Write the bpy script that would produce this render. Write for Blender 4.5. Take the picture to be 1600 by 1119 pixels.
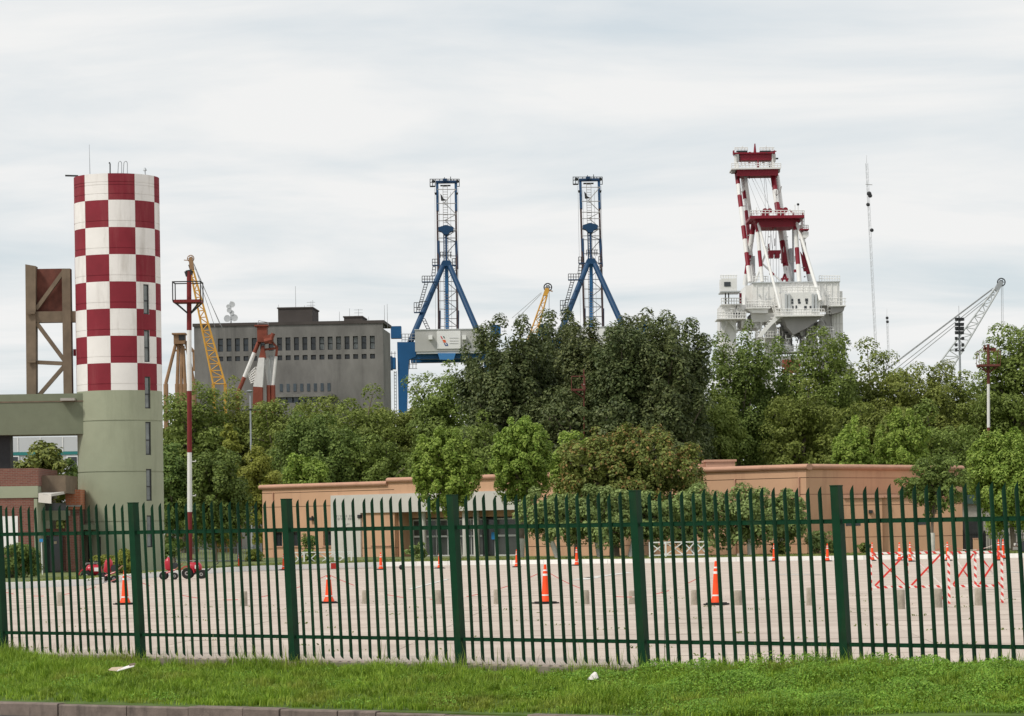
import bpy, math, random
import numpy as np
from mathutils import Vector

R = math.radians
for o in list(bpy.data.objects):
    bpy.data.objects.remove(o)
scene = bpy.context.scene
COL = scene.collection

# ------------------------------------------------------------------ camera, sky, sun
F = 4500.0            # focal length in photo pixels (photo is 1600 wide)
ROLL = R(0.85)
EYE = 2.0
HOR = 828.0
cam_d = bpy.data.cameras.new('camera')
cam = bpy.data.objects.new('camera', cam_d); COL.objects.link(cam)
cam.location = (0, 0, EYE)
cam.rotation_euler = (R(90), ROLL, 0)
cam_d.sensor_fit = 'HORIZONTAL'; cam_d.sensor_width = 36.0
cam_d.lens = 36.0 * F / 1600.0
cam_d.shift_y = (HOR - 559.5) / 1600.0
cam_d.clip_start = 0.5; cam_d.clip_end = 20000
scene.camera = cam

SUN_AZ = math.atan2(-0.95, -0.50)      # horizontal direction towards the sun (x, y)
SUN_EL = R(50)
to_sun = Vector((-0.80 * math.cos(SUN_EL), -0.60 * math.cos(SUN_EL), math.sin(SUN_EL)))
sun_d = bpy.data.lights.new('sun', 'SUN')
sun_d.energy = 2.2; sun_d.angle = R(9); sun_d.color = (1.0, 0.95, 0.86)
sun = bpy.data.objects.new('sun', sun_d); COL.objects.link(sun)
sun.rotation_euler = (-to_sun).to_track_quat('-Z', 'Y').to_euler()

world = bpy.data.worlds.new('World'); scene.world = world; world.use_nodes = True
nt = world.node_tree; nt.nodes.clear()
def wn(t, **k):
    n = nt.nodes.new(t)
    for a, b in k.items(): setattr(n, a, b)
    return n
def wl(a, b): nt.links.new(a, b)
w_out = wn('ShaderNodeOutputWorld'); w_bg = wn('ShaderNodeBackground'); w_bg.inputs[1].default_value = 0.1
sky = wn('ShaderNodeTexSky'); sky.sky_type = 'NISHITA'; sky.sun_disc = False
sky.sun_elevation = SUN_EL; sky.sun_rotation = math.atan2(to_sun.x, to_sun.y)
tc = wn('ShaderNodeTexCoord'); sep = wn('ShaderNodeSeparateXYZ'); wl(tc.outputs['Generated'], sep.inputs[0])
def wm(op, a, b=None):
    n = wn('ShaderNodeMath', operation=op)
    for i, v in enumerate((a, b)):
        if v is None: continue
        if isinstance(v, (int, float)): n.inputs[i].default_value = v
        else: wl(v, n.inputs[i])
    return n.outputs[0]
zz = wm('ADD', wm('MAXIMUM', sep.outputs[2], 0.0), 0.05)
comb = wn('ShaderNodeCombineXYZ')
wl(wm('DIVIDE', sep.outputs[0], zz), comb.inputs[0]); wl(wm('DIVIDE', sep.outputs[1], zz), comb.inputs[1])
n1 = wn('ShaderNodeTexNoise'); n1.inputs['Scale'].default_value = 0.95; n1.inputs['Detail'].default_value = 7; n1.inputs['Roughness'].default_value = 0.55
n1.inputs['Distortion'].default_value = 0.4
wmap = wn('ShaderNodeMapping'); wmap.inputs['Location'].default_value = (3.1, 1.4, 0.0); wmap.inputs['Scale'].default_value = (1.0, 1.0, 1.0)
wl(comb.outputs[0], wmap.inputs[0]); wl(wmap.outputs[0], n1.inputs['Vector'])
rampw = wn('ShaderNodeValToRGB')
rampw.color_ramp.elements[0].position = 0.32; rampw.color_ramp.elements[0].color = (0, 0, 0, 1)
rampw.color_ramp.elements[1].position = 0.585; rampw.color_ramp.elements[1].color = (1, 1, 1, 1)
wl(n1.outputs[0], rampw.inputs[0])
thin = wn('ShaderNodeMixRGB'); thin.inputs[0].default_value = 0.85          # thin cloud veil over the sky
wl(sky.outputs[0], thin.inputs[1]); thin.inputs[2].default_value = (6.55, 7.1, 7.4, 1)
cl = wn('ShaderNodeMixRGB'); wl(rampw.outputs[0], cl.inputs[0]); wl(thin.outputs[0], cl.inputs[1]); cl.inputs[2].default_value = (8.15, 8.18, 8.13, 1)
wl(cl.outputs[0], w_bg.inputs[0]); wl(w_bg.outputs[0], w_out.inputs[0])

scene.view_settings.view_transform = 'Standard'; scene.view_settings.look = 'None'
scene.view_settings.exposure = 0.12; scene.view_settings.gamma = 1.0
scene.render.engine = 'CYCLES'
scene.cycles.max_bounces = 14; scene.cycles.diffuse_bounces = 6; scene.cycles.transmission_bounces = 8

# ------------------------------------------------------------------ helpers
cr, sr = math.cos(ROLL), math.sin(ROLL)
def P(px, py, D):
    u = (px - 800.0) / F; v = (HOR - py) / F
    return Vector((D * (u * cr + v * sr), D, EYE + D * (-u * sr + v * cr)))
def G(px, py, z=0.0):
    """point of the level z seen at a pixel"""
    u = (px - 800.0) / F; v = (HOR - py) / F
    D = (z - EYE) / (-u * sr + v * cr)
    return P(px, py, D)
def X(px, D, z=0.0):
    """x of the pixel column at depth D and height z"""
    v = (z - EYE) / D
    return D * (px - 800.0) / F / cr + (z - EYE) * sr / cr
def lin(c):
    c = c / 255.0
    return c / 12.92 if c <= 0.04045 else ((c + 0.055) / 1.055) ** 2.4
def rgb(r, g, b, k=0.85):
    return tuple(min(0.9, lin(v) / k) for v in (r, g, b)) + (1.0,)

MATS = {}
def mat(name, color, rough=0.7, var=0.12, scale=2.0, metallic=0.0, bump=0.0, bscale=30.0, stain=None, stain_amt=0.0, stretch=(1, 1, 1), spec=0.3, objvar=0.0):
    if name in MATS: return MATS[name]
    m = bpy.data.materials.new(name); m.use_nodes = True
    t = m.node_tree; n = t.nodes; b = n['Principled BSDF']
    b.inputs['Roughness'].default_value = rough; b.inputs['Metallic'].default_value = metallic
    b.inputs['Specular IOR Level'].default_value = spec
    tcn = n.new('ShaderNodeTexCoord'); mp = n.new('ShaderNodeMapping'); mp.inputs['Scale'].default_value = stretch
    t.links.new(tcn.outputs['Object'], mp.inputs[0])
    ns = n.new('ShaderNodeTexNoise'); ns.inputs['Scale'].default_value = scale; ns.inputs['Detail'].default_value = 6; ns.inputs['Roughness'].default_value = 0.6
    t.links.new(mp.outputs[0], ns.inputs['Vector'])
    rp = n.new('ShaderNodeValToRGB'); rp.color_ramp.elements[0].position = 0.3; rp.color_ramp.elements[1].position = 0.7
    c = Vector(color[:3])
    rp.color_ramp.elements[0].color = tuple(c * (1 - var)) + (1,)
    rp.color_ramp.elements[1].color = tuple(min(0.92, x * (1 + var)) for x in c) + (1,)
    t.links.new(ns.outputs[0], rp.inputs[0])
    src = rp.outputs[0]
    if stain is not None:
        n2 = n.new('ShaderNodeTexNoise'); n2.inputs['Scale'].default_value = scale * 0.6; n2.inputs['Detail'].default_value = 8; n2.inputs['Roughness'].default_value = 0.7
        mp2 = n.new('ShaderNodeMapping'); mp2.inputs['Scale'].default_value = (stretch[0] * 2.2, stretch[1] * 2.2, stretch[2] * 0.35); mp2.inputs['Location'].default_value = (7, 3, 5)
        t.links.new(tcn.outputs['Object'], mp2.inputs[0]); t.links.new(mp2.outputs[0], n2.inputs['Vector'])
        r2 = n.new('ShaderNodeValToRGB'); r2.color_ramp.elements[0].position = 0.52; r2.color_ramp.elements[1].position = 0.75
        r2.color_ramp.elements[0].color = (0, 0, 0, 1); r2.color_ramp.elements[1].color = (stain_amt,) * 3 + (1,)
        t.links.new(n2.outputs[0], r2.inputs[0])
        mx = n.new('ShaderNodeMixRGB'); t.links.new(r2.outputs[0], mx.inputs[0]); t.links.new(src, mx.inputs[1]); mx.inputs[2].default_value = stain
        src = mx.outputs[0]
    if objvar > 0:
        oi = n.new('ShaderNodeObjectInfo'); ma = n.new('ShaderNodeMath'); ma.operation = 'MULTIPLY_ADD'; ma.inputs[1].default_value = 2 * objvar; ma.inputs[2].default_value = 1 - objvar
        t.links.new(oi.outputs['Random'], ma.inputs[0]); mv = n.new('ShaderNodeMixRGB'); mv.blend_type = 'MULTIPLY'; mv.inputs[0].default_value = 1
        t.links.new(src, mv.inputs[1]); t.links.new(ma.outputs[0], mv.inputs[2]); src = mv.outputs[0]
    t.links.new(src, b.inputs['Base Color'])
    if bump > 0:
        n3 = n.new('ShaderNodeTexNoise'); n3.inputs['Scale'].default_value = bscale; n3.inputs['Detail'].default_value = 4
        t.links.new(tcn.outputs['Object'], n3.inputs['Vector'])
        bp = n.new('ShaderNodeBump'); bp.inputs['Strength'].default_value = bump; bp.inputs['Distance'].default_value = 0.02
        t.links.new(n3.outputs[0], bp.inputs['Height']); t.links.new(bp.outputs[0], b.inputs['Normal'])
    MATS[name] = m
    return m

class MB:
    def __init__(self, org=(0, 0, 0)):
        self.v = []; self.f = []; self.mi = []; self.org = Vector(org); self.cm = 0
    def _add(self, vs, fs):
        k = len(self.v); self.v += [tuple(p) for p in vs]
        for f in fs: self.f.append([i + k for i in f]); self.mi.append(self.cm)
    def hexa(self, p):
        """eight corners: bottom loop 0-3, top loop 4-7"""
        self._add(p, [(3, 2, 1, 0), (4, 5, 6, 7), (0, 1, 5, 4), (1, 2, 6, 5), (2, 3, 7, 6), (3, 0, 4, 7)])
    def box(self, x0, x1, y0, y1, z0, z1):
        self.hexa([(x0, y0, z0), (x1, y0, z0), (x1, y1, z0), (x0, y1, z0), (x0, y0, z1), (x1, y0, z1), (x1, y1, z1), (x0, y1, z1)])
    def obox(self, c, ax, ay, hx, hy, z0, z1):
        """box on a rotated footprint: centre c, unit axes ax, ay in the xy plane"""
        c = Vector(c); ax = Vector(ax); ay = Vector(ay)
        q = [c - ax * hx - ay * hy, c + ax * hx - ay * hy, c + ax * hx + ay * hy, c - ax * hx + ay * hy]
        self.hexa([(p.x, p.y, z0) for p in q] + [(p.x, p.y, z1) for p in q])
    def bar(self, a, b, w, h=None, up=(0, 0, 1)):
        a = Vector(a); b = Vector(b); h = h or w; d = (b - a)
        if d.length < 1e-6: return
        d.normalize(); up = Vector(up)
        s = d.cross(up)
        if s.length < 1e-3: s = d.cross(Vector((0, 1, 0)))
        s.normalize(); u = s.cross(d); s = s * (w / 2); u = u * (h / 2)
        self.hexa([a - s - u, a + s - u, a + s + u, a - s + u, b - s - u, b + s - u, b + s + u, b - s + u])
    def tube(self, a, b, r0, r1=None, n=8, caps=True):
        a = Vector(a); b = Vector(b); r1 = r0 if r1 is None else r1; d = b - a
        if d.length < 1e-6: return
        d.normalize(); s = d.cross(Vector((0, 0, 1)))
        if s.length < 1e-3: s = Vector((1, 0, 0))
        s.normalize(); u = s.cross(d); vs = []
        for i in range(n):
            t = 2 * math.pi * i / n; e = s * math.cos(t) + u * math.sin(t); vs += [a + e * r0, b + e * r1]
        fs = [(2 * i, 2 * ((i + 1) % n), 2 * ((i + 1) % n) + 1, 2 * i + 1) for i in range(n)]
        if caps: fs += [tuple(2 * i for i in range(n))[::-1], tuple(2 * i + 1 for i in range(n))]
        self._add(vs, fs)
    def path(self, pts, r, n=6, r1=None):
        m = len(pts) - 1
        for i in range(m):
            ra = r if r1 is None else r + (r1 - r) * i / m; rb = r if r1 is None else r + (r1 - r) * (i + 1) / m
            self.tube(pts[i], pts[i + 1], ra, rb, n)
    def lathe(self, c, prof, n=16, axis=(0, 0, 1)):
        c = Vector(c); ax = Vector(axis).normalized(); s = ax.cross(Vector((0, 1, 0)))
        if s.length < 1e-3: s = Vector((1, 0, 0))
        s.normalize(); u = ax.cross(s); vs = []
        for (r, h) in prof:
            for i in range(n):
                t = 2 * math.pi * i / n; vs.append(c + ax * h + (s * math.cos(t) + u * math.sin(t)) * r)
        fs = []
        for k in range(len(prof) - 1):
            for i in range(n):
                j = (i + 1) % n; fs.append((k * n + i, k * n + j, (k + 1) * n + j, (k + 1) * n + i))
        fs.append(tuple(range(n))[::-1]); fs.append(tuple(range((len(prof) - 1) * n, len(prof) * n)))
        self._add(vs, fs)
    def prism(self, poly, vec):
        n = len(poly); vec = Vector(vec); a = [Vector(p) for p in poly]; b = [p + vec for p in a]
        self._add(a + b, [tuple(range(n))[::-1], tuple(range(n, 2 * n))] + [(i, (i + 1) % n, n + (i + 1) % n, n + i) for i in range(n)])
    def ring(self, c, axis, r, t, n=20):
        c = Vector(c); ax = Vector(axis).normalized(); s = ax.cross(Vector((0, 0, 1)))
        if s.length < 1e-3: s = Vector((1, 0, 0))
        s.normalize(); u = ax.cross(s)
        pts = [c + (s * math.cos(2 * math.pi * i / n) + u * math.sin(2 * math.pi * i / n)) * r for i in range(n + 1)]
        self.path(pts, t, 5)
    def build(self, name, m, parent=None, smooth=False):
        me = bpy.data.meshes.new(name)
        o = self.org
        me.from_pydata([(p[0] - o.x, p[1] - o.y, p[2] - o.z) for p in self.v], [], self.f)
        for mm in (m if isinstance(m, (list, tuple)) else [m]): me.materials.append(mm)
        if isinstance(m, (list, tuple)): me.polygons.foreach_set('material_index', self.mi)
        if smooth:
            me.polygons.foreach_set('use_smooth', [True] * len(me.polygons))
            try: me.set_sharp_from_angle(angle=R(40))
            except Exception: pass
        me.update()
        ob = bpy.data.objects.new(name, me); COL.objects.link(ob)
        if parent is not None: ob.parent = parent
        else: ob.location = o
        return ob

def tag(o, label=None, cat=None, group=None, kind=None):
    if label: o['label'] = label
    if cat: o['category'] = cat
    if group: o['group'] = group
    if kind: o['kind'] = kind
    return o
def thing(name, label, cat, loc=(0, 0, 0), group=None):
    o = bpy.data.objects.new(name, None); COL.objects.link(o); o.location = loc; o.empty_display_size = 0.2
    return tag(o, label, cat, group)
def copy_tree(o, parent=None):
    c = o.copy(); COL.objects.link(c); c.parent = parent
    for ch in list(o.children): copy_tree(ch, c)
    return c
def part(name, m, th, fn, smooth=False, parent=None):
    b = MB(th.location); fn(b)
    return b.build(name, m, parent or th, smooth)

# ------------------------------------------------------------------ materials
M_ground = mat('ground_soil', (0.11, 0.10, 0.075, 1), 0.95, 0.25, 0.15)
M_asphalt = mat('asphalt', (0.055, 0.05, 0.05, 1), 0.9, 0.2, 6, bump=0.4, bscale=120)
M_soil = mat('joint_soil', (0.19, 0.165, 0.13, 1), 0.95, 0.3, 3)
M_lawnsoil = mat('lawn_green', (0.125, 0.15, 0.05, 1), 0.9, 0.35, 0.8)
M_bank = mat('bank_soil', (0.075, 0.12, 0.022, 1), 0.95, 0.35, 2.5)
M_kerbwhite = mat('kerb_white_paint', (0.84, 0.83, 0.80, 1), 0.7, 0.05, 2, stain=(0.5, 0.48, 0.44, 1), stain_amt=0.4)
M_kerb = mat('kerb_concrete', rgb(118, 106, 98, 0.95), 0.9, 0.25, 5, bump=0.5, bscale=60, stain=(0.06, 0.05, 0.045, 1), stain_amt=0.8)
M_conc = mat('concrete', (0.36, 0.34, 0.31, 1), 0.9, 0.15, 6, bump=0.3)
M_stub = mat('stub_concrete', (0.36, 0.32, 0.26, 1), 0.9, 0.2, 9, bump=0.4, stain=(0.2, 0.18, 0.14, 1), stain_amt=0.6)
M_fence = mat('fence_green', (0.004, 0.040, 0.016, 1), 0.5, 0.25, 3, spec=0.14, stain=(0.03, 0.045, 0.02, 1), stain_amt=0.6)
M_picket = mat('picket_green', (0.0055, 0.034, 0.0145, 1), 0.55, 0.25, 4, spec=0.13, stain=(0.03, 0.04, 0.018, 1), stain_amt=0.8, objvar=0.25)
M_orange = mat('cone_orange', (0.93, 0.075, 0.012, 1), 0.55, 0.1, 5)
M_black = mat('black_rubber', (0.018, 0.018, 0.018, 1), 0.8, 0.2, 8)
M_white = mat('white_paint', (0.78, 0.78, 0.76, 1), 0.55, 0.05, 3)
M_refl = mat('reflective_white', (0.80, 0.78, 0.74, 1), 0.4, 0.05, 5)
M_towerw = mat('tower_white', (0.75, 0.735, 0.71, 1), 0.8, 0.05, 0.9, stain=(0.42, 0.39, 0.35, 1), stain_amt=0.7)
M_towerr = mat('tower_red', (0.205, 0.018, 0.030, 1), 0.75, 0.12, 0.8, stain=(0.30, 0.09, 0.09, 1), stain_amt=0.5)
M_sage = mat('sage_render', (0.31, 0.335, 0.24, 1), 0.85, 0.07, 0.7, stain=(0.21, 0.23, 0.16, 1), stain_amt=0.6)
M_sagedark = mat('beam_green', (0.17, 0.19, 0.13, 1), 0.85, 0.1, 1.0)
M_brown = mat('weathered_concrete', (0.16, 0.122, 0.086, 1), 0.85, 0.2, 1.6, stain=(0.10, 0.08, 0.06, 1), stain_amt=0.6)
M_rustpanel = mat('rust_panel', (0.13, 0.045, 0.032, 1), 0.8, 0.3, 2.0, stain=(0.06, 0.03, 0.025, 1), stain_amt=0.7)
M_glass = mat('dark_glass', (0.022, 0.028, 0.032, 1), 0.08, 0.3, 0.6, spec=0.6)
M_towerpane = mat('tower_pane', (0.16, 0.18, 0.175, 1), 0.12, 0.4, 1.2, spec=0.7)
M_glassgrey = mat('grey_glass', (0.055, 0.062, 0.058, 1), 0.15, 0.3, 0.5, spec=0.6)
M_darkmetal = mat('dark_metal', (0.03, 0.032, 0.034, 1), 0.5, 0.2, 3)
M_galv = mat('galvanised', (0.36, 0.38, 0.40, 1), 0.5, 0.12, 3, metallic=0.3)
M_alu = mat('aluminium_frame', (0.5, 0.51, 0.5, 1), 0.4, 0.08, 3)
M_pink = mat('salmon_render', (0.57, 0.345, 0.218, 1), 0.88, 0.05, 0.6, stain=(0.36, 0.19, 0.125, 1), stain_amt=0.6)
M_pinkc = mat('salmon_cornice', (0.50, 0.285, 0.20, 1), 0.88, 0.08, 1.0, stain=(0.3, 0.16, 0.11, 1), stain_amt=0.5)
M_paleconc = mat('pale_cement', (0.55, 0.53, 0.49, 1), 0.85, 0.05, 0.8, stain=(0.45, 0.43, 0.39, 1), stain_amt=0.3)
M_greyb = mat('grey_block', (0.18, 0.174, 0.163, 1), 0.9, 0.25, 0.55, stain=(0.085, 0.083, 0.08, 1), stain_amt=0.75, stretch=(1, 1, 0.45))
M_greyroof = mat('roof_box_dark', (0.075, 0.065, 0.06, 1), 0.9, 0.2, 0.3)
M_navy = mat('crane_navy', (0.010, 0.052, 0.125, 1), 0.5, 0.15, 0.3)
M_blue = mat('crane_blue', (0.010, 0.085, 0.22, 1), 0.5, 0.12, 0.3)
M_bluelt = mat('crane_blue_light', (0.05, 0.19, 0.42, 1), 0.5, 0.1, 0.3)
M_bluedk = mat('crane_blue_dark', (0.012, 0.045, 0.11, 1), 0.55, 0.2, 0.4)
M_chord = mat('boom_chord_brown', (0.055, 0.035, 0.035, 1), 0.6, 0.3, 0.5)
M_house = mat('machine_house_grey', (0.42, 0.42, 0.40, 1), 0.6, 0.05, 0.3)
M_banner = mat('banner_white', (0.74, 0.74, 0.73, 1), 0.7, 0.03, 0.5)
M_cred = mat('crane_red', (0.215, 0.010, 0.024, 1), 0.5, 0.12, 0.3)
M_cwhite = mat('crane_white', (0.77, 0.765, 0.745, 1), 0.55, 0.05, 0.4, stain=(0.55, 0.52, 0.48, 1), stain_amt=0.4)
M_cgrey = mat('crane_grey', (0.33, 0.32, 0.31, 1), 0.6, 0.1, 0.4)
M_yellow = mat('crane_yellow', (0.62, 0.33, 0.055, 1), 0.55, 0.15, 0.5)
M_oldred = mat('old_red_paint', (0.14, 0.045, 0.035, 1), 0.8, 0.25, 1.0)
M_rust = mat('rust_orange', (0.22, 0.060, 0.038, 1), 0.8, 0.3, 0.6)
M_tan = mat('tan_steel', (0.30, 0.18, 0.10, 1), 0.7, 0.25, 0.6)
M_mastred = mat('mast_red', (0.17, 0.018, 0.018, 1), 0.6, 0.15, 1.5)
M_mastwhite = mat('mast_white', (0.72, 0.71, 0.69, 1), 0.6, 0.06, 1.5, stain=(0.45, 0.4, 0.36, 1), stain_amt=0.4)
M_machred = mat('machine_red', (0.45, 0.015, 0.035, 1), 0.3, 0.08, 2, spec=0.5)
M_teal = mat('teal_trim', (0.03, 0.20, 0.19, 1), 0.6, 0.1, 1)
M_paleclad = mat('pale_cladding', (0.52, 0.54, 0.55, 1), 0.6, 0.04, 0.5)
M_cable = mat('steel_cable', (0.30, 0.31, 0.32, 1), 0.6, 0.1, 1)
M_lightgrey = mat('light_grey_steel', (0.48, 0.50, 0.51, 1), 0.6, 0.08, 1)
M_trunk = mat('bark', (0.17, 0.14, 0.11, 1), 0.95, 0.3, 3, bump=0.6, bscale=12)
M_trunkw = mat('bark_limewash', (0.60, 0.58, 0.53, 1), 0.9, 0.15, 3)
M_kraft = mat('cardboard', (0.50, 0.40, 0.29, 1), 0.9, 0.12, 8)
M_paper = mat('paper_white', (0.75, 0.70, 0.68, 1), 0.9, 0.06, 8)
M_line = mat('road_paint', (0.66, 0.65, 0.61, 1), 0.85, 0.15, 2)
M_tyre = M_black
M_screen = mat('sign_blue', (0.03, 0.22, 0.5, 1), 0.5, 0.05, 2)

def slab_material(name, joints):
    m = bpy.data.materials.new(name); m.use_nodes = True; t = m.node_tree; n = t.nodes; b = n['Principled BSDF']
    b.inputs['Roughness'].default_value = 0.92; b.inputs['Specular IOR Level'].default_value = 0.2
    g = n.new('ShaderNodeNewGeometry')
    ns = n.new('ShaderNodeTexNoise'); ns.inputs['Scale'].default_value = 0.35; ns.inputs['Detail'].default_value = 8; ns.inputs['Roughness'].default_value = 0.65
    t.links.new(g.outputs['Position'], ns.inputs['Vector'])
    rp = n.new('ShaderNodeValToRGB'); e = rp.color_ramp.elements
    e[0].position = 0.3; e[0].color = (0.43, 0.355, 0.30, 1); e[1].position = 0.68; e[1].color = (0.56, 0.48, 0.415, 1)
    t.links.new(ns.outputs[0], rp.inputs[0])
    src = rp.outputs[0]
    # dirt and damp patches
    n2 = n.new('ShaderNodeTexNoise'); n2.inputs['Scale'].default_value = 0.9; n2.inputs['Detail'].default_value = 9; n2.inputs['Roughness'].default_value = 0.75
    t.links.new(g.outputs['Position'], n2.inputs['Vector'])
    r2 = n.new('ShaderNodeValToRGB'); r2.color_ramp.elements[0].position = 0.55; r2.color_ramp.elements[0].color = (0, 0, 0, 1)
    r2.color_ramp.elements[1].position = 0.76; r2.color_ramp.elements[1].color = (0.5, 0.5, 0.5, 1)
    t.links.new(n2.outputs[0], r2.inputs[0])
    mx = n.new('ShaderNodeMixRGB'); t.links.new(r2.outputs[0], mx.inputs[0]); t.links.new(src, mx.inputs[1]); mx.inputs[2].default_value = (0.27, 0.225, 0.185, 1)
    src = mx.outputs[0]
    oi = n.new('ShaderNodeObjectInfo'); vv = n.new('ShaderNodeMath'); vv.operation = 'MULTIPLY_ADD'; vv.inputs[1].default_value = 0.14; vv.inputs[2].default_value = 0.93
    t.links.new(oi.outputs['Random'], vv.inputs[0])
    m3 = n.new('ShaderNodeMixRGB'); m3.blend_type = 'MULTIPLY'; m3.inputs[0].default_value = 1
    t.links.new(src, m3.inputs[1]); t.links.new(vv.outputs[0], m3.inputs[2]); src = m3.outputs[0]
    if joints:
        mp = n.new('ShaderNodeMapping'); mp.inputs['Rotation'].default_value = (0, 0, -SLAB_ANG); mp.inputs['Location'].default_value = (0, 0, 0)
        t.links.new(g.outputs['Position'], mp.inputs[0])
        br = n.new('ShaderNodeTexBrick'); br.offset = 0.0; br.inputs['Scale'].default_value = 1.0
        br.inputs['Brick Width'].default_value = 900.0; br.inputs['Row Height'].default_value = SLAB; br.inputs['Mortar Size'].default_value = 0.085
        br.inputs['Mortar Smooth'].default_value = 0.3
        t.links.new(mp.outputs[0], br.inputs['Vector'])
        m4 = n.new('ShaderNodeMixRGB'); t.links.new(br.outputs['Fac'], m4.inputs[0]); t.links.new(src, m4.inputs[1]); m4.inputs[2].default_value = (0.13, 0.11, 0.085, 1)
        src = m4.outputs[0]
    t.links.new(src, b.inputs['Base Color'])
    return m
SLAB = 3.0; SLAB_ANG = R(-3)
M_slab = slab_material('concrete_slab', False)
M_slabfar = slab_material('concrete_slab_far', True)

def brick_material(name, c1, c2, mortar):
    m = bpy.data.materials.new(name); m.use_nodes = True; t = m.node_tree; n = t.nodes; b = n['Principled BSDF']; b.inputs['Roughness'].default_value = 0.9
    tcn = n.new('ShaderNodeTexCoord'); sp = n.new('ShaderNodeSeparateXYZ'); cb = n.new('ShaderNodeCombineXYZ')
    t.links.new(tcn.outputs['Object'], sp.inputs[0])
    ad = n.new('ShaderNodeMath'); t.links.new(sp.outputs[0], ad.inputs[0]); t.links.new(sp.outputs[1], ad.inputs[1])
    t.links.new(ad.outputs[0], cb.inputs[0]); t.links.new(sp.outputs[2], cb.inputs[1])
    br = n.new('ShaderNodeTexBrick'); br.inputs['Scale'].default_value = 1; br.inputs['Brick Width'].default_value = 0.25; br.inputs['Row Height'].default_value = 0.085
    br.inputs['Mortar Size'].default_value = 0.010; br.inputs['Color1'].default_value = c1; br.inputs['Color2'].default_value = c2; br.inputs['Mortar'].default_value = mortar
    t.links.new(cb.outputs[0], br.inputs['Vector']); t.links.new(br.outputs['Color'], b.inputs['Base Color'])
    bp = n.new('ShaderNodeBump'); bp.inputs['Strength'].default_value = 0.5; bp.inputs['Distance'].default_value = 0.02; bp.invert = True
    t.links.new(br.outputs['Fac'], bp.inputs['Height']); t.links.new(bp.outputs[0], b.inputs['Normal'])
    return m
M_brick = brick_material('brick_dark_red', (0.16, 0.055, 0.04, 1), (0.22, 0.085, 0.06, 1), (0.2, 0.15, 0.12, 1))
M_brickor = brick_material('brick_orange', (0.50, 0.16, 0.07, 1), (0.42, 0.13, 0.06, 1), (0.4, 0.28, 0.2, 1))

def stripe_material(name, c1, c2, period, duty=0.5, skew=0.0):
    """diagonal stripes printed along x+z of the part"""
    m = bpy.data.materials.new(name); m.use_nodes = True; t = m.node_tree; n = t.nodes; b = n['Principled BSDF']; b.inputs['Roughness'].default_value = 0.5
    tcn = n.new('ShaderNodeTexCoord'); sp = n.new('ShaderNodeSeparateXYZ'); t.links.new(tcn.outputs['Object'], sp.inputs[0])
    a = n.new('ShaderNodeMath'); t.links.new(sp.outputs[0], a.inputs[0]); t.links.new(sp.outputs[2], a.inputs[1])
    d = n.new('ShaderNodeMath'); d.operation = 'DIVIDE'; d.inputs[1].default_value = period; t.links.new(a.outputs[0], d.inputs[0])
    fr = n.new('ShaderNodeMath'); fr.operation = 'FRACT'; t.links.new(d.outputs[0], fr.inputs[0])
    gt = n.new('ShaderNodeMath'); gt.operation = 'GREATER_THAN'; gt.inputs[1].default_value = duty; t.links.new(fr.outputs[0], gt.inputs[0])
    mx = n.new('ShaderNodeMixRGB'); t.links.new(gt.outputs[0], mx.inputs[0]); mx.inputs[1].default_value = c1; mx.inputs[2].default_value = c2
    t.links.new(mx.outputs[0], b.inputs['Base Color'])
    return m
RED_TAPE = (0.66, 0.05, 0.04, 1)
M_stripe = stripe_material('barrier_stripe', RED_TAPE, (0.8, 0.78, 0.74, 1), 0.19, 0.42)
M_tape = stripe_material('tape_stripe', (0.50, 0.14, 0.13, 1), (0.66, 0.58, 0.52, 1), 1.1, 0.4)
M_barred = mat('barrier_red', RED_TAPE, 0.5, 0.06, 4)

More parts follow.
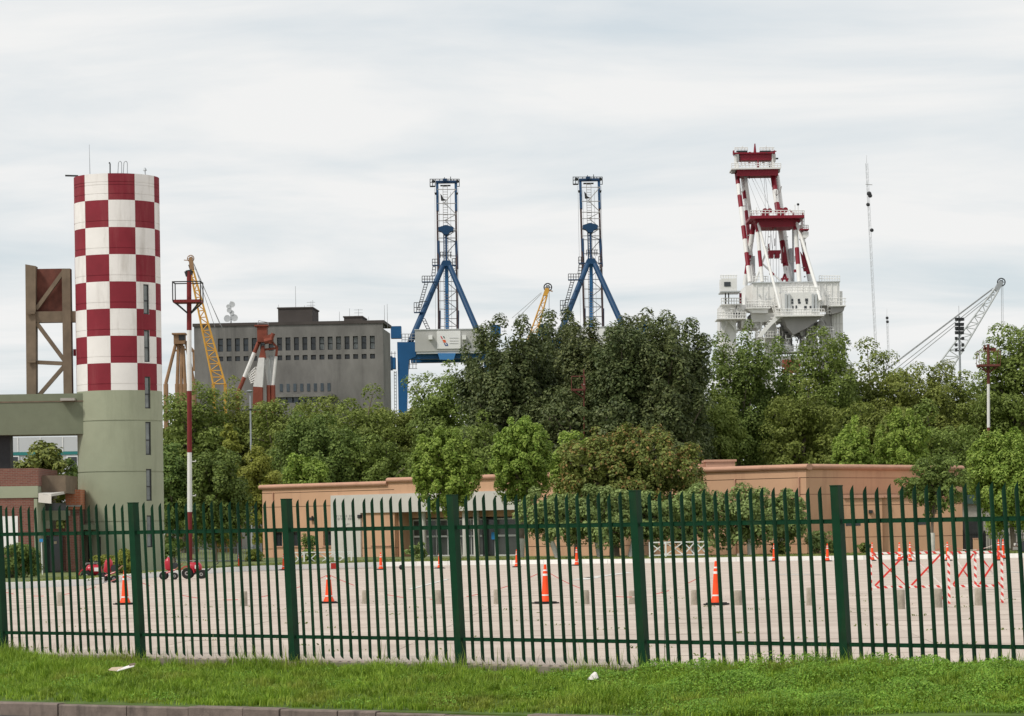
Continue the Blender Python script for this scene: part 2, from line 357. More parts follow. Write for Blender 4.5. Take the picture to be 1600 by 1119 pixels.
def leaf_material(name, dark, light, trans=0.3, hue_var=0.05, rough=0.55, nscale=0.35, dry=None, vmul=0.7, vmin=0.68):
    m = bpy.data.materials.new(name); m.use_nodes = True; t = m.node_tree; n = t.nodes; b = n['Principled BSDF']; out = n['Material Output']
    b.inputs['Roughness'].default_value = rough; b.inputs['Specular IOR Level'].default_value = 0.25
    g = n.new('ShaderNodeNewGeometry'); oi = n.new('ShaderNodeObjectInfo')
    rp = n.new('ShaderNodeValToRGB'); rp.color_ramp.elements[0].color = dark; rp.color_ramp.elements[1].color = light
    t.links.new(g.outputs['Random Per Island'], rp.inputs[0])
    ns = n.new('ShaderNodeTexNoise'); ns.inputs['Scale'].default_value = nscale; ns.inputs['Detail'].default_value = 3
    t.links.new(g.outputs['Position'], ns.inputs['Vector'])
    hs = n.new('ShaderNodeHueSaturation')
    a1 = n.new('ShaderNodeMath'); a1.operation = 'MULTIPLY_ADD'; a1.inputs[1].default_value = hue_var; a1.inputs[2].default_value = 0.5 - hue_var / 2
    t.links.new(oi.outputs['Random'], a1.inputs[0]); t.links.new(a1.outputs[0], hs.inputs['Hue'])
    a2 = n.new('ShaderNodeMath'); a2.operation = 'MULTIPLY_ADD'; a2.inputs[1].default_value = vmul; a2.inputs[2].default_value = vmin
    t.links.new(ns.outputs[0], a2.inputs[0]); t.links.new(a2.outputs[0], hs.inputs['Value'])
    t.links.new(rp.outputs[0], hs.inputs['Color'])
    if dry is not None:
        n4 = n.new('ShaderNodeTexNoise'); n4.inputs['Scale'].default_value = 0.9; n4.inputs['Detail'].default_value = 5
        t.links.new(g.outputs['Position'], n4.inputs['Vector'])
        r4 = n.new('ShaderNodeValToRGB'); r4.color_ramp.elements[0].position = 0.52; r4.color_ramp.elements[0].color = (0, 0, 0, 1); r4.color_ramp.elements[1].position = 0.72; r4.color_ramp.elements[1].color = (0.7, 0.7, 0.7, 1)
        t.links.new(n4.outputs[0], r4.inputs[0]); md = n.new('ShaderNodeMixRGB'); md.inputs[2].default_value = dry
        t.links.new(r4.outputs[0], md.inputs[0]); t.links.new(rp.outputs[0], md.inputs[1]); t.links.new(md.outputs[0], hs.inputs['Color'])
    t.links.new(hs.outputs[0], b.inputs['Base Color'])
    tr = n.new('ShaderNodeBsdfTranslucent'); t.links.new(hs.outputs[0], tr.inputs[0])
    mx = n.new('ShaderNodeMixShader'); mx.inputs[0].default_value = trans
    t.links.new(b.outputs[0], mx.inputs[1]); t.links.new(tr.outputs[0], mx.inputs[2]); t.links.new(mx.outputs[0], out.inputs[0])
    return m
L_olive = leaf_material('leaf_olive', (0.112, 0.152, 0.026, 1), (0.285, 0.342, 0.085, 1), 0.35, 0.03)
L_dark = leaf_material('leaf_dark_poplar', (0.052, 0.078, 0.024, 1), (0.180, 0.208, 0.080, 1), 0.3, 0.02, 0.45)
L_bright = leaf_material('leaf_bright', (0.140, 0.232, 0.030, 1), (0.385, 0.490, 0.105, 1), 0.35, 0.012)
L_mid = leaf_material('leaf_mid', (0.082, 0.135, 0.027, 1), (0.225, 0.300, 0.075, 1), 0.33, 0.02)
L_yellow = leaf_material('leaf_yellow_green', (0.160, 0.185, 0.025, 1), (0.320, 0.350, 0.070, 1), 0.35, 0.04)
L_redtip = leaf_material('leaf_red_tip', (0.250, 0.150, 0.045, 1), (0.400, 0.270, 0.100, 1), 0.3, 0.02)
L_redbase = leaf_material('leaf_photinia', (0.085, 0.118, 0.022, 1), (0.240, 0.275, 0.068, 1), 0.25, 0.02)
L_hedge = leaf_material('leaf_hedge', (0.135, 0.195, 0.055, 1), (0.350, 0.440, 0.160, 1), 0.33, 0.012)
L_grass = leaf_material('grass_blade', (0.100, 0.200, 0.012, 1), (0.340, 0.470, 0.055, 1), 0.35, 0.0, 0.55, 1.6, (0.30, 0.29, 0.06, 1), 1.3, 0.36)
L_lawn = leaf_material('lawn_blade', (0.10, 0.13, 0.03, 1), (0.25, 0.28, 0.08, 1), 0.3, 0.0, 0.6, 0.6)
L_dry = leaf_material('dry_stalk', (0.30, 0.26, 0.13, 1), (0.42, 0.38, 0.22, 1), 0.2, 0.0)
L_weed = leaf_material('weed_leaf', (0.090, 0.210, 0.016, 1), (0.260, 0.420, 0.055, 1), 0.3, 0.0, 0.55, 1.8, None, 1.3, 0.36)
#STAGE2
# ------------------------------------------------------------------ ground, lot, verge, kerbs
rng = random.Random(7)
FA = Vector((-8.82, 49.4, 0)); FB = Vector((6.68, 37.6, 0))
FD = (FB - FA).normalized(); FN = Vector((FD.y, -FD.x, 0))     # FN points at the camera
if FN.y > 0: FN = -FN
K0 = G(0, 1099, -0.42); K1 = G(850, 1120, -0.42)
K0.z = K1.z = 0; KD = (K1 - K0).normalized(); KN = Vector((KD.y, -KD.x, 0))
if KN.y > 0: KN = -KN
S0, S1 = -16.0, 40.0
def noise2(x, y):
    return (math.sin(x * 1.7 + y * 0.9 + 1.3) + math.sin(x * 0.63 - y * 1.9 + 4.0) + math.sin(x * 3.1 + y * 2.7)) / 3.0
def verge_z(s, w):
    """s metres along the fence, w 0 at the fence .. 1 at the kerb"""
    z = -0.14 - 0.26 * (w ** 1.35)
    z += 0.05 * noise2(s * 0.8, w * 5) * min(1, w * 4) * min(1, (1 - w) * 5)
    k = max(0.0, min(1.0, (s - 12.2) / 4.5)); k = k * k * (3 - 2 * k)
    z += k * 0.26 * (1 - 0.5 * w) * min(1.0, w * 9 + 0.25)
    k2 = max(0.0, min(1.0, (4.0 - s) / 4.0)); z += k2 * 0.12 * (1 - w)
    return z
def verge_p(s, w):
    a = FA + FD * s; b = K0 + KD * (s - 0.8); p = a.lerp(b, w)
    return (p.x, p.y, verge_z(s, w))
L_, R_ = FA + FD * S0, FA + FD * S1
g = MB(); g._add([(L_.x, L_.y, -0.04), (-5000, L_.y + 300, -0.04), (-5000, 9000, -0.04), (5000, 9000, -0.04), (5000, R_.y, -0.04), (R_.x, R_.y, -0.04)], [(5, 4, 3, 2, 1, 0)])
tag(g.build('ground', M_ground), kind='structure')
g = MB(); a, b = K0 + KD * (S0 - 40) + KN * 0.14, K0 + KD * (S1 + 40) + KN * 0.14
g._add([(a.x, a.y, -0.58), (b.x, b.y, -0.58), (b.x + 60, b.y - 120, -0.58), (a.x - 60, a.y - 120, -0.58)], [(0, 1, 2, 3)])
tag(g.build('road', M_asphalt), kind='structure')
g = MB(); NS, NW = 112, 20
for i in range(NS + 1):
    for j in range(NW + 1):
        q = verge_p(S0 + (S1 - S0) * i / NS, min(j, NW - 1) / (NW - 1)); g.v.append(q if j < NW else (q[0], q[1], -0.62))
for i in range(NS):
    for j in range(NW):
        k = i * (NW + 1) + j; g.f.append([k, k + NW + 1, k + NW + 2, k + 1]); g.mi.append(0)
verge = tag(g.build('grass_verge', M_bank, smooth=True), kind='structure')
# near kerb: worn stones
kerb = thing('kerb', None, None, (K0.x, K0.y, -0.58)); tag(kerb, kind='structure')
s = -14.0; kr = random.Random(3)
while s < 34:
    ln = kr.choice((0.62, 0.95, 1.1, 1.25)); zt = -0.405 + kr.uniform(-0.02, 0.02); pr = kr.uniform(-0.015, 0.02)
    b = MB(kerb.location); c0 = K0 + KD * (s + 0.008) + KN * pr; c1 = K0 + KD * (s + ln - 0.008) + KN * pr
    f = KN * 0.13; bk = -KN * 0.13; ch = 0.02
    q0, q1, q2, q3 = c0 + f, c1 + f, c1 + bk, c0 + bk
    b.hexa([(p.x, p.y, -0.62) for p in (q0, q1, q2, q3)] + [(p.x, p.y, zt - ch) for p in (q0, q1, q2, q3)])
    i0, i1 = c0 + f * 0.86, c1 + f * 0.86
    b._add([(q0.x, q0.y, zt - ch), (q1.x, q1.y, zt - ch), (i1.x, i1.y, zt), (i0.x, i0.y, zt), (q2.x, q2.y, zt), (q3.x, q3.y, zt), (q2.x, q2.y, zt - ch), (q3.x, q3.y, zt - ch)],
           [(0, 1, 2, 3), (3, 2, 4, 5), (5, 4, 6, 7), (1, 6, 4, 2), (0, 3, 5, 7)])
    b.build('kerb_stone', M_kerb, kerb)
    s += ln
# footing under the fence
b = MB()
a, c = FA + FD * S0, FA + FD * S1
b.obox((a + c) / 2, FD, FN, (c - a).length / 2, 0.10, -0.35, -0.02)
tag(b.build('fence_footing', M_soil), kind='structure')

# paved lot: single slabs near, one sheet beyond
SX = 4.5
ca, sa = math.cos(SLAB_ANG), math.sin(SLAB_ANG)
def fr(a, b): return (a * ca - b * sa, a * sa + b * ca)
def clip(poly):
    out = []
    def side(p): return (Vector((p[0], p[1], 0)) - FA).dot(-FN) - 0.10
    for i in range(len(poly)):
        p, q = poly[i], poly[(i + 1) % len(poly)]; sp_, sq = side(p), side(q)
        if sp_ >= 0: out.append(p)
        if sp_ * sq < 0:
            t = sp_ / (sp_ - sq); out.append((p[0] + (q[0] - p[0]) * t, p[1] + (q[1] - p[1]) * t))
    return out
J1 = 29
lot = MB()
# far sheet with openings for nothing: it runs from row J1 to the far kerb
q = [fr(-260, J1 * SLAB), fr(260, J1 * SLAB), fr(260, 182), fr(-260, 182)]
lot._add([(p[0], p[1], 0.0) for p in q], [(0, 1, 2, 3)])
lot_o = tag(lot.build('parking_lot', M_slabfar), kind='structure')
edge_polys = MB()
for j in range(8, J1):
    for i in range(-9, 10):
        a0, a1, b0, b1 = i * SX, (i + 1) * SX, j * SLAB, (j + 1) * SLAB
        cx, cy = fr((a0 + a1) / 2, (b0 + b1) / 2)
        poly = clip([fr(a0 + 0.005, b0 + 0.05), fr(a1 - 0.005, b0 + 0.05), fr(a1 - 0.005, b1 - 0.05), fr(a0 + 0.005, b1 - 0.05)])
        if len(poly) < 3: continue
        sb = MB(); dz = [rng.uniform(-0.006, 0.006) for _ in poly]
        n = len(poly); top = [(p[0], p[1], dz[k]) for k, p in enumerate(poly)]; bot = [(p[0], p[1], -0.09) for p in poly]
        sb._add(bot + top, [tuple(range(n, 2 * n))] + [(k, (k + 1) % n, n + (k + 1) % n, n + k) for k in range(n)])
        if cy > 30 and abs(cx / cy) < 0.25 and cy < 92:
            sb.build('paving_slab', M_slab, lot_o)
        else:
            edge_polys._add(sb.v, sb.f)
tag(edge_polys.build('paving_slab', M_slab, lot_o), kind='stuff')
# painted lines in the lot
ml = thing('parking_marking', None, None, (0, 0, 0)); tag(ml, kind='structure')
for (xa, ya, xb, yb, w) in ((915, 903.5, 985, 894.5, 0.35), (905, 906, 930, 902, 0.6), (1130, 898.5, 1290, 898, 0.22), (1215, 897.5, 1285, 898, 0.45), (1340, 897, 1420, 897, 0.25), (1560, 893, 1600, 895, 0.25), (1500, 889, 1540, 888.5, 0.2), (640, 921, 700, 905, 0.14)):
    b = MB(); p, q_ = G(xa, ya, 0.004), G(xb, yb, 0.004); d = (q_ - p).normalized(); nn = Vector((-d.y, d.x, 0)) * w / 2
    vs = [p - nn, q_ - nn, q_ + nn, p + nn]
    b._add([(v.x, v.y, 0.012) for v in vs], [(0, 1, 2, 3)]); b.build('painted_line', M_line, ml)

# far white kerb and the lawn behind it
KP = [(-420, 972), (-260, 950), (0, 921), (135, 915), (200, 906.5), (250, 901.5), (330, 896), (400, 891.5), (600, 885), (800, 882), (1000, 880), (1200, 876.8), (1400, 874), (1600, 871.5), (1900, 867.5), (2300, 862)]
KW = [G(x, y, 0) for x, y in KP]
fk = thing('lawn_kerb', None, None, (0, 0, 0)); tag(fk, kind='structure')
for k in range(len(KW) - 1):
    p, q_ = KW[k], KW[k + 1]; d = q_ - p; n = max(1, int(d.length / 1.6)); d /= n
    u = d.normalized(); nn = Vector((-u.y, u.x, 0))
    for i in range(n):
        b = MB(); c0 = p + d * i + u * 0.008; c1 = p + d * (i + 1) - u * 0.008; zt = 0.25 + rng.uniform(-0.008, 0.008)
        vs = [c0, c1, c1 + nn * 0.3, c0 + nn * 0.3]
        b.hexa([(v.x, v.y, -0.03) for v in vs] + [(v.x, v.y, zt) for v in (vs[0] + nn * 0.02, vs[1] + nn * 0.02, vs[2], vs[3])])
        b.build('kerb_stone', M_kerbwhite, fk)
LZ = 0.20
b = MB(); nn = Vector((0, 0.25, 0))
poly = [(p.x, p.y + 0.25, LZ) for p in KW]
far = [(p.x * 2.2, 420, LZ) for p in KW]
b._add(poly + far, [(i, i + 1, len(poly) + i + 1, len(poly) + i) for i in range(len(poly) - 1)])
lawn = tag(b.build('lawn', M_lawnsoil), kind='structure')

# ------------------------------------------------------------------ palisade fence
fence = thing('palisade_fence', 'dark green steel palisade fence along the front of the paved lot', 'fence', (FA.x, FA.y, 0))
lean = 0.050
def f_t(px, z):
    """fence parameter (m) seen at a pixel column, at height z"""
    t = 10.0
    for _ in range(20):
        p = FA + FD * t
        u = p.x / p.y; v = (z - EYE) / p.y
        x = 800 + F * (u * cr - v * sr)
        t += (px - x) / (F / p.y) / 1.2
    return t
posts_px = [-228, 0.5, 214, 454, 713.5, 999.5, 1315, 1668]
posts = [f_t(p, 1.25) for p in posts_px]
posts = [posts[0] - 3.33] + posts + [posts[-1] + 3.33, posts[-1] + 6.66]
FQ = math.atan2(FD.y, FD.x)
def fence_local(name, m, parent, mb_fn, t, lean_on=True):
    b = MB(); mb_fn(b)
    o = b.build(name, m, parent)
    return o
def place(o, t, z=0.0, ln=lean, off=0.0):
    p = FD * t + FN * off
    o.location = (p.x, p.y, z)
    o.rotation_euler = (0, 0, FQ)
def shear(b, ln):
    b.v = [(x - ln * z, y, z) for (x, y, z) in b.v]
# local frame: x along fence, y = +90deg from x ; camera side sign:
ysign = 1.0 if (Vector((-FD.y, FD.x, 0)).dot(FN) > 0) else -1.0
post_me = None
for i, t in enumerate(posts):
    if post_me is None:
        b = MB(); b.box(-0.062, 0.062, -0.065, 0.065, -0.3, 2.53); b.box(-0.067, 0.067, -0.07, 0.07, 2.53, 2.545); shear(b, lean)
        o = b.build('post', M_fence, fence); post_me = o.data
    else:
        o = bpy.data.objects.new('post', post_me); COL.objects.link(o); o.parent = fence
    place(o, t + lean * 1.25)
def picket_mesh(dz_top, var):
    b = MB(); w = 0.031; th = 0.004
    zt, zb = 2.53 + dz_top, 0.03
    prof = [(-w, 0.0), (-w * 0.35, 0.020), (w * 0.35, 0.020), (w, 0.0)]
    def ztop(x): return zt - 0.115 * (0.5 - x / (2 * w))
    def zbot(x): return zb + 0.075 * (0.5 - x / (2 * w))
    vs = []
    for (x, y) in prof: vs += [(x, ysign * y, zbot(x)), (x, ysign * y, ztop(x))]
    for (x, y) in prof: vs += [(x, ysign * (y - th), zbot(x)), (x, ysign * (y - th), ztop(x))]
    fs = []
    for k in range(3):
        fs.append((2 * k, 2 * k + 2, 2 * k + 3, 2 * k + 1)); fs.append((8 + 2 * k + 1, 8 + 2 * k + 3, 8 + 2 * k + 2, 8 + 2 * k))
        fs.append((2 * k + 1, 2 * k + 3, 8 + 2 * k + 3, 8 + 2 * k + 1)); fs.append((2 * k, 8 + 2 * k, 8 + 2 * k + 2, 2 * k + 2))
    fs += [(0, 1, 9, 8), (6, 14, 15, 7)]
    b._add(vs, fs); shear(b, lean)
    return b
pk = [picket_mesh(d, 0).build('picket', M_picket, fence) for d in (0.0, -0.012, 0.014)]
first = {0: True, 1: True, 2: True}
pr = random.Random(11)
for i in range(len(posts) - 1):
    t0, t1 = posts[i], posts[i + 1]; n = 17
    step = (t1 - t0) / 17.66
    # rails
    for (z, h) in ((2.05, 0.06), (0.37, 0.055)):
        b = MB(); b.box(0.08, t1 - t0 - 0.08, -0.022, 0.022, -h / 2, h / 2); b.box(0.08, t1 - t0 - 0.08, ysign * 0.022 if ysign > 0 else -0.026, 0.026 if ysign > 0 else -0.022, h / 2 - 0.008, h / 2 + 0.001)
        o = b.build('rail', M_fence, fence); place(o, t0 + lean * (1.25 - z), z)
    for k in range(n - 1):
        c = pr.choice((0, 0, 1, 2))
        tt = t0 + step * (k + 1.33) + pr.uniform(-0.008, 0.008)
        if first[c]: o = pk[c]; first[c] = False
        else: o = bpy.data.objects.new('picket', pk[c].data); COL.objects.link(o); o.parent = fence
        place(o, tt + lean * 1.25, pr.uniform(-0.008, 0.008), off=0.03)
        big = pr.random() < 0.12
        o.rotation_euler = (pr.uniform(-0.006, 0.006), pr.uniform(-0.004, 0.004) * (3.0 if big else 1.0), FQ + pr.uniform(-0.05, 0.05))
#STAGE3
# ------------------------------------------------------------------ checkered tower
TD = 150.0; TS = F / TD
tc_ = P(187.5, 897, TD)
TX, TY, TZ = X(187.5, TD, 8), TD, 0.05
TR = 66.3 / TS
tower = thing('checkered_tower', 'tall round tower with red and white checks above a sage green shaft', 'tower', (TX, TY, TZ))
def tz(py): return P(187, py, TD - TR).z
rows = [tz(y) for y in (609.5, 567, 524.5, 482, 439.5, 397, 354.5, 312)] + [tz(270.5)]
slots = [(443, 490), (515, 565), (588, 638), (659, 711), (733, 783), (806, 856)]
slot_a0, slot_a1 = R(43.5), R(53.0)
def tower_pt(ang, r, z):
    # ang measured from the camera-facing direction, positive to the right
    return (TX + r * math.sin(ang), TY - r * math.cos(ang), z)
edges = [R(-3.5 + 36 * k) for k in range(10)]
angs = set()
for k in range(10):
    for j in range(6): angs.add(round(R(-3.5 + 36 * k + 6 * j), 6))
for a in (slot_a0, slot_a1, R(-8.0), R(-7.4)): angs.add(round(a, 6))
angs = sorted(((a + math.pi) % (2 * math.pi)) - math.pi for a in angs)
def shell(zs, radius_of, matidx, skip, name, mats):
    b = MB(tower.location); n = len(angs)
    for z in zs:
        for a in angs:
            r = TR - radius_of(z)
            b.v.append(tower_pt(a, r, z))
    for k in range(len(zs) - 1):
        zc = (zs[k] + zs[k + 1]) / 2
        for i in range(n):
            j = (i + 1) % n; ac = (angs[i] + angs[j]) / 2 if j else math.pi
            if skip(ac, zc): continue
            b.f.append([k * n + i, k * n + j, (k + 1) * n + j, (k + 1) * n + i]); b.mi.append(matidx(ac, zc))
    return b
slz = [(tz(b_), tz(a_)) for a_, b_ in slots]
def in_slot(a, z): return slot_a0 < a < slot_a1 and any(z0 < z < z1 for z0, z1 in slz)
def check(a, z):
    k = int(math.floor((math.degrees(a) + 3.5) / 36.0)); r = 0
    while r < 7 and z > rows[r + 1]: r += 1
    return (k + r) % 2            # 0 white, 1 red
grv = [tz(y) for y in (657, 737, 815)]
zs = sorted(set([TZ - 0.3, rows[0]] + [z for pr_ in slz for z in pr_ if z < rows[0]] + [z + d for z in grv for d in (-0.03, -0.029, 0.029, 0.03)]))
gset = lambda z: 0.035 if any(abs(z - g_) < 0.0295 for g_ in grv) else 0.0
b = shell(zs, gset, lambda a, z: 0, in_slot, 'shaft', None); b.build('shaft', [M_sage], tower, smooth=True)
top_g = [tz(283.5), tz(288)]
sub_g = [r_ + 0.33 for r_ in rows[:-1]]
zs = sorted(set(rows + [z for pr_ in slz for z in pr_ if z > rows[0]] + [z + d for z in top_g + sub_g for d in (-0.016, -0.015, 0.015, 0.016)]))
gset2 = lambda z: 0.018 if any(abs(z - g_) < 0.0155 for g_ in top_g + sub_g) else 0.0
b = shell(zs, gset2, lambda a, z: check(a, z), in_slot, 'drum', None)
b.cm = 0
n = len(angs); k0 = len(b.v)
rim = rows[-1]
# parapet thickness and roof
for a in angs: b.v.append(tower_pt(a, TR - 0.2, rim))
for a in angs: b.v.append(tower_pt(a, TR - 0.2, rim - 0.5))
base_top = (len(zs) - 1) * n
for i in range(n):
    j = (i + 1) % n
    b.f.append([base_top + i, base_top + j, k0 + j, k0 + i]); b.mi.append(0)
    b.f.append([k0 + i, k0 + j, k0 + n + j, k0 + n + i]); b.mi.append(0)
b.f.append([k0 + n + i for i in range(n)]); b.mi.append(0)
drum = b.build('checkered_drum', [M_towerw, M_towerr], tower, smooth=True)
# slot windows
for (z0, z1) in slz:
    b = MB(tower.location); r1 = TR + 0.004; r0 = TR - 0.10
    e0, e1 = slot_a0, slot_a1
    pts = [tower_pt(e0, r1, z0), tower_pt(e1, r1, z0), tower_pt(e1, r1, z1), tower_pt(e0, r1, z1), tower_pt(e0, r0, z0), tower_pt(e1, r0, z0), tower_pt(e1, r0, z1), tower_pt(e0, r0, z1)]
    b._add(pts, [(0, 4, 5, 1), (3, 2, 6, 7), (0, 3, 7, 4), (1, 5, 6, 2)])
    w = b.build('window', M_sage if z1 < rows[0] + 1 else M_towerw, tower)
    g_ = MB(tower.location); rg = TR - 0.075
    g_._add([tower_pt(e0, rg, z0), tower_pt(e1, rg, z0), tower_pt(e1, rg, z1), tower_pt(e0, rg, z1)], [(0, 1, 2, 3)])
    g_.build('pane', M_towerpane, w)
    f_ = MB(tower.location); zm = z0 + (z1 - z0) * 0.45
    for (aa, za, ab, zb) in ((e0 + 0.01, z0, e0 + 0.01, z1), (e1 - 0.01, z0, e1 - 0.01, z1), (e0, z0 + 0.03, e1, z0 + 0.03), (e0, z1 - 0.03, e1, z1 - 0.03), (e0, zm, e1, zm)):
        f_.bar(tower_pt(aa, TR - 0.055, za), tower_pt(ab, TR - 0.055, zb), 0.05)
    f_.build('frame', M_darkmetal, w)
# door and its canopy
def on_t(px, py, off=0.0): return P(px, py, TD - TR - off)
b = MB(tower.location); da0, da1 = R(-43), R(-21)
zt_ = tz(838)
b._add([tower_pt(da0, TR + 0.02, LZ), tower_pt(da1, TR + 0.02, LZ), tower_pt(da1, TR + 0.02, zt_), tower_pt(da0, TR + 0.02, zt_)], [(0, 1, 2, 3)])
b.build('door', M_glass, tower)
b = MB(tower.location); p = P(112, 828, TD - TR - 0.7); q_ = P(151, 818, TD - TR - 0.7)
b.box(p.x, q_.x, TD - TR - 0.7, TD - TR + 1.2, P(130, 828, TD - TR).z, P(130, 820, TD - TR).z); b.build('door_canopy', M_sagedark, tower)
# things on the rim
b = MB(tower.location)
p = P(140.5, 272, TD); b.tube(p, P(139.5, 226, TD), 0.022, 0.01, 5); b.build('whip_antenna', M_galv, tower)
b = MB(tower.location); p = P(172, 270, TD - 1); b.tube(p + Vector((0, 0, -0.3)), P(172, 256, TD - 1), 0.035, 0.035, 6); b.tube(P(172, 256, TD - 1), P(170.6, 254, TD - 1), 0.035, 0.05, 6); b.build('vent_pipe', M_darkmetal, tower)
for x0, x1 in ((185, 190), (193.5, 199)):
    b = MB(tower.location); pts = []
    for i in range(9):
        t = math.pi * i / 8; xc = (x0 + x1) / 2; pts.append(P(xc - (x1 - x0) / 2 * math.cos(t), 256 - 4 * math.sin(t), TD - 1))
    b.path([P(x0 - 1, 274, TD - 1)] + pts + [P(x1, 274, TD - 1)], 0.022, 5); b.build('ladder_hoop', M_galv, tower)
b = MB(tower.location); b.tube(P(227, 273, TD - 1), P(226.5, 264, TD - 1), 0.03, 0.03, 6); b.lathe(P(226.5, 268, TD - 1), [(0.02, 0), (0.1, 0.05), (0.06, 0.15), (0.02, 0.2)], 8); b.build('beacon', M_galv, tower)
b = MB(tower.location); b.bar(P(122, 275, TD), P(102, 274.5, TD), 0.10, 0.08); b.build('outrigger_arm', M_darkmetal, tower)
b = MB(tower.location); b.bar(P(121, 285.5, TD), P(117, 285.5, TD), 0.05, 0.05); b.build('outrigger_stub', M_darkmetal, tower)
b = MB(tower.location); p = P(118, 551, TD); b.box(p.x - 0.1, p.x + 0.25, TD - 0.15, TD + 0.15, p.z - 0.17, p.z + 0.17); b.build('siren_box', M_towerr, tower)

# ------------------------------------------------------------------ beam bridge and brown frame left of the tower
BD = TD - 0.4
def bx_px(b, x0, y0, x1, y1, D, dep):
    """box whose front face covers the given pixel rectangle at depth D"""
    p, q_ = P((x0 + x1) / 2, y0, D), P((x0 + x1) / 2, y1, D); zc = (p.z + q_.z) / 2
    b.box(X(x0, D, zc), X(x1, D, zc), D, D + dep, q_.z, p.z)
br_ = thing('beam_bridge', 'dark sage concrete beam bridge running left from the checkered tower', 'bridge', (X(60, BD, 0), BD, LZ))
def f_(b):
    zt0, zb0 = P(0, 618, BD).z, P(0, 681, BD).z
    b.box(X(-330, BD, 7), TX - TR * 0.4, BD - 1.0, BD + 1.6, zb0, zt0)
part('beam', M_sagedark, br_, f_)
def f_(b):
    zt0, zb0 = P(0, 629, BD).z, P(0, 631, BD).z
    b.box(X(-330, BD, 7), TX - TR * 0.5, BD - 1.03, BD - 1.0, zb0, zt0)
part('drip_groove', M_brown, br_, f_)
for px in (8, -210):
    part('column', M_darkmetal, br_, lambda b: b.box(X(px - 9, BD, 4), X(px + 10, BD, 4), BD - 0.2, BD + 0.7, LZ - 0.1, P(0, 681, BD).z))  # near-black material paints in the shade under the beam
part('gutter_spout', M_conc, br_, lambda b: b.box(X(102, BD, 7), X(124, BD, 7), BD - 1.5, BD - 0.9, P(110, 628, BD).z, P(110, 624, BD).z))

fr_ = thing('lattice_frame', 'weathered brown concrete frame with rusty panel standing on the beam bridge', 'frame', (X(76, BD, 7), BD, P(0, 618, BD).z))
zb_ = P(76, 618.2, BD).z + 0.002
def fp(px, py, dy=0.0):
    v = P(px, py, BD); v.y += dy; return v
def f_(b):
    b.hexa([(X(42, BD, 8), BD, zb_), (X(57, BD, 8), BD - 0.1, zb_), (X(57, BD, 8), BD + 0.6, zb_), (X(40, BD, 8), BD + 0.6, zb_)] + [(X(39.5, BD, 16), BD, P(40, 413, BD).z), (X(56, BD, 16), BD - 0.1, P(56, 416, BD).z), (X(56, BD, 16), BD + 0.6, P(56, 416, BD).z), (X(39.5, BD, 16), BD + 0.6, P(40, 413, BD).z)])
part('column', M_brown, fr_, f_)
def f_(b):
    b.box(X(99, BD, 11), X(112, BD, 11), BD - 0.1, BD + 0.5, zb_, P(100, 420, BD).z)
part('column', M_brown, fr_, f_)
part('rust_panel', M_rustpanel, fr_, lambda b: b.box(X(55, BD, 15), X(100, BD, 15), BD + 0.35, BD + 0.47, P(75, 488, BD).z, P(75, 419, BD).z))
part('cross_beam', M_brown, fr_, lambda b: b.box(X(55.5, BD, 13), X(124, BD, 13), BD + 0.0, BD + 0.6, P(85, 503.5, BD).z, P(85, 486.5, BD).z))
for (x0, y0, x1, y1, w) in ((56, 483, 99, 424, 0.2), (57, 505, 100, 563, 0.26), (61, 617, 100, 572, 0.2), (57, 566, 99, 568, 0.22)):
    part('brace', M_brown, fr_, lambda b: b.bar(fp(x0, y0, 0.12), fp(x1, y1, 0.12), w, 0.2))
part('ledge', M_brown, fr_, lambda b: b.box(X(42, BD, 13), X(56, BD, 13), BD - 0.25, BD - 0.1, P(50, 491, BD).z, P(50, 488, BD).z))
part('ledge', M_brown, fr_, lambda b: b.box(X(43, BD, 13), X(56, BD, 13), BD - 0.25, BD - 0.1, P(50, 567, BD).z, P(50, 564, BD).z))

# ------------------------------------------------------------------ brick buildings at the left edge
D1 = 143.0
bb = thing('brick_building', 'dark brick building with a pale green band at the left edge', 'building', (X(20, D1, 0), D1, LZ))
def rect(name, m, th, x0, y0, x1, y1, D, dep, parent=None):
    return part(name, m, th, lambda b: bx_px(b, x0, y0, x1, y1, D, dep), parent=parent)
zg = P(30, 897, D1).y
rect('upper_wall', M_brick, bb, -160, 733, 60, 761, D1, 6)
rect('band', M_sage, bb, -160, 761, 59, 779.3, D1 - 0.06, 6)
rect('wall', M_brick, bb, -160, 779.5, 53.5, 896, D1, 6)
rect('pilaster', M_sage, bb, 53.7, 779.5, 59, 896, D1 - 0.04, 5.8)
rect('white_panel', M_white, bb, -40, 807, 28, 856, D1 - 0.05, 0.08)
rect('recess', M_brick, bb, 59.2, 826, 102, 893, D1 + 2.0, 0.4)
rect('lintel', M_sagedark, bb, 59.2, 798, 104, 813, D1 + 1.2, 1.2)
rect('parapet', M_brown, bb, 60.2, 743, 102.5, 771, D1 + 1.0, 4)
rect('glazing', M_glassgrey, bb, 60.5, 786, 103, 798, D1 + 2.4, 0.1)
dr = rect('door', M_glass, bb, 68, 838, 98, 894, D1 + 1.85, 0.1)
rect('notice', M_kraft, bb, 84.5, 846, 88.5, 850, D1 + 1.80, 0.03)
rect('side_wall', M_brick, bb, 103.5, 806, 122, 893, D1 + 1.6, 0.5)
def f_(b):
    a = [P(60, 770.5, D1 - 0.3), P(80, 772, D1 - 1.6), P(102, 768, D1 + 1.2), P(84, 768, D1 + 2.4)]
    b.prism(a, (0, 0, -0.12))
    q = [P(60, 772, D1 - 0.9), P(80, 775, D1 - 1.6), P(80, 787, D1 - 1.6), P(60, 785, D1 - 0.9)]
    b.prism(q, (0, 0.08, 0))
part('awning', M_paleconc, bb, f_)
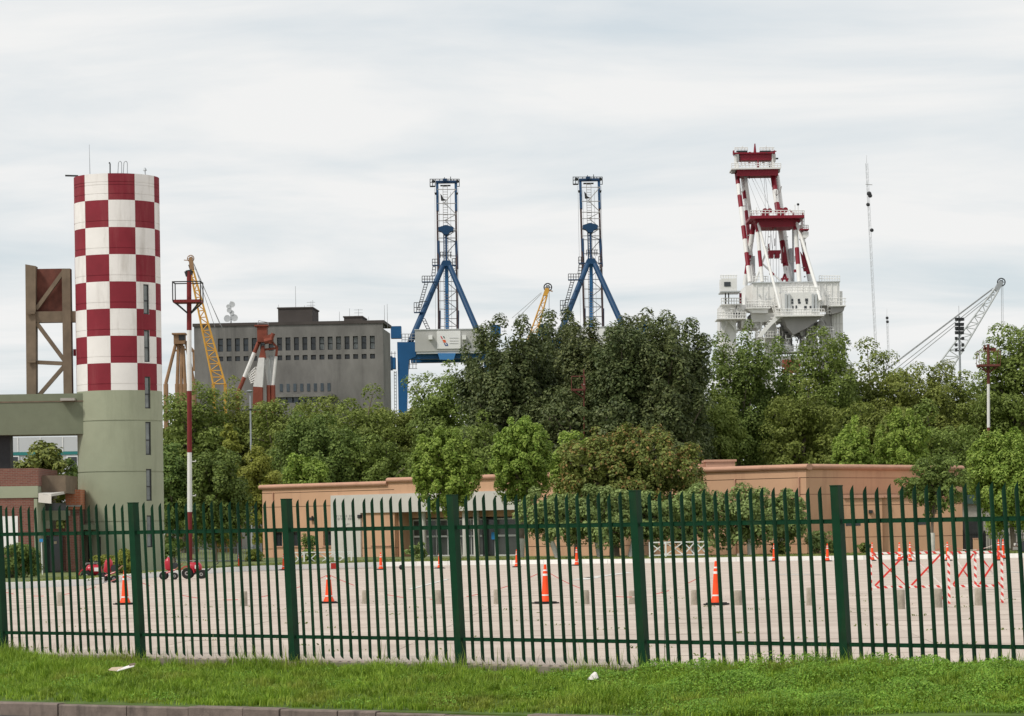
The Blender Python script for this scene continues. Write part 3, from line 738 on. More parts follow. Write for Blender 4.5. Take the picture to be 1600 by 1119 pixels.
ob_ = thing('orange_brick_block', 'small orange brick block squeezed between brick building and tower', 'building', (X(112, D1 + 4, 0), D1 + 4, LZ))
rect('wall', M_brickor, ob_, 102, 765, 126, 796, D1 + 4, 2)
rect('lower_wall', M_brick, ob_, 102.5, 796.2, 126, 896, D1 + 4.05, 2)
rect('lintel', M_conc, ob_, 101.5, 789, 126, 792, D1 + 3.96, 0.1)
sp_ = thing('sign_post', 'thin white post with small blue sign before the brick building', 'sign post', G(66, 903, LZ))
sp_.location = (X(66, 137, 1), 137, LZ)
part('post', M_white, sp_, lambda b: b.tube((X(66, 137, 1), 137, LZ), P(64.5, 842, 137), 0.025, 0.025, 6))
part('sign', M_screen, sp_, lambda b: bx_px(b, 61.5, 842, 67, 847, 136.95, 0.03))

# pale house behind
D2 = 205.0
ph = thing('pale_house', 'pale grey clad building with teal stripe behind the shrubs by the tower', 'building', (X(70, D2, 0), D2, LZ))
rect('wall', M_paleclad, ph, -60, 683, 190, 706, D2, 12)
rect('teal_stripe', M_teal, ph, -60, 706.2, 190, 711, D2 - 0.05, 12)
rect('lower_wall', M_paleclad, ph, -60, 711.2, 190, 872, D2 + 0.02, 11.8)
for x0 in (20, 60, 112):
    w = rect('window', M_white, ph, x0 - 8, 712.5, x0 + 10, 730, D2 - 0.06, 0.05); rect('pane', M_glass, ph, x0 - 6, 714, x0 + 8, 728.5, D2 - 0.09, 0.02, parent=w)
for x0 in (-10, 28, 63, 98): rect('cladding_seam', M_white, ph, x0 - 0.6, 683, x0 + 0.6, 706, D2 - 0.04, 0.03)

# ------------------------------------------------------------------ grey dock building
D3 = 335.0
gb = thing('grey_block_building', 'long grey concrete warehouse block with two rows of windows', 'building', (X(450, D3, 0), D3, 0))
gA = P(303, 510.5, D3 + 1.2); gB = P(598, 505, D3)
zT = gB.z; gA.z = gB.z = 0
gd = (gB - gA).normalized(); gn = Vector((gd.y, -gd.x, 0)); gn = -gn if gn.y > 0 else gn
LEN = (gB - gA).length
def gw(px, py):
    """(along, z) on the facade for a pixel"""
    u = (px - 800.0) / F; v = (HOR - py) / F
    ux = u * cr + v * sr; vz = -u * sr + v * cr
    # solve gA + gd*t with x = ux*y
    t = (ux * gA.y - gA.x) / (gd.x - ux * gd.y)
    y = gA.y + gd.y * t
    return t, EYE + vz * y
def gbox(b, t0, t1, z0, z1, out, back):
    c = gA + gd * (t0 + t1) / 2 + gn * ((out - back) / 2)
    b.obox(c, gd, gn, abs(t1 - t0) / 2, (out + back) / 2, z0, z1)
def pil(b, t0, t1, z0, z1): gbox(b, t0, t1, z0, z1, 0.0, 0.5)
win = []
for i in range(19):
    px = 344.5 + i * 13.18
    yo = (582 - px) / 238.0 * 4.0
    win.append((gw(px - 3.9, 536), gw(px + 3.9, 536), gw(px, 525 + yo)[1], gw(px, 545.5 + yo)[1], gw(px, 553.5 + yo * 0.8)[1], gw(px, 561 + yo * 0.8)[1]))
zwt, zwb, zlt, zlb = [sum(w[k] for w in win) / len(win) for k in (2, 3, 4, 5)]
tw = [(w[0][0], w[1][0]) for w in win]
b = MB(gb.location)
pil(b, 0, LEN, zwt, zT)
pil(b, 0, LEN, zlt, zwb)
pil(b, 0, LEN, -0.1, zlb)
for (za, zb2) in ((zwb, zwt), (zlb, zlt)):
    e = [0] + [v for p_ in tw for v in p_] + [LEN]
    for k in range(0, len(e), 2): pil(b, e[k], e[k + 1], za, zb2)
b.build('facade_wall', M_greyb, gb)
b = MB(gb.location); gbox(b, 0.01, LEN - 0.01, -0.1, zT - 0.6, -0.5, 9); b.build('main_block', M_greyb, gb)
b = MB(gb.location); gbox(b, -0.15, LEN + 0.15, zT, zT + 0.35, 0.12, 9.1); b.build('roof_coping', M_greyroof, gb)
wr = random.Random(5)
wm_u = [mat('dock_pane_a', (0.03, 0.04, 0.048, 1), 0.2, 0.3, 0.5, spec=0.6), mat('dock_pane_b', (0.05, 0.07, 0.085, 1), 0.2, 0.3, 0.5, spec=0.6), mat('dock_pane_c', (0.22, 0.24, 0.24, 1), 0.4, 0.5, 1.2)]
for i, (t0, t1) in enumerate(tw):
    for (za, zb2, row) in ((zwb, zwt, 0), (zlb, zlt, 1)):
        fb = MB(gb.location); w = 0.07
        for (a0, a1, c0, c1) in ((t0, t0 + w, za, zb2), (t1 - w, t1, za, zb2), (t0 + w, t1 - w, za, za + w), (t0 + w, t1 - w, zb2 - w, zb2)): gbox(fb, a0, a1, c0, c1, -0.3, 0.4)
        if row == 0:
            zm = (za + zb2) / 2; gbox(fb, t0 + w, t1 - w, zm - 0.04, zm + 0.04, -0.3, 0.4)
        wo = fb.build('window', M_darkmetal, gb)
        pb_ = MB(gb.location); gbox(pb_, t0 + w, t1 - w, za + w, zb2 - w, -0.38, 0.45)
        m_ = wm_u[2] if (row == 0 and i in (12, 13, 14, 16, 18)) else wm_u[wr.choice((0, 0, 1))]
        pb_.build('pane', m_, wo)
# roof boxes
def roofbox(name, x0, y0, x1, y1, dep):
    t0, z0 = gw(x0, y1); t1, _ = gw(x1, y1); zz_ = gw((x0 + x1) / 2, y0)[1]
    b = MB(gb.location); gbox(b, t0, t1, zT + 0.2, zz_ + 0.6, -2.0, 2.0 + dep); gbox(b, t0 - 0.1, t1 + 0.1, zz_ + 0.6, zz_ + 0.75, -1.9, 2.1 + dep)
    return b.build(name, M_greyroof, gb)
roofbox('roof_house', 431, 488, 485, 507, 6); roofbox('roof_house', 534.5, 502, 563, 508, 5)
for (x, y0, y1, arm) in ((457, 452, 487, 0), (430, 481, 487, 0), (471, 482, 487, 0), (481, 476, 487, 1), (484, 474, 487, 0), (526, 492, 507, 0), (542, 487, 502, 0), (556, 488, 502, 2), (572, 500, 507, 0), (597, 482, 506, 0), (601.5, 480, 506, 0)):
    t, z0 = gw(x, y1); z1 = gw(x, y0)[1]; p = gA + gd * t - gn * 3
    b = MB(gb.location); b.tube((p.x, p.y, z0 - 0.3), (p.x, p.y, z1 + 0.6), 0.035, 0.02, 5)
    if arm:
        for k in range(arm + 1):
            zk = z1 + 0.5 - 0.35 * k; b.tube((p.x - 0.5, p.y, zk), (p.x + 0.5, p.y, zk), 0.02, 0.02, 4)
    b.build('roof_antenna', M_cable, gb)
# glazed annex at the foot of the block
b = MB(gb.location); t0 = gw(436, 610)[0]; t1 = gw(521, 610)[0]; za = gw(480, 602)[1]
gbox(b, t0, t1, -0.1, za - 2.2, 4.0, -0.02); gbox(b, t0 - 0.3, t1 + 0.3, za - 1.55, za - 1.2, 4.3, -0.02); b.build("annex", M_greyb, gb)
for i in range(9):
    ta = t0 + (t1 - t0) * i / 9 + 0.08; tb = t0 + (t1 - t0) * (i + 1) / 9 - 0.08
    b = MB(gb.location); gbox(b, ta, tb, za - 2.2, za - 1.57, 3.9, -3.8); b.build('annex_pane', wm_u[1], gb)
for i in range(8):
    ta = t0 + (t1 - t0) * i / 8 + 0.1; tb = ta + 0.35
    b = MB(gb.location); gbox(b, ta, tb, za - 0.7, za + 0.2, 0.05, -0.01); b.build('annex_pane', wm_u[1], gb)
# dish mast on the roof
dm = thing('dish_mast', 'white cluster of dish antennas on the left roof end of grey block', 'antenna', (0, 0, 0))
t, _ = gw(353, 510); p = gA + gd * t - gn * 4; dm.location = (p.x, p.y, zT + 0.35)
part('pole', M_lightgrey, dm, lambda b: b.tube((p.x, p.y, zT + 0.35), (p.x, p.y, gw(353, 476)[1] + 0.7), 0.08, 0.06, 6))
for (dx, py, rr) in ((-0.35, 501, 0.42), (0.5, 500, 0.42), (0.25, 479, 0.36), (-0.1, 488, 0.3), (0.2, 492, 0.3), (-0.2, 482, 0.25)):
    zc = gw(353, py)[1] + 0.5
    part('dish', M_lightgrey, dm, lambda b: b.lathe((p.x + dx, p.y - 0.25, zc), [(0.02, 0.0), (rr * 0.6, -0.08), (rr, -0.22), (rr, -0.26), (0.02, -0.24)], 12, axis=(0.2, 1, 0)))
#STAGE4
# ------------------------------------------------------------------ salmon building
pb = thing('salmon_building', 'low salmon coloured rendered building with rounded cornice across the lot', 'building', (0, 0, 0))
pA = Vector((X(410, 215, 4), 215, 0)); pB = Vector((X(1260, 180, 4), 180, 0))
pd = (pB - pA).normalized(); pn = Vector((pd.y, -pd.x, 0)); pn = -pn if pn.y > 0 else pn
PL = (pB - pA).length
pb.location = (pA.x, pA.y, 0)
def pw(px, py):
    u = (px - 800.0) / F; v = (HOR - py) / F
    ux = u * cr + v * sr; vz = -u * sr + v * cr
    t = (ux * pA.y - pA.x) / (pd.x - ux * pd.y)
    return t, EYE + vz * (pA.y + pd.y * t)
def pbox(b, t0, t1, z0, z1, out, back, base=None, d=None, nn=None):
    base = pA if base is None else base; d = d or pd; nn = nn or pn
    c = base + d * (t0 + t1) / 2 + nn * ((out - back) / 2)
    b.obox(c, d, nn, abs(t1 - t0) / 2, (out + back) / 2, z0, z1)
zTl = pw(500, 759)[1]; zTr = pw(1258, 730)[1]; tstep = pw(606, 756)[0]
zcap = (zTl + zTr) / 2; zTl = zTr - 0.22
ze0 = pw(520, 850)[0]; ze_portal_r = pw(800, 850)[0]      # white portal spans these
tp1 = pw(566, 850)[0]                                      # pillar right edge
te0, te1 = pw(617, 850)[0], pw(812, 850)[0]                # glazed entrance recess
zlin = pw(640, 800)[1]                                     # underside of the pale fascia
zfas = pw(640, 771)[1]
zent = pw(640, 812)[1]
# windows: (t0,t1,z0,z1)
wins = []
for (x0, x1, ya, yb) in ((428, 441, 831, 854), (455, 470, 831, 853), (505, 519, 831, 853), (581, 610, 829, 851), (1216, 1240, 826, 839)):
    wins.append((pw(x0, 840)[0], pw(x1, 840)[0], pw((x0 + x1) / 2, yb)[1], pw((x0 + x1) / 2, ya)[1]))
zw0 = sum(w[2] for w in wins[:4]) / 4; zw1 = sum(w[3] for w in wins[:4]) / 4
wins = [(a, b_, zw0, zw1) for a, b_, _, _ in wins[:4]] + [(wins[4][0], wins[4][1], zw0 + 0.4, zw1)]
def wall_run(b, t0, t1, z0, z1, openings):
    ts = sorted(openings); cur = t0
    for (a, c, za, zb2) in ts:
        if a > cur: pbox(b, cur, a, z0, z1, 0, 0.35)
        pbox(b, a, c, z0, za, 0, 0.35); pbox(b, a, c, zb2, z1, 0, 0.35); cur = c
    pbox(b, cur, t1, z0, z1, 0, 0.35)
zg1, zg2 = pw(500, 768.5)[1], pw(470, 791.5)[1]            # groove heights
zg3 = pw(470, 857.5)[1]
def wall_banded(b, t0, t1, zmax, ops):
    cuts = [0.0] + sorted(z for z in (zg3, zg2, zg1)) + [zmax]
    for k in range(len(cuts) - 1):
        za, zb2 = cuts[k] + (0.02 if k else 0), cuts[k + 1] - (0.02 if k < len(cuts) - 2 else 0)
        sub = [(a, c, max(za, x0), min(zb2, x1)) for (a, c, x0, x1) in ops if x1 > za + 0.01 and x0 < zb2 - 0.01]
        wall_run(b, t0, t1, za, zb2, sub)
b = MB(pb.location); wall_banded(b, 0.0, tstep, zTl, [w for w in wins[:4] if w[1] < tstep]); b.build('front_wall', M_pink, pb)
b = MB(pb.location); wall_banded(b, tstep, te0, zTr, [w for w in wins[:4] if w[0] > tstep]); b.build('front_wall', M_pink, pb)
b = MB(pb.location); wall_banded(b, te1, PL, zTr, [wins[4]]); b.build('front_wall', M_pink, pb)
b = MB(pb.location); pbox(b, te0, te1, zlin + 0.0, zTr - 0.1, 0, 0.35); b.build('fascia_wall', M_pink, pb)
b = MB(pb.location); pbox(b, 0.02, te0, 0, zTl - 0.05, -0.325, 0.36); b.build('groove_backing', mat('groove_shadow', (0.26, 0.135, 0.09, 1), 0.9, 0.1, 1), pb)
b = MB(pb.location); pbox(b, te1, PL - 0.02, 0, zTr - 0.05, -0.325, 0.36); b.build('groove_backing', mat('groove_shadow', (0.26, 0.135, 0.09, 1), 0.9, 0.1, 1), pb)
# cornice (rounded lip)
def cornice(t0, t1, z, base=None, d=None, nn=None, ext0=0.0, ext1=0.0):
    base = pA if base is None else base; d = d or pd; nn = nn or pn
    prof = [(-0.36, 0.0), (0.05, 0.0), (0.16, 0.05), (0.22, 0.14), (0.22, 0.22), (0.14, 0.32), (0.0, 0.36), (-0.36, 0.36)]
    b = MB(pb.location)
    poly = [base + d * (t0 - ext0) + nn * o_ + Vector((0, 0, z - 0.36 + h_)) for o_, h_ in prof]
    b.prism(poly, d * (t1 - t0 + ext0 + ext1)); b.build('cornice', M_pinkc, pb)
cornice(0, tstep, zTl + 0.2, ext0=0.2); cornice(tstep, PL, zTr + 0.2, ext1=0.21)
# right face
rd = Vector((-pn.x, -pn.y, 0)); rn = pd.copy()
RL = 17.0
b = MB(pb.location)
cuts = [0.0] + sorted([zg3, zg2, zg1]) + [zTr]
for k in range(4):
    za, zb2 = cuts[k] + (0.02 if k else 0), cuts[k + 1] - (0.02 if k < 3 else 0)
    pbox(b, 0.36, RL, za, zb2, 0.0, 0.3, base=pB, d=rd, nn=rn)
b.build('side_wall', M_pink, pb)
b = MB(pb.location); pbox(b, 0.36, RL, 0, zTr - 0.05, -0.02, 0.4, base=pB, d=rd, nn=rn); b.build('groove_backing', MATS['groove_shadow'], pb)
cornice(0.37, RL, zTr + 0.2, base=pB, d=rd, nn=rn)
b = MB(pb.location); pbox(b, 0.36, PL - 0.4, zTr - 1.0, zTr - 0.5, -0.6, RL); b.build('roof_slab', M_conc, pb)
b = MB(pb.location); pbox(b, 0.1, PL - 0.4, 0, zTl - 0.1, -RL + 0.01, RL + 0.3); b.build('back_wall', M_pink, pb)
b = MB(pb.location); pbox(b, 0.0, 0.35, 0, zTl - 0.06, -0.37, RL); b.build('end_wall', M_pink, pb)
# roof box
rbD = 194.0; rx0, rx1 = X(1104, rbD, 5), X(1149, rbD, 5); rzt = P(1125, 721.5, rbD).z
b = MB(pb.location); b.box(rx0, rx1, rbD, rbD + 3, zTr - 0.6, rzt); b.build('roof_box', M_pinkc, pb)
b = MB(pb.location); b.box(rx0 - 0.1, rx1 + 0.1, rbD - 0.1, rbD + 3.1, rzt, rzt + 0.14); b.build('roof_box_cap', M_pinkc, pb)
b = MB(pb.location); b.box(rx0 - 0.45, rx0 - 0.01, rbD + 0.6, rbD + 2.6, zTr - 0.6, rzt - 0.1); b.build('roof_box_step', M_pinkc, pb)
# pale portal: fascia + pillar
b = MB(pb.location); pbox(b, ze0, te1 + 0.5, zlin, zfas, 0.16, -0.004); b.build('portal_fascia', M_paleconc, pb)
b = MB(pb.location); pbox(b, ze0, tp1, 0, zlin - 0.002, 0.16, -0.004); b.build('portal_pillar', M_paleconc, pb)
# lettering on the pillar: two lines of dark letters and a faint emblem
lr = random.Random(2)
for (ya, hh, xa, xb) in ((806.5, 0.17, 526, 552), (811, 0.15, 530, 552)):
    zc = pw(540, ya)[1]; t = pw(xa, ya)[0]; tend = pw(xb, ya)[0]
    while t < tend:
        w_ = 0.15; b = MB(pb.location)
        pbox(b, t, t + 0.035, zc - hh / 2, zc + hh / 2, 0.175, -0.161)
        k = lr.choice((0, 1, 2))
        if k: pbox(b, t + 0.09, t + 0.125, zc - hh / 2, zc + hh / 2, 0.175, -0.161)
        for q in ((hh / 2 - 0.02, 0.0, -hh / 2 + 0.02)[:1 + k]): pbox(b, t + 0.035, t + 0.09, zc + q - 0.017, zc + q + 0.017, 0.175, -0.161)
        b.build('letter', M_cgrey, pb); t += lr.choice((0.19, 0.19, 0.19, 0.36))
te = pw(541, 822)[0]; zc = pw(541, 822)[1]
b = MB(pb.location)
for k in range(7):
    a = te - 0.45 + k * 0.15; h_ = 0.05 + 0.03 * (k % 3); pbox(b, a, a + 0.1, zc - 0.12 + 0.04 * k, zc - 0.12 + 0.04 * k + h_, 0.172, -0.161)
b.build('emblem', M_cgrey, pb)
# windows of the front
for (a, c, za, zb2) in wins:
    fb = MB(pb.location); w = 0.06
    for (q0, q1, z0, z1) in ((a, a + w, za, zb2), (c - w, c, za, zb2), (a + w, c - w, za, za + w), (a + w, c - w, zb2 - w, zb2), ((a + c) / 2 - 0.03, (a + c) / 2 + 0.03, za + w, zb2 - w)): pbox(fb, q0, q1, z0, z1, -0.16, 0.24)
    wo = fb.build('window', M_darkmetal, pb)
    gbm = MB(pb.location); pbox(gbm, a + w, c - w, za + w, zb2 - w, -0.21, 0.225); gbm.build('pane', M_glass, wo)
    sb_ = MB(pb.location); pbox(sb_, a - 0.08, c + 0.08, za - 0.08, za, 0.06, -0.002); sb_.build('sill', M_pinkc, wo)
# entrance recess
b = MB(pb.location); pbox(b, te0, te0 + 0.3, 0, zlin, -0.36, 3.0); pbox(b, te1 - 0.3, te1, 0, zlin, -0.36, 3.0); pbox(b, te0 + 0.3, te1 - 0.3, zent + 0.1, zlin - 0.003, -1.2, 1.5); b.build('entrance_soffit', M_pink, pb)
nb = 10
for k in range(nb):
    a = te0 + 0.35 + (te1 - te0 - 0.7) * k / nb; c = te0 + 0.35 + (te1 - te0 - 0.7) * (k + 1) / nb
    fb = MB(pb.location); pbox(fb, a, a + 0.07, 0, zent, -1.5, 1.6); pbox(fb, a + 0.07, c, zent - 0.1, zent, -1.5, 1.6); pbox(fb, a + 0.07, c, 0, 0.3, -1.5, 1.6)
    if k not in (6,): pbox(fb, a + 0.07, c, 1.55, 1.68, -1.46, 1.6)
    wo = fb.build('door' if k == 6 else 'window', M_darkmetal if k == 6 else M_alu, pb)
    gbm = MB(pb.location); pbox(gbm, a + 0.07, c, 0.3, zent - 0.1, -1.53, 1.56); gbm.build('pane', M_glass if k in (6, 3) else M_glassgrey, wo)
for px in (720, 737, 654): 
    t = pw(px, 850)[0]; b = MB(pb.location); p_ = pA + pd * t - pn * 0.5
    b.tube((p_.x, p_.y, 0), (p_.x, p_.y, zlin), 0.22, 0.22, 14); b.build('column', M_paleconc, pb, smooth=True)
t = pw(750, 836)[0]; b = MB(pb.location); pbox(b, t - 0.25, t + 0.2, pw(750, 841)[1] - 0.1, pw(750, 832)[1], -1.40, 1.45); b.build('door_sign', M_screen, pb)
# wall lamps
for (x, y) in ((489, 811), (564, 807)):
    t, z = pw(x, y); b = MB(pb.location); pbox(b, t - 0.14, t + 0.14, z - 0.12, z + 0.12, 0.24, 0.0); pbox(b, t - 0.04, t + 0.04, z + 0.12, z + 0.22, 0.12, 0.0); b.build('wall_lamp', M_darkmetal, pb)
for px in (428, 1150, 1250):
    t = pw(px, 800)[0]; b = MB(pb.location); p_ = pA + pd * t + pn * 0.07; b.tube((p_.x, p_.y, 0), (p_.x, p_.y, zTl - 0.4), 0.05, 0.05, 8); b.build('downpipe', M_pinkc, pb)
# lower wing on the right side
wD = 181.5
wy = wD
def wz(py): return P(1430, py, wD).z
b = MB(pb.location)
xs0, xs1, xs2 = X(1318, wD, 2), X(1379, wD, 2), X(1503, wD + 0.6, 2)
xs0 = max(xs0, pB.x + 1.2)
wing_cuts = [0, wz(838), wz(788), wz(777)]
for k in range(3):
    za, zb2 = wing_cuts[k] + (0.02 if k else 0), wing_cuts[k + 1] - (0.02 if k < 2 else 0)
    b.box(xs0, xs1 - 0.01, wy, wy + 6, za, zb2); b.box(xs1, xs2, wy + 0.35, wy + 6, za, zb2)
b.build('wing_wall', M_pink, pb)
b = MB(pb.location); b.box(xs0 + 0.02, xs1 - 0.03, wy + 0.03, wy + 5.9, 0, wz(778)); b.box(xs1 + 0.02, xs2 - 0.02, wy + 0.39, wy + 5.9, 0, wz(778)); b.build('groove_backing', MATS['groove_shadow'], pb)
b = MB(pb.location); b.box(xs0, xs1 + 0.1, wy - 0.14, wy + 6, wz(777), wz(772)); b.box(xs1 + 0.11, xs2 + 0.12, wy + 0.21, wy + 6, wz(777), wz(772)); b.build('wing_cornice', M_pinkc, pb)
b = MB(pb.location); b.box(X(1360, wD, 3) - 0.12, X(1360, wD, 3) + 0.12, wy - 0.2, wy, wz(801) , wz(796)); b.build('wall_lamp', M_darkmetal, pb)
b = MB(pb.location); b.box(X(1321, wD, 3), X(1344, wD, 3), wy - 0.02, wy + 0.1, wz(820), wz(815)); b.build('vent_slot', M_glass, pb)
b = MB(pb.location); b.box(X(1430, wD, 3), X(1452, wD, 3), wy + 0.33, wy + 0.4, wz(820), wz(815)); b.build('vent_slot', M_glass, pb)

# grey store and railing to the right of it
D4 = 200.0
gs = thing('grey_store', 'grey walled store behind iron railings right of the salmon building', 'building', (X(1560, D4, 0), D4, LZ))
rect('wall', M_conc, gs, 1495, 786, 1720, 866, D4, 8)
rect('upper_band', mat('store_teal', (0.05, 0.085, 0.08, 1), 0.7, 0.1, 1), gs, 1494, 772, 1722, 786, D4 - 0.3, 8.4)
rect('shutter', M_darkmetal, gs, 1503, 812, 1536, 865, D4 - 0.05, 0.1)
def railing(name, label, x0, x1, y0, y1, D, step, m):
    th = thing(name, label, 'railing', (X((x0 + x1) / 2, D, 0), D, LZ))
    def f_(b):
        x = x0
        while x <= x1:
            p, q = P(x, y0, D), P(x, y1, D); b.bar((p.x, D, LZ - 0.02), (p.x, D, p.z), 0.035); x += step
    o = part('bar', m, th, f_); o['kind'] = 'stuff'
    for yy in (y0 + 4, y1 - 4): part('rail', m, th, lambda b: b.bar(P(x0, yy, D), P(x1, yy, D), 0.06, 0.06))
    x = x0
    while x <= x1 + 0.1:
        part('post', m, th, lambda b: b.box(P(x, y0, D).x - 0.06, P(x, y0, D).x + 0.06, D - 0.06, D + 0.06, LZ - 0.02, P(x, y0 - 3, D).z)); x += (x1 - x0) / 4.0
    return th
railing('iron_railing', 'dark iron railing between salmon building and parked car', 1504, 1640, 832, 862, 186, 3.6, M_darkmetal)
railing('garden_railing', 'low grey railing under the trees right of the checkered tower', 262, 408, 852, 880, 188, 4.2, M_galv)
ub = thing('utility_box', 'small salmon utility pillar on the lawn before the dark railing', 'utility box', (X(1525.5, 178, 0), 178, LZ))
part('body', M_pink, ub, lambda b: bx_px(b, 1521.5, 842, 1530, 861, 178, 0.3))
part('cap', M_pinkc, ub, lambda b: bx_px(b, 1521, 840.8, 1530.5, 842, 177.97, 0.36))
#STAGE5
# ------------------------------------------------------------------ blue gantry cranes
DB = 400.0
SB = F / DB
bc = thing('blue_crane', 'blue gantry crane with raised boom and grey machinery house, left one', 'crane', (X(697, DB, 0), DB, 0), 'pair of blue dock cranes')
def L(px, py, dy=0.0):
    return P(px, py, DB + dy)
def mir(px, py): return px + 2 * (697.5 + (829.5 - py) * -0.0148 - px) if False else (1394.5 - px)
def tubes(name, m, th, segs, r=0.05, n=5):
    def f_(b):
        for a, c in segs: b.tube(a, c, r, r, n)
    return part(name, m, th, f_)
part('machinery_house', M_house, bc, lambda b: b.box(L(650, 540).x, L(756, 540).x, DB - 4, DB + 8, L(700, 551.5).z, L(700, 518.5).z))
part('house_roof', M_lightgrey, bc, lambda b: b.box(L(649.3, 540).x, L(756.7, 540).x, DB - 4.1, DB + 8.1, L(700, 518.5).z, L(700, 517.2).z))
part('house_skirt', M_lightgrey, bc, lambda b: b.box(L(652, 540).x, L(754, 540).x, DB - 3.9, DB + 7.9, L(700, 555).z, L(700, 551.5).z))
bn = part('banner', M_banner, bc, lambda b: b.box(L(684, 540).x, L(720.5, 540).x, DB - 4.12, DB - 4.0, L(700, 547.8).z, L(700, 520.2).z))
def bnr(name, m, poly):
    def f_(b): b.prism([L(x, y, -4.16) for x, y in poly], (0, 0.05, 0))
    part(name, m, bc, f_, parent=bn)
M_lr = mat('logo_red', (0.5, 0.03, 0.05, 1)); M_lg = mat('logo_green', (0.02, 0.12, 0.10, 1)); M_lo = mat('logo_orange', (0.72, 0.12, 0.03, 1)); M_lb = mat('logo_blue', (0.02, 0.06, 0.22, 1)); M_lt = mat('logo_text', (0.55, 0.55, 0.56, 1))
bnr('logo_mark', M_lr, [(688, 525.4), (689.6, 525.4), (692, 529.4), (690.3, 529.4)])
bnr('logo_mark', M_lg, [(692, 525.2), (693.6, 525.2), (695.3, 528.4), (693.8, 528.4)])
bnr('logo_mark', M_lo, [(690.6, 531), (695.8, 531), (697.2, 535.3), (692.6, 535.3), (692.6, 533.4)])
bnr('logo_mark', M_lb, [(693.6, 536.4), (695, 536.4), (696.4, 538.8), (695.4, 540.2)])
bnr('logo_mark', M_lb, [(697, 536.2), (698.9, 536.2), (700.3, 540.4), (695.6, 540.4), (695.2, 539.2), (698.4, 539.2)])
for yy in (527.5, 532, 536): bnr('logo_text', M_lt, [(702.5, yy), (716, yy), (716, yy + 0.9), (702.5, yy + 0.9)])
for x0 in (671, 723): part('lamp_box', M_white, bc, lambda b: b.box(L(x0, 530).x, L(x0 + 6, 530).x, DB - 4.7, DB - 4.0, L(x0, 534).z, L(x0, 527.5).z))
part('girder', M_blue, bc, lambda b: b.box(L(640, 557).x, L(756, 557).x, DB - 3, DB - 1, L(697, 562.5).z, L(697, 555.1).z))
part('girder', M_blue, bc, lambda b: b.box(L(640, 557).x, L(756, 557).x, DB + 5, DB + 7, L(697, 562.5).z, L(697, 555.1).z))
part('centre_block', M_bluelt, bc, lambda b: b.prism([L(684, 552, -4.1), L(712, 552, -4.1), L(709, 562, -4.1), L(687, 562, -4.1)], (0, 1.05, 0)))
for sgn in (0, 1):
    m_ = (lambda x: x) if sgn == 0 else (lambda x: 1394.5 - x)
    for dy in (-3.2, 5.2):
        def f_(b):
            po = [L(m_(620.5), 534.5, dy), L(m_(649.9), 534.5, dy), L(m_(649.9), 557, dy), L(m_(639), 562, dy), L(m_(636.5), 600, dy), L(m_(634.5), 700, dy), L(m_(634), 860, dy), L(m_(624), 860, dy), L(m_(623.5), 700, dy), L(m_(622), 600, dy)]
            if sgn: po = po[::-1]
            b.prism(po, (0, 2.0, 0))
        part('portal_leg', M_blue, bc, f_)
    part('electrical_box', M_blue, bc, lambda b: b.box(min(L(m_(612), 520).x, L(m_(628), 520).x), max(L(m_(612), 520).x, L(m_(628), 520).x), DB - 3, DB - 1, L(620, 530.5).z, L(620, 512).z))
    part('electrical_box', M_bluedk, bc, lambda b: b.box(min(L(m_(606), 570).x, L(m_(614.5), 570).x), max(L(m_(606), 570).x, L(m_(614.5), 570).x), DB - 3.6, DB - 1.5, L(612, 580).z, L(612, 559).z))
    part('electrical_box', M_blue, bc, lambda b: b.box(min(L(m_(615), 570).x, L(m_(619.4), 570).x), max(L(m_(615), 570).x, L(m_(619.4), 570).x), DB - 3.6, DB - 1.5, L(612, 578.5).z, L(612, 561).z))
    seg = []
    for y in (531, 527, 522): seg.append((L(m_(628), y, -3), L(m_(650), y, -3)))
    for x in (628, 633, 638, 643, 649): seg.append((L(m_(x), 534, -3), L(m_(x), 522, -3)))
    for x in (608, 612, 617): seg.append((L(m_(x), 559, -3), L(m_(x), 549, -3)))
    for x in (640, 645, 650): seg.append((L(m_(x), 563, -3), L(m_(x), 576, -3)))
    seg += [(L(m_(606), 552, -3), L(m_(619), 552, -3)), (L(m_(638), 569, -3), L(m_(652), 569, -3)), (L(m_(637), 576, -3), L(m_(652), 576, -3)), (L(m_(616), 580, -3), L(m_(617), 700, -3)), (L(m_(619), 580, -3), L(m_(620), 700, -3))]
    for k in range(24): seg.append((L(m_(616 + k * 0.04), 582 + k * 5, -3), L(m_(619.2 + k * 0.04), 582 + k * 5, -3)))
    tubes('walkway_rail', M_cable, bc, seg, 0.045, 4)
    # A-frame legs
    part('a_frame_leg', M_navy, bc, lambda b: b.tube(L(m_(694), 411, 4), L(m_(641), 535, -2), 0.38, 0.43, 12), True)
part('a_frame_head', M_navy, bc, lambda b: b.prism([L(691.5, 407, 3.4), L(703, 407, 3.4), L(707, 421, 3.4), L(697, 415, 3.4), L(687.5, 421, 3.4)], (0, 1.2, 0)))
part('back_column', M_bluelt, bc, lambda b: b.bar(L(697.5, 414, 4.5), L(698.5, 519, 6), 0.45, 0.45))
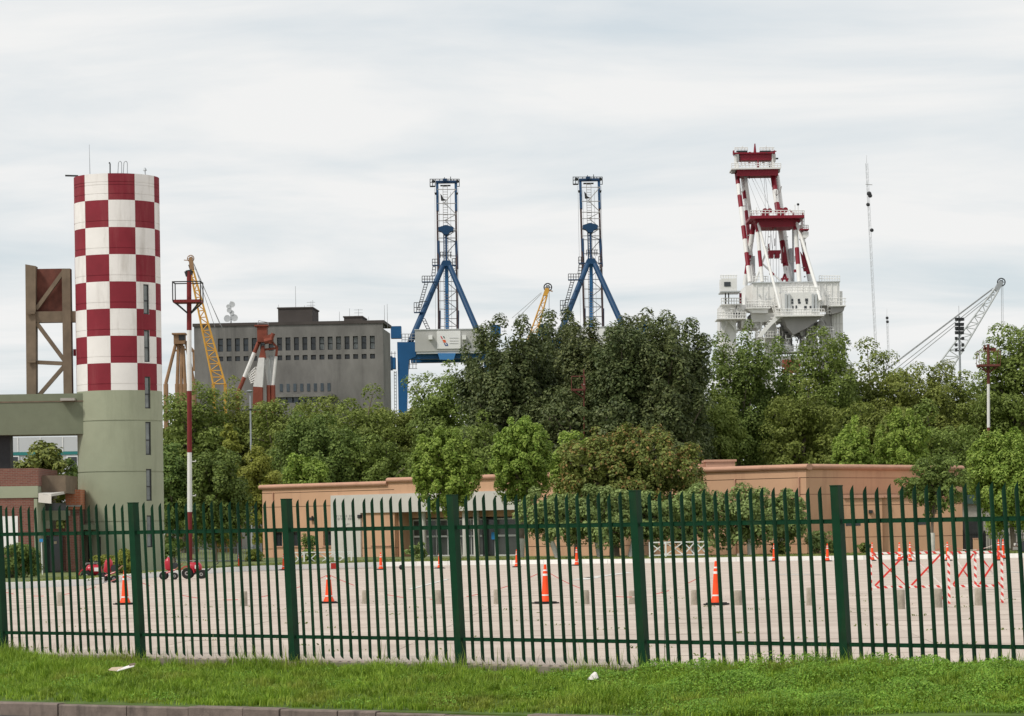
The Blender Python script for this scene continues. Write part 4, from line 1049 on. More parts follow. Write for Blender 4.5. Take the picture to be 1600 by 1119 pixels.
for x in (682.8, 711.8):
    k = 0.06
    part('boom_chord', M_chord, bc, lambda b: b.bar(L(x, 284, 9), L(x + 3.0, 519, 2), 0.27, 0.35))
    part('chord_sleeve', M_navy, bc, lambda b: b.bar(L(x + 0.3, 286, 8.8), L(x + 0.9, 330, 7.6), 0.36, 0.42))
    part('chord_sleeve', M_bluedk, bc, lambda b: b.bar(L(x + 1.8 + (0.6 if x < 700 else -1.0), 377, 6.2), L(x + 2.6, 420, 5.0), 0.34, 0.42))
    part('chord_sleeve', M_bluedk, bc, lambda b: b.bar(L(x + 3.6, 486, 3.1), L(x + 3.3, 517, 2.2), 0.36, 0.42))
    part('sheave', M_darkmetal, bc, lambda b: b.tube(L(x + (-2 if x < 700 else 2), 301, 7.6), L(x + (-2 if x < 700 else 2), 304.5, 7.6), 0.2, 0.1, 8))
seg = []; sg2 = []
ys = [296, 318, 335, 345, 360, 372, 378, 400, 420, 440, 455, 470, 483, 498, 510]
def cx(y, s): return (683 if s == 0 else 712) + 3.0 * (y - 284) / 235.0
for y in ys: seg.append((L(cx(y, 0), y, 6), L(cx(y, 1), y, 6)))
for i in range(len(ys) - 1):
    if i % 2: seg.append((L(cx(ys[i], 0) + 12, ys[i], 6), L(cx(ys[i + 1], 1), ys[i + 1], 6)))
    else: seg.append((L(cx(ys[i], 1), ys[i], 6), L(cx(ys[i + 1], 0) + 10, ys[i + 1], 6)))
tubes('boom_lattice', M_cgrey, bc, seg, 0.055, 4)
for x in (692, 699): sg2.append((L(x, 290, 7.5), L(x + 2.5, 515, 4)))
for k in range(56): sg2.append((L(692 + 2.5 * k / 56, 292 + k * 4, 7.4 - 3.3 * k / 56), L(699 + 2.5 * k / 56, 292 + k * 4, 7.4 - 3.3 * k / 56)))
tubes('boom_ladder', M_cgrey, bc, sg2, 0.035, 4)
part('sheave_block', M_navy, bc, lambda b: b.prism([L(685, 355, 5), L(690, 353.4, 5), L(697, 351.5, 5), L(704, 353.4, 5), L(708.5, 355, 5), L(708.5, 360.5, 5), L(703, 362, 5), L(700, 366.5, 5), L(694, 366.5, 5), L(690, 362, 5), L(685, 360.5, 5)], (0, 1.6, 0)))
part('hoist_rods', M_bluedk, bc, lambda b: (b.bar(L(697, 366, 5.6), L(697.5, 408, 4.6), 0.3, 0.2), b.bar(L(693.5, 366, 5.6), L(694, 408, 4.6), 0.14, 0.14)))
part('trolley', M_darkmetal, bc, lambda b: b.prism([L(688, 302.5, 6), L(691, 306, 6), L(692, 309.5, 6), L(696.5, 312.3, 6), L(690.5, 312.8, 6), L(689, 312.6, 6)], (0, 1, 0)))
part('boom_top', M_bluedk, bc, lambda b: (b.box(L(681, 284, 9).x, L(713, 284, 9).x, DB + 8.4, DB + 9.6, L(697, 286.3, 9).z, L(697, 282.8, 9).z), b.box(L(692, 282, 9).x, L(698.5, 282, 9).x, DB + 8.2, DB + 9.8, L(697, 284, 9).z, L(697, 280, 9).z)))
for x in (677, 714.5): part('sheave', M_darkmetal, bc, lambda b: b.tube(L(x, 283.5, 8.6), L(x, 283.5, 9.4), 0.24, 0.24, 10))
seg = []
for y in (280, 285, 291.5):
    seg += [(L(671.8, y, 9), L(680, y, 9)), (L(712, y, 9), L(717.8, y, 9))]
seg.append((L(671.8, 280, 9.6), L(717.8, 280, 9.6)))
for x in (672, 676, 680, 687, 700, 705, 709, 714, 717.6): seg.append((L(x, 279.6, 9), L(x, 292 if x < 681 or x > 712 else 284, 9)))
seg += [(L(694.5, 277, 9), L(694.5, 282, 9)), (L(704, 276, 9), L(704, 282, 9))]
tubes('top_platform', M_darkmetal, bc, seg, 0.05, 4)
part('platform_deck', M_darkmetal, bc, lambda b: (b.box(L(672, 291, 9).x, L(680, 291, 9).x, DB + 8.4, DB + 9.6, L(676, 291.8, 9).z, L(676, 291, 9).z), b.box(L(688, 290, 9).x, L(704, 290, 9).x, DB + 8.4, DB + 9.6, L(697, 290.6, 9).z, L(697, 289.6, 9).z)))
seg = []
for (x0, x1, y0, y1) in ((675.5, 684, 405, 415), (659.5, 679, 431.5, 441), (647, 656, 473, 488), (707, 712, 404, 415), (688, 706, 394, 403)):
    for yy in (y0, (y0 + y1) / 2): seg.append((L(x0, yy, 0), L(x1, yy, 0)))
    k = 0
    while x0 + k * 4 <= x1: seg.append((L(x0 + k * 4, y0, 0), L(x0 + k * 4, y1, 0))); k += 1
for (xa, ya, xb, yb) in ((676, 417, 674.5, 431), (664, 441, 652, 484), (659, 498, 668, 517)):
    n = int(abs(yb - ya) / 3.6)
    seg += [(L(xa, ya, 0), L(xb, yb, 0)), (L(xa + 5, ya, 0), L(xb + 5, yb, 0))]
    for k in range(n + 1):
        t = k / n; seg.append((L(xa + (xb - xa) * t, ya + (yb - ya) * t, 0), L(xa + 5 + (xb - xa) * t, ya + (yb - ya) * t, 0)))
seg += [(L(655, 471, 0), L(668, 471, 0)), (L(675, 440, 0), L(684, 452, 0)), (L(655, 487, 0), L(662, 498, 0))]
tubes('access_ladder', M_darkmetal, bc, seg, 0.045, 4)
part('access_deck', M_bluedk, bc, lambda b: [b.box(L(x0, y).x, L(x1, y).x, DB - 0.6, DB + 0.6, L(x0, y + 0.6).z, L(x0, y - 0.5).z) for x0, x1, y in ((675.5, 686, 415), (659.5, 682, 441), (647, 662, 488.5), (707, 713, 415))])
tubes('hoist_cable', M_cable, bc, [(L(679.5, 294, 9), L(680.5, 517, 3)), (L(715.6, 294, 9), L(716.4, 517, 3)), (L(686, 300, 7), L(689, 517, 4)), (L(704, 300, 7), L(706, 517, 4))], 0.022, 4)
bc2 = copy_tree(bc)
dxx = (X(925.5, DB, 40) - X(697, DB, 40)); bc2.location = (bc.location.x + dxx, DB + 0.0, 0.0)
bc2['label'] = 'blue gantry crane with raised boom rising behind the dark poplars'

# ------------------------------------------------------------------ big red and white crane
DR = 450.0
rc = thing('red_white_crane', 'huge white harbour crane with red and white striped tubular boom', 'crane', (X(1225, DR, 0), DR, 0))
def Q(px, py, dy=0.0):
    return P(px, py, DR + dy)
def qbox(b, x0, y0, x1, y1, dy, dep): b.box(Q((x0), (y0 + y1) / 2, dy).x, Q(x1, (y0 + y1) / 2, dy).x, DR + dy, DR + dy + dep, Q((x0 + x1) / 2, y1, dy).z, Q((x0 + x1) / 2, y0, dy).z)
def qpart(name, m, rects, dy, dep): return part(name, m, rc, lambda b: [qbox(b, *r, dy, dep) for r in rects])
def striped(name, pts, r, cuts, first=0, th=rc, mats=(M_cwhite, M_cred), conv=Q, n=10):
    """tube through pixel points (x,y,dy) with colour changes at the fractions in cuts"""
    a, c = conv(*pts[0]), conv(*pts[1]); e = [0.0] + list(cuts) + [1.0]
    b = MB(th.location)
    for k in range(len(e) - 1):
        b.cm = (first + k) % 2; b.tube(a.lerp(c, e[k]), a.lerp(c, e[k + 1]), r, r, n)
    return b.build(name, list(mats), th, True)
# machinery house
qpart('machinery_house', M_cwhite, [(1176, 441.5, 1312, 478)], 0, 14)
qpart('house_side', M_cwhite, [(1165, 446, 1175.8, 480)], 1.5, 10)
qpart('house_roof_lip', M_lightgrey, [(1175, 440, 1313, 441.5)], -0.3, 14.6)
qpart('side_annex', M_cwhite, [(1300, 455, 1317, 545)], 2, 9)
qpart('left_block', M_cwhite, [(1128, 476, 1151, 640)], 0.5, 9)
qpart('left_link', M_cwhite, [(1151.2, 476.2, 1166, 499)], 0.7, 8)
for x0 in (1145, 1149.5, 1154): qpart('window', M_glassgrey, [(x0, 487, x0 + 3.2, 493)], 0.42, 0.1)
ch = qpart('control_house', M_cwhite, [(1222, 457, 1281, 492)], -4, 4.0)
for (x0, y0, w_, h_) in ((1236.5, 467, 3, 4), (1236.5, 471.8, 3, 3), (1246.5, 467, 3.5, 4), (1247, 471.5, 4, 3), (1258, 466.5, 4.5, 4.5), (1259, 471.8, 3, 3), (1238, 478, 2, 5), (1243, 477.5, 2.4, 5), (1256.5, 478, 4, 6), (1265, 478, 2.5, 4), (1269, 478, 3.4, 5)):
    part('window', M_glass, rc, lambda b: qbox(b, x0, y0, x0 + w_, y0 + h_, -4.06, 0.1), parent=ch)
for x in (1228, 1233, 1270, 1275): part('buttress', M_lightgrey, rc, lambda b: b.bar(Q(x, 459, -4.2), Q(x, 488, -4.2), 0.25, 0.3), parent=ch)
cb = qpart('operator_cabin', M_cwhite, [(1127, 435, 1151.5, 454.5)], -3, 4)
part('window', M_glass, rc, lambda b: qbox(b, 1131.5, 440.5, 1141.5, 447.5, -3.08, 0.12), parent=cb)
part('cabin_base', M_lightgrey, rc, lambda b: qbox(b, 1126, 454.6, 1157, 456.4, -3.2, 5), parent=cb)
for x in (1133.5, 1138.5): part('cabin_post', M_darkmetal, rc, lambda b: b.bar(Q(x, 456.5, -1), Q(x, 476, -1), 0.18, 0.18), parent=cb)
qpart('fire_tank', M_cred, [(1155.5, 458, 1159, 474)], -1, 0.6)
# decks
for (x0, x1, y, dy, dep, th_) in ((1121, 1166, 497, -2.5, 6, 1.6), (1166, 1204, 480, -2.5, 4, 2.0), (1296, 1322, 477, -2, 5, 1.6), (1212, 1288, 492, -5.5, 9, 2.2), (1262, 1302, 520, -1, 6, 1.2), (1212, 1258, 549, -2, 6, 1.2), (1127, 1160, 475, -1.5, 4, 1.0), (1180, 1210, 527, -1, 6, 1.0)):
    qpart('deck', M_cwhite, [(x0, y, x1, y + th_)], dy, dep)
# sloping undersides and braces
def f_(b):
    b.prism([Q(1212, 494, -5), Q(1222, 494, -5), Q(1206, 508, -5), Q(1190, 527, -5), Q(1184, 527, -5), Q(1190, 518, -5)], (0, 1.4, 0))
part('stair_stringer', M_cwhite, rc, f_)
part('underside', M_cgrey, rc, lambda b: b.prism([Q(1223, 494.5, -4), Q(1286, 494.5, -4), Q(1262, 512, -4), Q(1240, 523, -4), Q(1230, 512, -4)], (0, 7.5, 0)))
part('deck_gusset', M_cwhite, rc, lambda b: b.prism([Q(1168, 482.2, -2), Q(1200, 482.2, -2), Q(1200, 489, -2), Q(1176, 489, -2)], (0, 3, 0)))
part('deck_gusset', M_cgrey, rc, lambda b: b.prism([Q(1298, 479, -1.5), Q(1320, 479, -1.5), Q(1318, 486, -1.5), Q(1300, 491, -1.5)], (0, 4, 0)))
qpart('under_block', M_cwhite, [(1174, 489, 1222, 503)], 0, 8)
qpart('under_block', M_cwhite, [(1158, 500, 1190, 512)], 0.6, 8)
for (x0, x1, y0, y1, dy, m_) in ((1197, 1213, 503, 560, 1, M_cwhite), (1219, 1238, 510, 549, 2, M_cgrey), (1262, 1276, 500, 560, 2, M_cwhite), (1283, 1300, 491, 560, 3, M_cwhite), (1252, 1257, 520, 549, 1, M_cgrey)):
    qpart('column', m_, [(x0, y0, x1, y1)], dy, 3)
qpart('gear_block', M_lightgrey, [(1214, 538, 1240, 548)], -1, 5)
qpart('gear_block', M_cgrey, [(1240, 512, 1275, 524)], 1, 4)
part('pivot_drum', M_cgrey, rc, lambda b: b.tube(Q(1282, 506, -1.5), Q(1277, 509, 0.5), 0.5, 0.5, 12))
for (x0, y0, x1, y1) in ((1190, 503, 1184, 545), (1184, 512, 1178, 545), (1238, 523, 1225, 545), (1246, 512, 1266, 545), (1210, 520, 1224, 545), (1286, 510, 1302, 545), (1140, 497, 1130, 520), (1140, 499, 1152, 520), (1300, 520, 1312, 545), (1268, 494, 1290, 520)):
    part('brace', M_cwhite, rc, lambda b: b.bar(Q(x0, y0, 0.3), Q(x1, y1, 0.3), 0.35, 0.3))
part('portal', M_cwhite, rc, lambda b: [qbox(b, *r, 0, 12) for r in ((1212, 556, 1302, 566), (1200, 560, 1214, 860), (1292, 560, 1306, 860))])
seg = []
def rail_px(x0, x1, ytop, ybot, dy, step=4.0):
    for yy in (ytop, (ytop + ybot) / 2): seg.append((Q(x0, yy, dy), Q(x1, yy, dy)))
    k = 0
    while x0 + k * step <= x1 + 0.1: seg.append((Q(x0 + k * step, ytop, dy), Q(x0 + k * step, ybot, dy))); k += 1
for a in ((1121, 1166, 488, 497, -2.4), (1166, 1206, 470, 480, -2.4), (1296, 1322, 466, 477, -1.9), (1212, 1288, 483, 492, -5.4), (1262, 1302, 511, 520, -0.9), (1212, 1258, 541, 549, -1.9), (1280, 1312, 431, 440, 1), (1176, 1200, 432, 440, 1), (1127, 1160, 466, 475, -1.4), (1180, 1210, 518, 527, -0.9), (1222, 1281, 449, 457, -3.8), (1126, 1152, 430, 435, -2.8)): rail_px(*a)
for (xa, ya, xb, yb) in ((1206, 480, 1212, 495), (1204, 497, 1186, 525), (1136, 500, 1150, 515), (1208, 460, 1212, 490), (1292, 455, 1294, 490), (1183, 545, 1183, 528), (1190, 545, 1190, 528), (1213, 545, 1213, 512)):
    n_ = 7
    for k in range(n_ + 1):
        t = k / n_; p_ = Q(xa + (xb - xa) * t, ya + (yb - ya) * t, -4.5 if ya > 494 and ya < 500 else -1); seg.append((p_, p_ + Vector((0.5, 0, 0))))
    seg += [(Q(xa, ya, -1), Q(xb, yb, -1)), (Q(xa + 5, ya, -1), Q(xb + 5, yb, -1))]
tubes('guard_rail', M_cwhite, rc, seg, 0.06, 4)['kind'] = 'stuff'
# a-frame and boom
striped('a_frame_leg', [(1182, 344, 3), (1191, 441, 0)], 0.31, (0.2, 0.5, 0.76), 1)
striped('a_frame_leg', [(1178, 346, 8), (1164, 446, 10)], 0.40, (0.2, 0.52, 0.82), 1)
striped('a_frame_leg', [(1242, 344, 3), (1249, 441, 0)], 0.36, (0.17, 0.45, 0.72), 1)
striped('a_frame_leg', [(1250, 352, 8), (1266, 441, 10)], 0.40, (0.12, 0.46, 0.85), 1)
striped('stay_strut', [(1183.5, 345, 2.6), (1219, 482, -4.5)], 0.22, (), 0)
striped('stay_strut', [(1244, 345, 2.6), (1282, 470, -4.5)], 0.26, (), 0)
striped('cross_brace', [(1191, 412, 2), (1222, 441, 2)], 0.15, (0.35, 0.6), 0)
striped('cross_brace', [(1200, 386, 2), (1180, 441, 2)], 0.15, (), 0)
qpart('a_frame_beam', M_cred, [(1186, 341.5, 1240, 354.5)], 2, 6)
part('a_frame_beam_end', M_cred, rc, lambda b: (b.prism([Q(1176, 339, 2.2), Q(1187, 341, 2.2), Q(1187, 354, 2.2), Q(1183, 350, 2.2)], (0, 5.5, 0)), b.prism([Q(1239, 341, 2.2), Q(1251, 339, 2.2), Q(1246, 352, 2.2), Q(1239, 354, 2.2)], (0, 5.5, 0))))
qpart('a_frame_deck', M_cred, [(1172, 336.5, 1257, 340.8)], 0.5, 9)
for (x, y) in ((1195.3, 329.5), (1202.5, 329.5), (1220.5, 329), (1227.3, 328)):
    part('sheave', M_cred, rc, lambda b: (b.tube(Q(x, y, 3), Q(x, y, 4), 0.42, 0.42, 12), b.box(Q(x - 2.6, y).x, Q(x + 2.6, y).x, DR + 3, DR + 5, Q(x, 336.4).z, Q(x, y).z)))
striped('boom_chord', [(1151, 268, 14), (1172, 441, 6)], 0.38, (0.12, 0.22, 0.33, 0.5, 0.62, 0.74, 0.86), 1)
striped('boom_chord', [(1160, 276, 16), (1178, 441, 8)], 0.32, (0.14, 0.22, 0.33, 0.7), 0)
striped('boom_chord', [(1208, 275, 14), (1231, 441, 6)], 0.46, (0.14, 0.26, 0.36, 0.62, 0.86), 1)
striped('boom_chord', [(1214.5, 275, 16), (1236, 441, 8)], 0.34, (), 0)
part('boom_ladder', M_cgrey, rc, lambda b: b.bar(Q(1164.5, 276, 13), Q(1173.5, 340, 11), 0.4, 0.4))
for (x0, x1, yy, dy) in ((1155, 1210, 300, 13), (1159, 1214, 322, 12), (1165, 1222, 368, 10), (1169, 1227, 405, 8)):
    part('boom_tie', M_cwhite, rc, lambda b: b.tube(Q(x0, yy, dy), Q(x0 + 5, yy, dy + 1), 0.08, 0.08, 5))
qpart('boom_head_beam', M_cred, [(1151.5, 264.5, 1216, 274.5)], 12, 3.5)
qpart('boom_head_end', M_cgrey, [(1143.5, 264, 1149, 269.5)], 12.5, 2)
qpart('boom_head_end', M_cgrey, [(1214.5, 263, 1219, 268.5)], 12.5, 2)
qpart('boom_head_deck', M_cwhite, [(1143, 261.8, 1220, 264.2)], 11.5, 5)
qpart('boom_tip_beam', M_cred, [(1156.5, 240, 1206, 250)], 13, 2.5)
for x0 in (1148.5, 1205.8): qpart('boom_tip_post', M_cwhite, [(x0, 238, x0 + 4.6, 263)], 13, 2)
for x0 in (1151, 1208.5): qpart('tip_sheave_box', M_cgrey, [(x0, 241, x0 + 3.6, 252)], 12.6, 3.2)
qpart('tip_rail_beam', M_cred, [(1148, 238, 1210.5, 240)], 12.6, 3)
for x0 in (1151, 1187.5): qpart('tip_motor', M_darkmetal, [(x0, 235.2, x0 + 17, 238)], 13, 1.2)
part('tip_spike', M_cred, rc, lambda b: b.tube(Q(1179.5, 240, 14), Q(1179.5, 224.5, 14), 0.28, 0.1, 6))
for x0 in (1145.5, 1209): qpart('tip_lamp', M_cred, [(x0, 235, x0 + 2.2, 241)], 12.8, 1)
for x in (1184.5,): part('tip_spike', M_cred, rc, lambda b: b.tube(Q(x, 264, 12), Q(x, 250, 12), 0.2, 0.12, 6))
seg = []
for a in ((1143, 1220, 255.5, 262, 11.6, 5.5), (1148, 1168, 230.5, 235, 13, 5), (1187, 1210, 230.5, 235, 13, 5), (1172, 1257, 329, 336.5, 0.8, 6.0), (1158, 1206, 253, 258, 14, 6)): rail_px(*a)
seg += [(Q(1247, 337, 1), Q(1247, 321, 1)), (Q(1242, 337, 1), Q(1242, 320, 1)), (Q(1160, 233, 13), Q(1160, 228, 13)), (Q(1197, 233, 13), Q(1197, 227.5, 13)), (Q(1177, 336, 1), Q(1177, 328, 1)), (Q(1182, 336, 1), Q(1182, 324, 1))]
tubes('head_rail', M_cwhite, rc, seg, 0.06, 4)
part('warning_lamp', M_darkmetal, rc, lambda b: b.lathe(Q(1247, 321.5, 1), [(0.05, 0), (0.2, 0.1), (0.2, 0.3), (0.05, 0.4)], 8))
seg = []
rail_px(1250, 1263, 352, 358, 1, 3.2); rail_px(1250, 1257, 329, 337, 1, 3.2)
for k in range(9): seg.append((Q(1251.5, 339 + k * 2.4, 1), Q(1256.5, 339 + k * 2.4, 1)))
seg += [(Q(1251.5, 337, 1), Q(1251.5, 360, 1)), (Q(1256.5, 337, 1), Q(1256.5, 360, 1))]
tubes('cage_ladder', M_cgrey, rc, seg, 0.05, 4)
qpart('cage_deck', M_cred, [(1250, 357.5, 1264, 359.5)], 0, 2.5)
part('basket', M_cwhite, rc, lambda b: b.prism([Q(1254, 363, 0.4), Q(1263.5, 362, 0.4), Q(1263.5, 369, 0.4), Q(1260, 372, 0.4), Q(1255.5, 371.5, 0.4)], (0, 1.6, 0)))
part('fork_bracket', M_cgrey, rc, lambda b: (b.bar(Q(1213, 306, 10), Q(1219, 300, 10), 0.16), b.bar(Q(1219, 300, 10), Q(1221, 291, 10), 0.16), b.bar(Q(1213, 306, 10), Q(1213, 297, 10), 0.16)))
part('fork_bracket', M_cgrey, rc, lambda b: (b.bar(Q(1157, 305, 10), Q(1157, 294, 10), 0.16), b.bar(Q(1160, 300, 10), Q(1167, 290, 10), 0.16)))
qpart('hook_block', M_cred, [(1201, 391, 1220, 396), (1202, 396, 1209, 402.5), (1211.5, 396, 1218.5, 402.5)], 4, 2)
qpart('winch_frame', M_cred, [(1222, 388, 1228, 410)], 6, 2)
part('winch_spike', M_cred, rc, lambda b: b.tube(Q(1201.5, 391, 5), Q(1201, 381, 5), 0.15, 0.1, 6))
for a_ in ((1234, 388, 1240.5, 441, 9, 2), (1172, 400, 1180, 441, 9, 2), (1239, 356, 1240.8, 441, 7, 1)): part('inner_tower', M_lightgrey, rc, lambda b: qbox(b, *a_))
qpart('lamp_arm', M_cred, [(1241, 421, 1247, 425)], 1, 1)
part('red_fin', M_cred, rc, lambda b: b.prism([Q(1250.5, 393, 5), Q(1255, 400, 5), Q(1263.5, 424, 5), Q(1256, 424, 5)], (0, 0.5, 0)))
tubes('boom_cable', M_cable, rc, [(Q(x0, 275, 14), Q(x1, y1, 6)) for x0, x1, y1 in ((1173, 1197, 326), (1177, 1204, 326), (1187, 1202, 326), (1194, 1196, 326), (1198, 1222, 326), (1166, 1190, 336), (1196, 1207, 391), (1212, 1213, 391))] + [(Q(x0, 355, 4), Q(x0 - 2, 391, 4)) for x0 in (1197, 1201, 1205, 1209, 1213)] + [(Q(x0, 403, 4), Q(x0, 441, 4)) for x0 in (1204, 1208, 1213, 1217)], 0.03, 4)
part('crown_star', M_cred, rc, lambda b: (b.bar(Q(1222, 440, 3), Q(1226, 428, 3), 0.3), b.bar(Q(1230, 440, 3), Q(1226, 428, 3), 0.3), b.bar(Q(1220, 436, 3), Q(1232, 436, 3), 0.25)))
rp_ = thing('rusty_portal', 'rust orange steelwork under the white crane, glimpsed above the trees', 'steelwork', (X(1238, DR - 20, 0), DR - 20, 0))
def f_(b):
    D = DR - 20
    for x in (1227, 1236, 1246): b.bar(P(x, 562, D), (P(x, 562, D).x, D, 0), 0.35)
    for y in (565, 572, 580): b.bar(P(1222, y, D), P(1250, y, D), 0.4, 0.5)
    b.bar(P(1227, 572, D), P(1246, 562, D), 0.2)
part('frame', M_rust, rp_, f_)
cl_ = random.Random(21)
def clutter(m, n, x0, x1, y0, y1, d0, d1, r):
    def f_(b):
        for _ in range(n):
            x, y, dy = cl_.uniform(x0, x1), cl_.uniform(y0, y1), cl_.uniform(d0, d1); k = cl_.random()
            if k < 0.35: b.bar(Q(x, y, dy), Q(x + cl_.uniform(-9, 9), y, dy), r)
            elif k < 0.7: b.bar(Q(x, y, dy), Q(x, y + cl_.uniform(4, 12), dy), r)
            elif k < 0.85: b.bar(Q(x, y, dy), Q(x + cl_.uniform(-8, 8), y + cl_.uniform(4, 9), dy), r)
            else: qbox(b, x, y, x + cl_.uniform(1.5, 4), y + cl_.uniform(1.5, 4), dy, 0.8)
    part('pipework', m, rc, f_)['kind'] = 'stuff'
clutter(M_cwhite, 70, 1168, 1300, 496, 545, -3.5, 2, 0.13)
clutter(M_cgrey, 60, 1178, 1296, 497, 540, -3.8, 1.5, 0.16)
clutter(M_darkmetal, 26, 1215, 1290, 497, 532, -3.9, 1, 0.16)
clutter(M_cwhite, 26, 1124, 1170, 478, 500, -2.2, -0.2, 0.11)
clutter(M_lightgrey, 34, 1176, 1312, 455, 478, -0.5, -0.2, 0.10)
clutter(M_cgrey, 30, 1168, 1262, 345, 436, 3, 9, 0.11)
clutter(M_cred, 20, 1176, 1256, 328, 352, 1.5, 6, 0.18)
clutter(M_cred, 16, 1152, 1216, 236, 262, 12.8, 15, 0.16)
clutter(M_darkmetal, 16, 1150, 1216, 236, 275, 12.3, 15, 0.12)
for x in range(1182, 1312, 9): part('house_rib', M_cwhite, rc, lambda b: b.bar(Q(x, 443, -0.08), Q(x, 477, -0.08), 0.12, 0.12))
for x in range(1303, 1317, 5): part('house_rib', M_cwhite, rc, lambda b: b.bar(Q(x, 458, 1.95), Q(x, 540, 1.95), 0.12, 0.12))
for y in (490, 505, 520): part('house_rib', M_cwhite, rc, lambda b: b.bar(Q(1300, y, 1.9), Q(1317, y, 1.9), 0.14, 0.12))
#STAGE6
# ------------------------------------------------------------------ smaller cranes
def conv_at(D):
    def f(px, py, dy=0.0):
        return P(px, py, D + dy)
    return f
def lattice_boom(th, m, C_, tip0, tip1, base0, base1, depth, n, r, rb):
    """four-chord lattice boom between tip (pixels) and base, spread in depth"""
    ch = []
    for (t_, b_) in ((tip0, base0), (tip1, base1)):
        for dy in (-0.5, 0.5): ch.append((C_(t_[0], t_[1], dy * depth * 0.4), C_(b_[0], b_[1], dy * depth)))
    for a, c in ch: part('chord', m, th, lambda b: b.tube(a, c, r, r, 6))
    def f_(b):
        for k in range(n):
            t0, t1 = k / n, (k + 1) / n
            for (i, j) in ((0, 2), (1, 3), (0, 1), (2, 3)):
                a0, a1 = ch[i][0].lerp(ch[i][1], t0), ch[i][0].lerp(ch[i][1], t1)
                b0, b1 = ch[j][0].lerp(ch[j][1], t0), ch[j][0].lerp(ch[j][1], t1)
                if k % 2: b.tube(a0, b1, rb, rb, 4)
                else: b.tube(b0, a1, rb, rb, 4)
                if i == 0 and j == 2: b.tube(a1, b1, rb, rb, 4)
    o = part('lattice', m, th, f_); o['kind'] = 'stuff'
def crane_head(th, C_, x, y, rpx, D, m, wheel_m):
    rr = rpx * D / F
    part('sheave_wheel', wheel_m, th, lambda b: (b.ring(C_(x, y, 0), (0, 1, 0), rr, rr * 0.16, 22), b.ring(C_(x, y, 0), (0, 1, 0), rr * 0.45, rr * 0.12, 14), [b.tube(C_(x, y, 0), C_(x, y, 0) + Vector((math.cos(k * 1.047) * rr, 0, math.sin(k * 1.047) * rr)), rr * 0.07, rr * 0.07, 4) for k in range(6)]))
D = 290.0; C_ = conv_at(D)
yc = thing('yellow_crane', 'yellow lattice boom crane rising left of the grey block', 'crane', (X(335, D, 0), D, 0))
lattice_boom(yc, M_yellow, C_, (297.5, 424), (302, 422), (333, 600), (352, 600), 1.4, 17, 0.10, 0.05)
part('boom_root', M_yellow, yc, lambda b: (b.bar(C_(333, 600), (X(345, D, 3), D, 3), 0.3), b.bar(C_(352, 600), (X(352, D, 3), D, 3), 0.3), b.box(X(335, D, 0), X(365, D, 0), D - 2, D + 2, 0, 3.2)))
part('boom_tip', M_tan, yc, lambda b: (b.prism([C_(294.5, 404, -0.3), C_(300, 401, -0.3), C_(303, 420, -0.3), C_(297, 426, -0.3)], (0, 0.6, 0)), b.bar(C_(287.5, 406.5), C_(297, 407), 0.1, 0.08)))
crane_head(yc, C_, 298, 404, 5, D, M_yellow, M_tan)
part('hook_block', M_darkmetal, yc, lambda b: b.prism([C_(294, 414, -0.2), C_(298, 413, -0.2), C_(300, 420, -0.2), C_(296, 420.5, -0.2)], (0, 0.4, 0)))
tubes('stay_cable', M_cable, yc, [(C_(303, 412), C_(336, 512)), (C_(305, 420), C_(347, 512)), (C_(303, 412), C_(344, 508))], 0.025, 4)

D = 300.0; C_ = conv_at(D)
tcn = thing('tan_crane', 'rusty tan crane head on splayed legs beside the checkered tower', 'crane', (X(281, D, 0), D, 0))
part('head_box', M_tan, tcn, lambda b: (b.box(X(273, D, 20), X(290, D, 20), D - 0.7, D + 0.7, C_(281, 538).z, C_(281, 523.5).z), b.box(X(270.5, D, 20), X(291.5, D, 20), D - 0.9, D + 0.9, C_(281, 523.5).z, C_(281, 521).z)))
part('head_window', M_darkmetal, tcn, lambda b: b.box(X(281, D, 20), X(290.5, D, 20), D - 0.75, D - 0.5, C_(281, 532).z, C_(281, 524.5).z))
for (x0, y0, x1) in ((275, 536, 259), (284, 534, 283), (279, 536, 277), (291, 536, 303), (286, 540, 289)):
    part('leg', M_tan, tcn, lambda b: b.tube(C_(x0, y0), C_(x1, 600), 0.17, 0.19, 7)); part('leg_foot', M_tan, tcn, lambda b: b.tube(C_(x1, 600), (C_(x1, 600).x, D, 0), 0.26, 0.3, 7))
part('jib', M_tan, tcn, lambda b: (b.bar(C_(290, 534), C_(302, 549), 0.3), b.bar(C_(302, 548), C_(303, 580), 0.2), b.bar(C_(274, 548), C_(300, 545), 0.2)))

D = 305.0; C_ = conv_at(D)
rw = thing('red_white_derrick', 'rust red derrick on white legs before the grey block', 'crane', (X(405, D, 0), D, 0))
part('head_frame', M_rust, rw, lambda b: (b.box(X(403, D, 22), X(418, D, 22), D - 0.8, D + 0.8, C_(410, 535).z, C_(410, 511).z), b.box(X(399, D, 22), X(420, D, 22), D - 1, D + 1, C_(410, 510.8).z, C_(410, 508.5).z)))
part('winch', M_rust, rw, lambda b: (b.bar(C_(412, 529, -0.9), C_(426, 524, -0.9), 0.35), b.tube(C_(421, 537, -1), C_(427, 521, -1), 0.22, 0.22, 8), b.tube(C_(413, 534, -1), C_(425, 531, -1), 0.3, 0.3, 8)))
part('cross_arm', M_rust, rw, lambda b: (b.bar(C_(424, 533), C_(433, 543), 0.22), b.bar(C_(409, 547), C_(433, 544), 0.22), b.bar(C_(433, 543), C_(431.5, 557), 0.24)))
part('throat', M_rust, rw, lambda b: (b.prism([C_(404.5, 559, -0.5), C_(409, 540, -0.5), C_(412, 540, -0.5), C_(415, 559, -0.5)], (0, 1, 0))))
CC = C_
